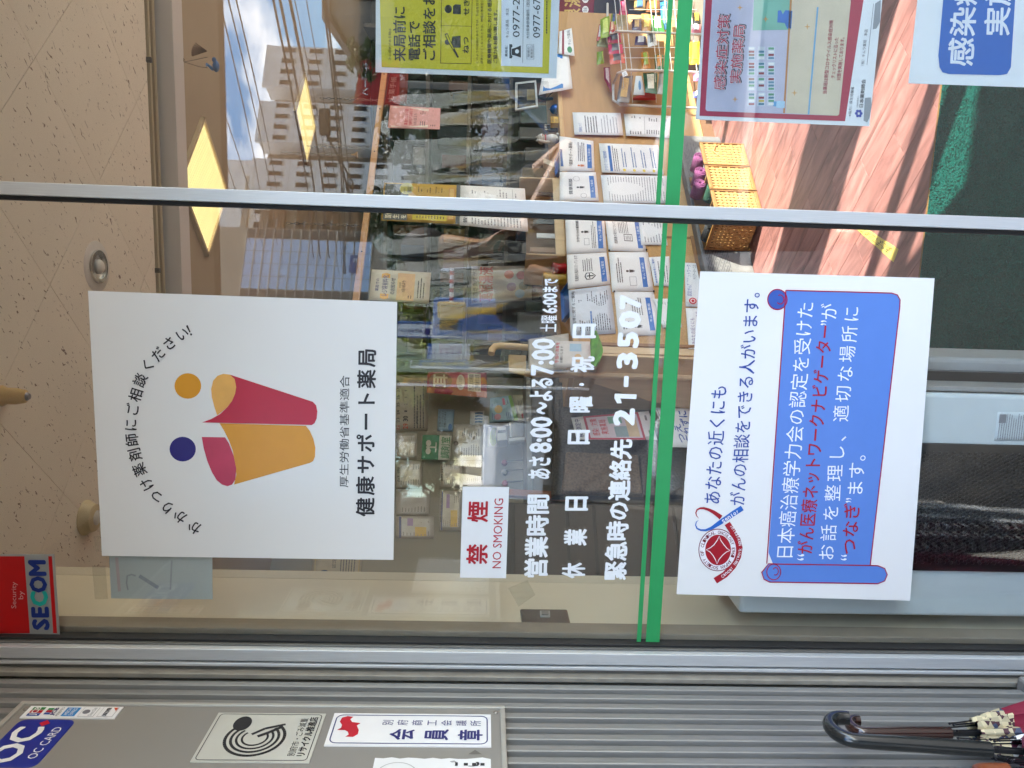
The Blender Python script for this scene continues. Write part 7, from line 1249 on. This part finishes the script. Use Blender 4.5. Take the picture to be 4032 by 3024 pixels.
pg = thing('parking_barrier', 'red and white striped parking barrier reflected beside the bag notice', 'barrier', mir(Vector((W(F_hand, 985, 1570, PY(15)).x, 15, -0.16)))); pa, pb = W(F_hand, 1000, 850, PY(15)), W(F_hand, 985, 1560, PY(15))
for i in range(14): MR().tube([pa+(pb-pa)*i/14, pa+(pb-pa)*(i+1)/14], 0.045, 10).build('arm_segment', mat('#b8231f', 0.4) if i % 2 else WHITE, pg)
bxp = W(F_hand, 985, 1570, PY(15)); MR().box(bxp.x-0.16, bxp.x+0.16, 14.8, 15.2, bxp.z-0.3, bxp.z+0.28).build('motor_box', mat('#c49a2c', 0.5), pg, bevel=0.03); MR().box(bxp.x-0.07, bxp.x+0.07, 14.93, 15.07, -0.16, bxp.z-0.3).build('post', mat('#b98d2a', 0.5), pg)
tm = W(F_ban, 945, 170, PY(16)); tk_ = thing('ticket_machine', 'blue car-park ticket machine beside the barrier', 'machine', mir(Vector((tm.x, 16, -0.16)))); MR().box(tm.x-0.42, tm.x+0.42, 16, 16.6, 0.0, tm.z+0.45).build('cabinet', mat('#1f5fa8', 0.3), tk_, bevel=0.04); MR().box(tm.x-0.28, tm.x+0.28, 15.96, 16.0, tm.z-0.1, tm.z+0.3).build('panel', mat('#16232e', 0.2), tk_); MR().box(tm.x-0.46, tm.x+0.46, 15.95, 16.65, -0.16, 0.0).build('base', CONC, tk_)
bo = W(F_hand, 920, 1038, PY(17)); o = thing('white_bollard', 'white parking bollard reflected between barrier and wall', 'bollard', mir(Vector((bo.x, 17, -0.16)))); MR().lathe([(0.06, 0), (0.06, bo.z-0.1+0.16), (0.16, bo.z+0.1), (0.10, bo.z+0.35), (0.02, bo.z+0.45)], (bo.x, 17, -0.16), 14).build('column', WHITE, o, True)
# blue estate car parked on the right
def car(label, c, ang, col):
    t = thing('parked_car', label, 'car', c); Mx = Matrix.Translation(c) @ Matrix.Rotation(R(ang), 4, 'Z')
    prof = [(-1.75, 0.28), (-1.78, 0.62), (-1.70, 0.82), (-0.95, 0.93), (-0.35, 1.46), (0.2, 1.56), (1.2, 1.54), (1.62, 1.30), (1.76, 0.90), (1.78, 0.30)]
    b = MB(); ys = [(-0.80, 0.94), (-0.74, 1.0), (0.74, 1.0), (0.80, 0.94)]
    for y, f_ in ys:
        for x, z in prof: b.v.append(Mx @ Vector((x*(0.985 if f_ < 1 else 1), y*(0.86 if z > 1.2 else 1), z if f_ == 1 else 0.28+(z-0.28)*0.97)))
    k = len(prof)
    for i in range(3):
        for j in range(k): b.f.append((i*k+j, i*k+(j+1) % k, (i+1)*k+(j+1) % k, (i+1)*k+j))
    b.f.append(tuple(range(k-1, -1, -1))); b.f.append(tuple(3*k+j for j in range(k)))
    b.build('body', mat(col, 0.15, coat=0.8, noise=0.02), t, True, 0.05, 3)
    GLK = mat('#10161c', 0.05)
    for sgn in (-1, 1): MB().add([Mx @ Vector((x, sgn*0.715 if z > 1.2 else sgn*0.805, z)) for x, z in ((-0.72, 0.98), (-0.25, 1.42), (1.1, 1.44), (1.5, 1.0))], [(0, 1, 2, 3) if sgn > 0 else (3, 2, 1, 0)]).build('side_window', GLK, t)
    MB().add([Mx @ Vector(p) for p in ((-0.96, -0.64, 0.96), (-0.96, 0.64, 0.96), (-0.40, 0.58, 1.45), (-0.40, -0.58, 1.45))], [(0, 1, 2, 3)]).build('windscreen', GLK, t)
    for sgn in (-1, 1): MB().ell(Vector((0, 0, 0)), (0.16, 0.16, 0.09), 14, 8).build('headlight', mat('#c9d2d8', 0.08), t, True).location = Mx @ Vector((-1.66, sgn*0.58, 0.70))-t.location
    for x in (-1.1, 1.12):
        for sgn in (-1, 1): MB().lathe([(0.20, -0.09), (0.30, -0.085), (0.31, 0.0), (0.30, 0.085), (0.20, 0.09)], Mx @ Vector((x, sgn*0.72, 0.31)), 24, Mx.to_3x3() @ Vector((0, 1, 0))).build('wheel', mat('#1b1b1c', 0.7), t, True)
car('blue hatchback parked on the near kerb, reflected beside the cat figurine', Vector((2.3, -6.2, -0.16)), 62, '#1f3f72'); car('white hatchback parked deeper in the car park', Vector((-4.2, -15.5, -0.16)), 85, '#c9ccd0')

# unseen potted bamboo, added outside the window so its leaves break up the sunlight
pb0 = RA+RD*2.05+RWN*0.55; pt_ = thing('added_bamboo', 'unseen potted bamboo added outside the side window to break up sunlight', 'plant', pb0); rgb = random.Random(9)
MB().lathe([(0.14, 0), (0.19, 0.30), (0.17, 0.30), (0.16, 0.27)], pb0+e1*-0.02, 24).build('pot', mat('#6d4a38', 0.7), pt_, True); stb = MB(); lfb = MB()
for i in range(6):
    bx0 = pb0+Vector((rgb.uniform(-0.1, 0.1), rgb.uniform(-0.1, 0.1), 0.25)); tp_ = bx0+RD*rgb.uniform(-0.5, 0.5)+RWN*rgb.uniform(-0.2, 0.2)+e1*rgb.uniform(1.6, 2.5); stb.tube([bx0, (bx0+tp_)/2+e1*0.1, tp_], [0.009, 0.007, 0.003], 6)
    for k in range(18):
        p = bx0+(tp_-bx0)*rgb.uniform(0.25, 1.0); d_ = (RD*rgb.gauss(0, 1)+RWN*rgb.gauss(0, 0.6)+e1*rgb.gauss(-0.3, 0.5)).normalized(); l = rgb.uniform(0.10, 0.20); sd = d_.cross(Vector((rgb.gauss(0, 1), rgb.gauss(0, 1), rgb.gauss(0, 1)))).normalized()*0.014
        lfb.add([p, p+d_*l*0.4+sd, p+d_*l, p+d_*l*0.4-sd], [(0, 1, 2, 3)])
stb.build('canes', mat('#6a7a3a', 0.5), pt_, True); lfb.build('leaves', mat('#4a6a2c', 0.5, noise=0.2), pt_)

# ================================================================ the person taking the picture (seen only in the glass)
def skin(name, pts, edges, rad, mt, parent, root=0, sub=2):
    me = bpy.data.meshes.new(name); pts = [Vector(p) for p in pts]; o0 = parent_loc(parent); me.from_pydata([tuple(p-o0) for p in pts], edges, []); o = bpy.data.objects.new(name, me); COL.objects.link(o); o.parent = parent
    o.modifiers.new('skin', 'SKIN'); sv = me.skin_vertices[0].data
    for i, r_ in enumerate(rad): sv[i].radius = (r_, r_) if not isinstance(r_, tuple) else r_
    sv[root].use_root = True; sm = o.modifiers.new('sub', 'SUBSURF'); sm.levels = sub; sm.render_levels = sub; me.materials.append(mt)
    for p in me.polygons: p.use_smooth = True
    return o
SK = mat('#b98a6c', 0.5, noise=0.05, scale=20); SHIRT = mat('#23262d', 0.9, noise=0.1, scale=30); TROU = mat('#2f3238', 0.9, noise=0.1, scale=30)
V1 = lambda x, y: mir(W(F_mid, x, y, PY(1.27)))
wr_, kn = V1(1370, 415), V1(1235, 440)
pe = thing('person', 'person in dark clothing raising one hand to a phone, seen only as a reflection', 'person', (0.02, -1.72, -0.004))
sh = Vector((0.23, -1.66, 1.34)); shl = Vector((-0.19, -1.66, 1.34)); el = Vector((0.42, -1.50, 1.14)); ell_ = Vector((-0.26, -1.52, 1.08)); wl2 = Vector((-0.03, -1.37, 1.30))
P_ = [(0.02, -1.72, 0.93), (0.02, -1.72, 1.12), (0.02, -1.71, 1.30), (0.02, -1.70, 1.43), (0.02, -1.69, 1.50), (0.02, -1.67, 1.60), (0.02, -1.67, 1.69), sh, el, wr_, shl, ell_, wl2, (0.11, -1.72, 0.86), (0.13, -1.70, 0.46), (0.13, -1.73, 0.08), (0.13, -1.60, 0.03), (-0.07, -1.72, 0.86), (-0.09, -1.71, 0.46), (-0.10, -1.74, 0.08), (-0.11, -1.61, 0.03)]
skin('body', P_, [(0, 1), (1, 2), (2, 3), (3, 4), (4, 5), (5, 6), (2, 7), (7, 8), (8, 9), (2, 10), (10, 11), (11, 12), (0, 13), (13, 14), (14, 15), (15, 16), (0, 17), (17, 18), (18, 19), (19, 20)],
     [(0.15, 0.10), (0.13, 0.09), (0.15, 0.10), 0.055, 0.055, (0.075, 0.09), (0.06, 0.075), 0.062, 0.043, 0.026, 0.062, 0.043, 0.026, 0.085, 0.058, 0.04, 0.032, 0.085, 0.058, 0.04, 0.032], SK, pe)
skin('shirt', [(0.02, -1.72, 0.90), (0.02, -1.72, 1.12), (0.02, -1.71, 1.30), (0.02, -1.70, 1.42), sh, sh*0.45+el*0.55, shl, shl*0.45+ell_*0.55], [(0, 1), (1, 2), (2, 3), (2, 4), (4, 5), (2, 6), (6, 7)], [(0.17, 0.125), (0.155, 0.115), (0.175, 0.125), 0.075, 0.082, 0.068, 0.082, 0.068], SHIRT, pe)
skin('trousers', [(0.02, -1.72, 0.94), (0.11, -1.72, 0.84), (0.13, -1.70, 0.46), (0.13, -1.73, 0.07), (-0.07, -1.72, 0.84), (-0.09, -1.71, 0.46), (-0.10, -1.74, 0.07)], [(0, 1), (1, 2), (2, 3), (0, 4), (4, 5), (5, 6)], [(0.165, 0.12), 0.105, 0.08, 0.065, 0.105, 0.08, 0.065], TROU, pe)
MB().ell((0.02, -1.685, 1.675), (0.088, 0.105, 0.095), 20, 14).build('hair', mat('#1a1614', 0.7, noise=0.2, scale=60), pe, True)
def finger(a, b_, c, r_): skin('finger', [a, (Vector(a)+Vector(b_))/2, b_, (Vector(b_)+Vector(c))/2, c], [(0, 1), (1, 2), (2, 3), (3, 4)], [r_*1.1, r_, r_, r_*0.9, r_*0.7], SK, pe, 0, 1)
ax_ = (kn-wr_).normalized(); sd_ = ax_.cross(Vector((0, 1, 0))).normalized()
skin('palm', [wr_, (wr_+kn)/2, kn, kn+Vector((0, -0.02, 0.004))], [(0, 1), (1, 2), (1, 3)], [0.023, (0.03, 0.017), (0.028, 0.014), (0.02, 0.012)], SK, pe, 0, 2)
finger(V1(1240, 425), V1(1150, 470), V1(1058, 552), 0.0085); finger(V1(1235, 440), V1(1160, 495), V1(1082, 572), 0.0088); finger(V1(1230, 450), V1(1205, 520), V1(1168, 605), 0.0085); finger(kn+Vector((0, -0.02, 0)), kn+Vector((0.0, -0.05, 0.01)), kn+Vector((0.01, -0.06, -0.03)), 0.0075); finger((wr_+kn)/2, V1(1230, 370), V1(1120, 330), 0.0095)
T1 = lambda x, y: mir(W(F_mid, x, y, PY(1.31)))
skin('palm', [wl2, T1(1640, 830), T1(1590, 820)], [(0, 1), (1, 2)], [0.024, (0.028, 0.018), (0.024, 0.014)], SK, pe, 0, 2); finger(T1(1600, 812), T1(1500, 793), T1(1370, 768), 0.0085)
for k in range(3): finger(T1(1610, 830)+Vector((-0.012*k, -0.012, -0.012*k)), T1(1570, 850)+Vector((-0.012*k, -0.03, -0.012*k)), T1(1600, 880)+Vector((-0.008*k, -0.035, -0.012*k)), 0.008)
ph = thing('phone', 'dark phone held upright by the reflected person', 'phone', (-0.01, -1.325, 1.32)); MB().box(-0.062, 0.012, -1.334, -1.326, 1.325, 1.472).build('case', mat('#17181a', 0.3), ph, bevel=0.004, seg=3); MB().lathe([(0.008, 0), (0.008, 0.002)], (0.0, -1.3262, 1.455), 16, (0, 1, 0)).build('lens', mat('#0c0d10', 0.05), ph)
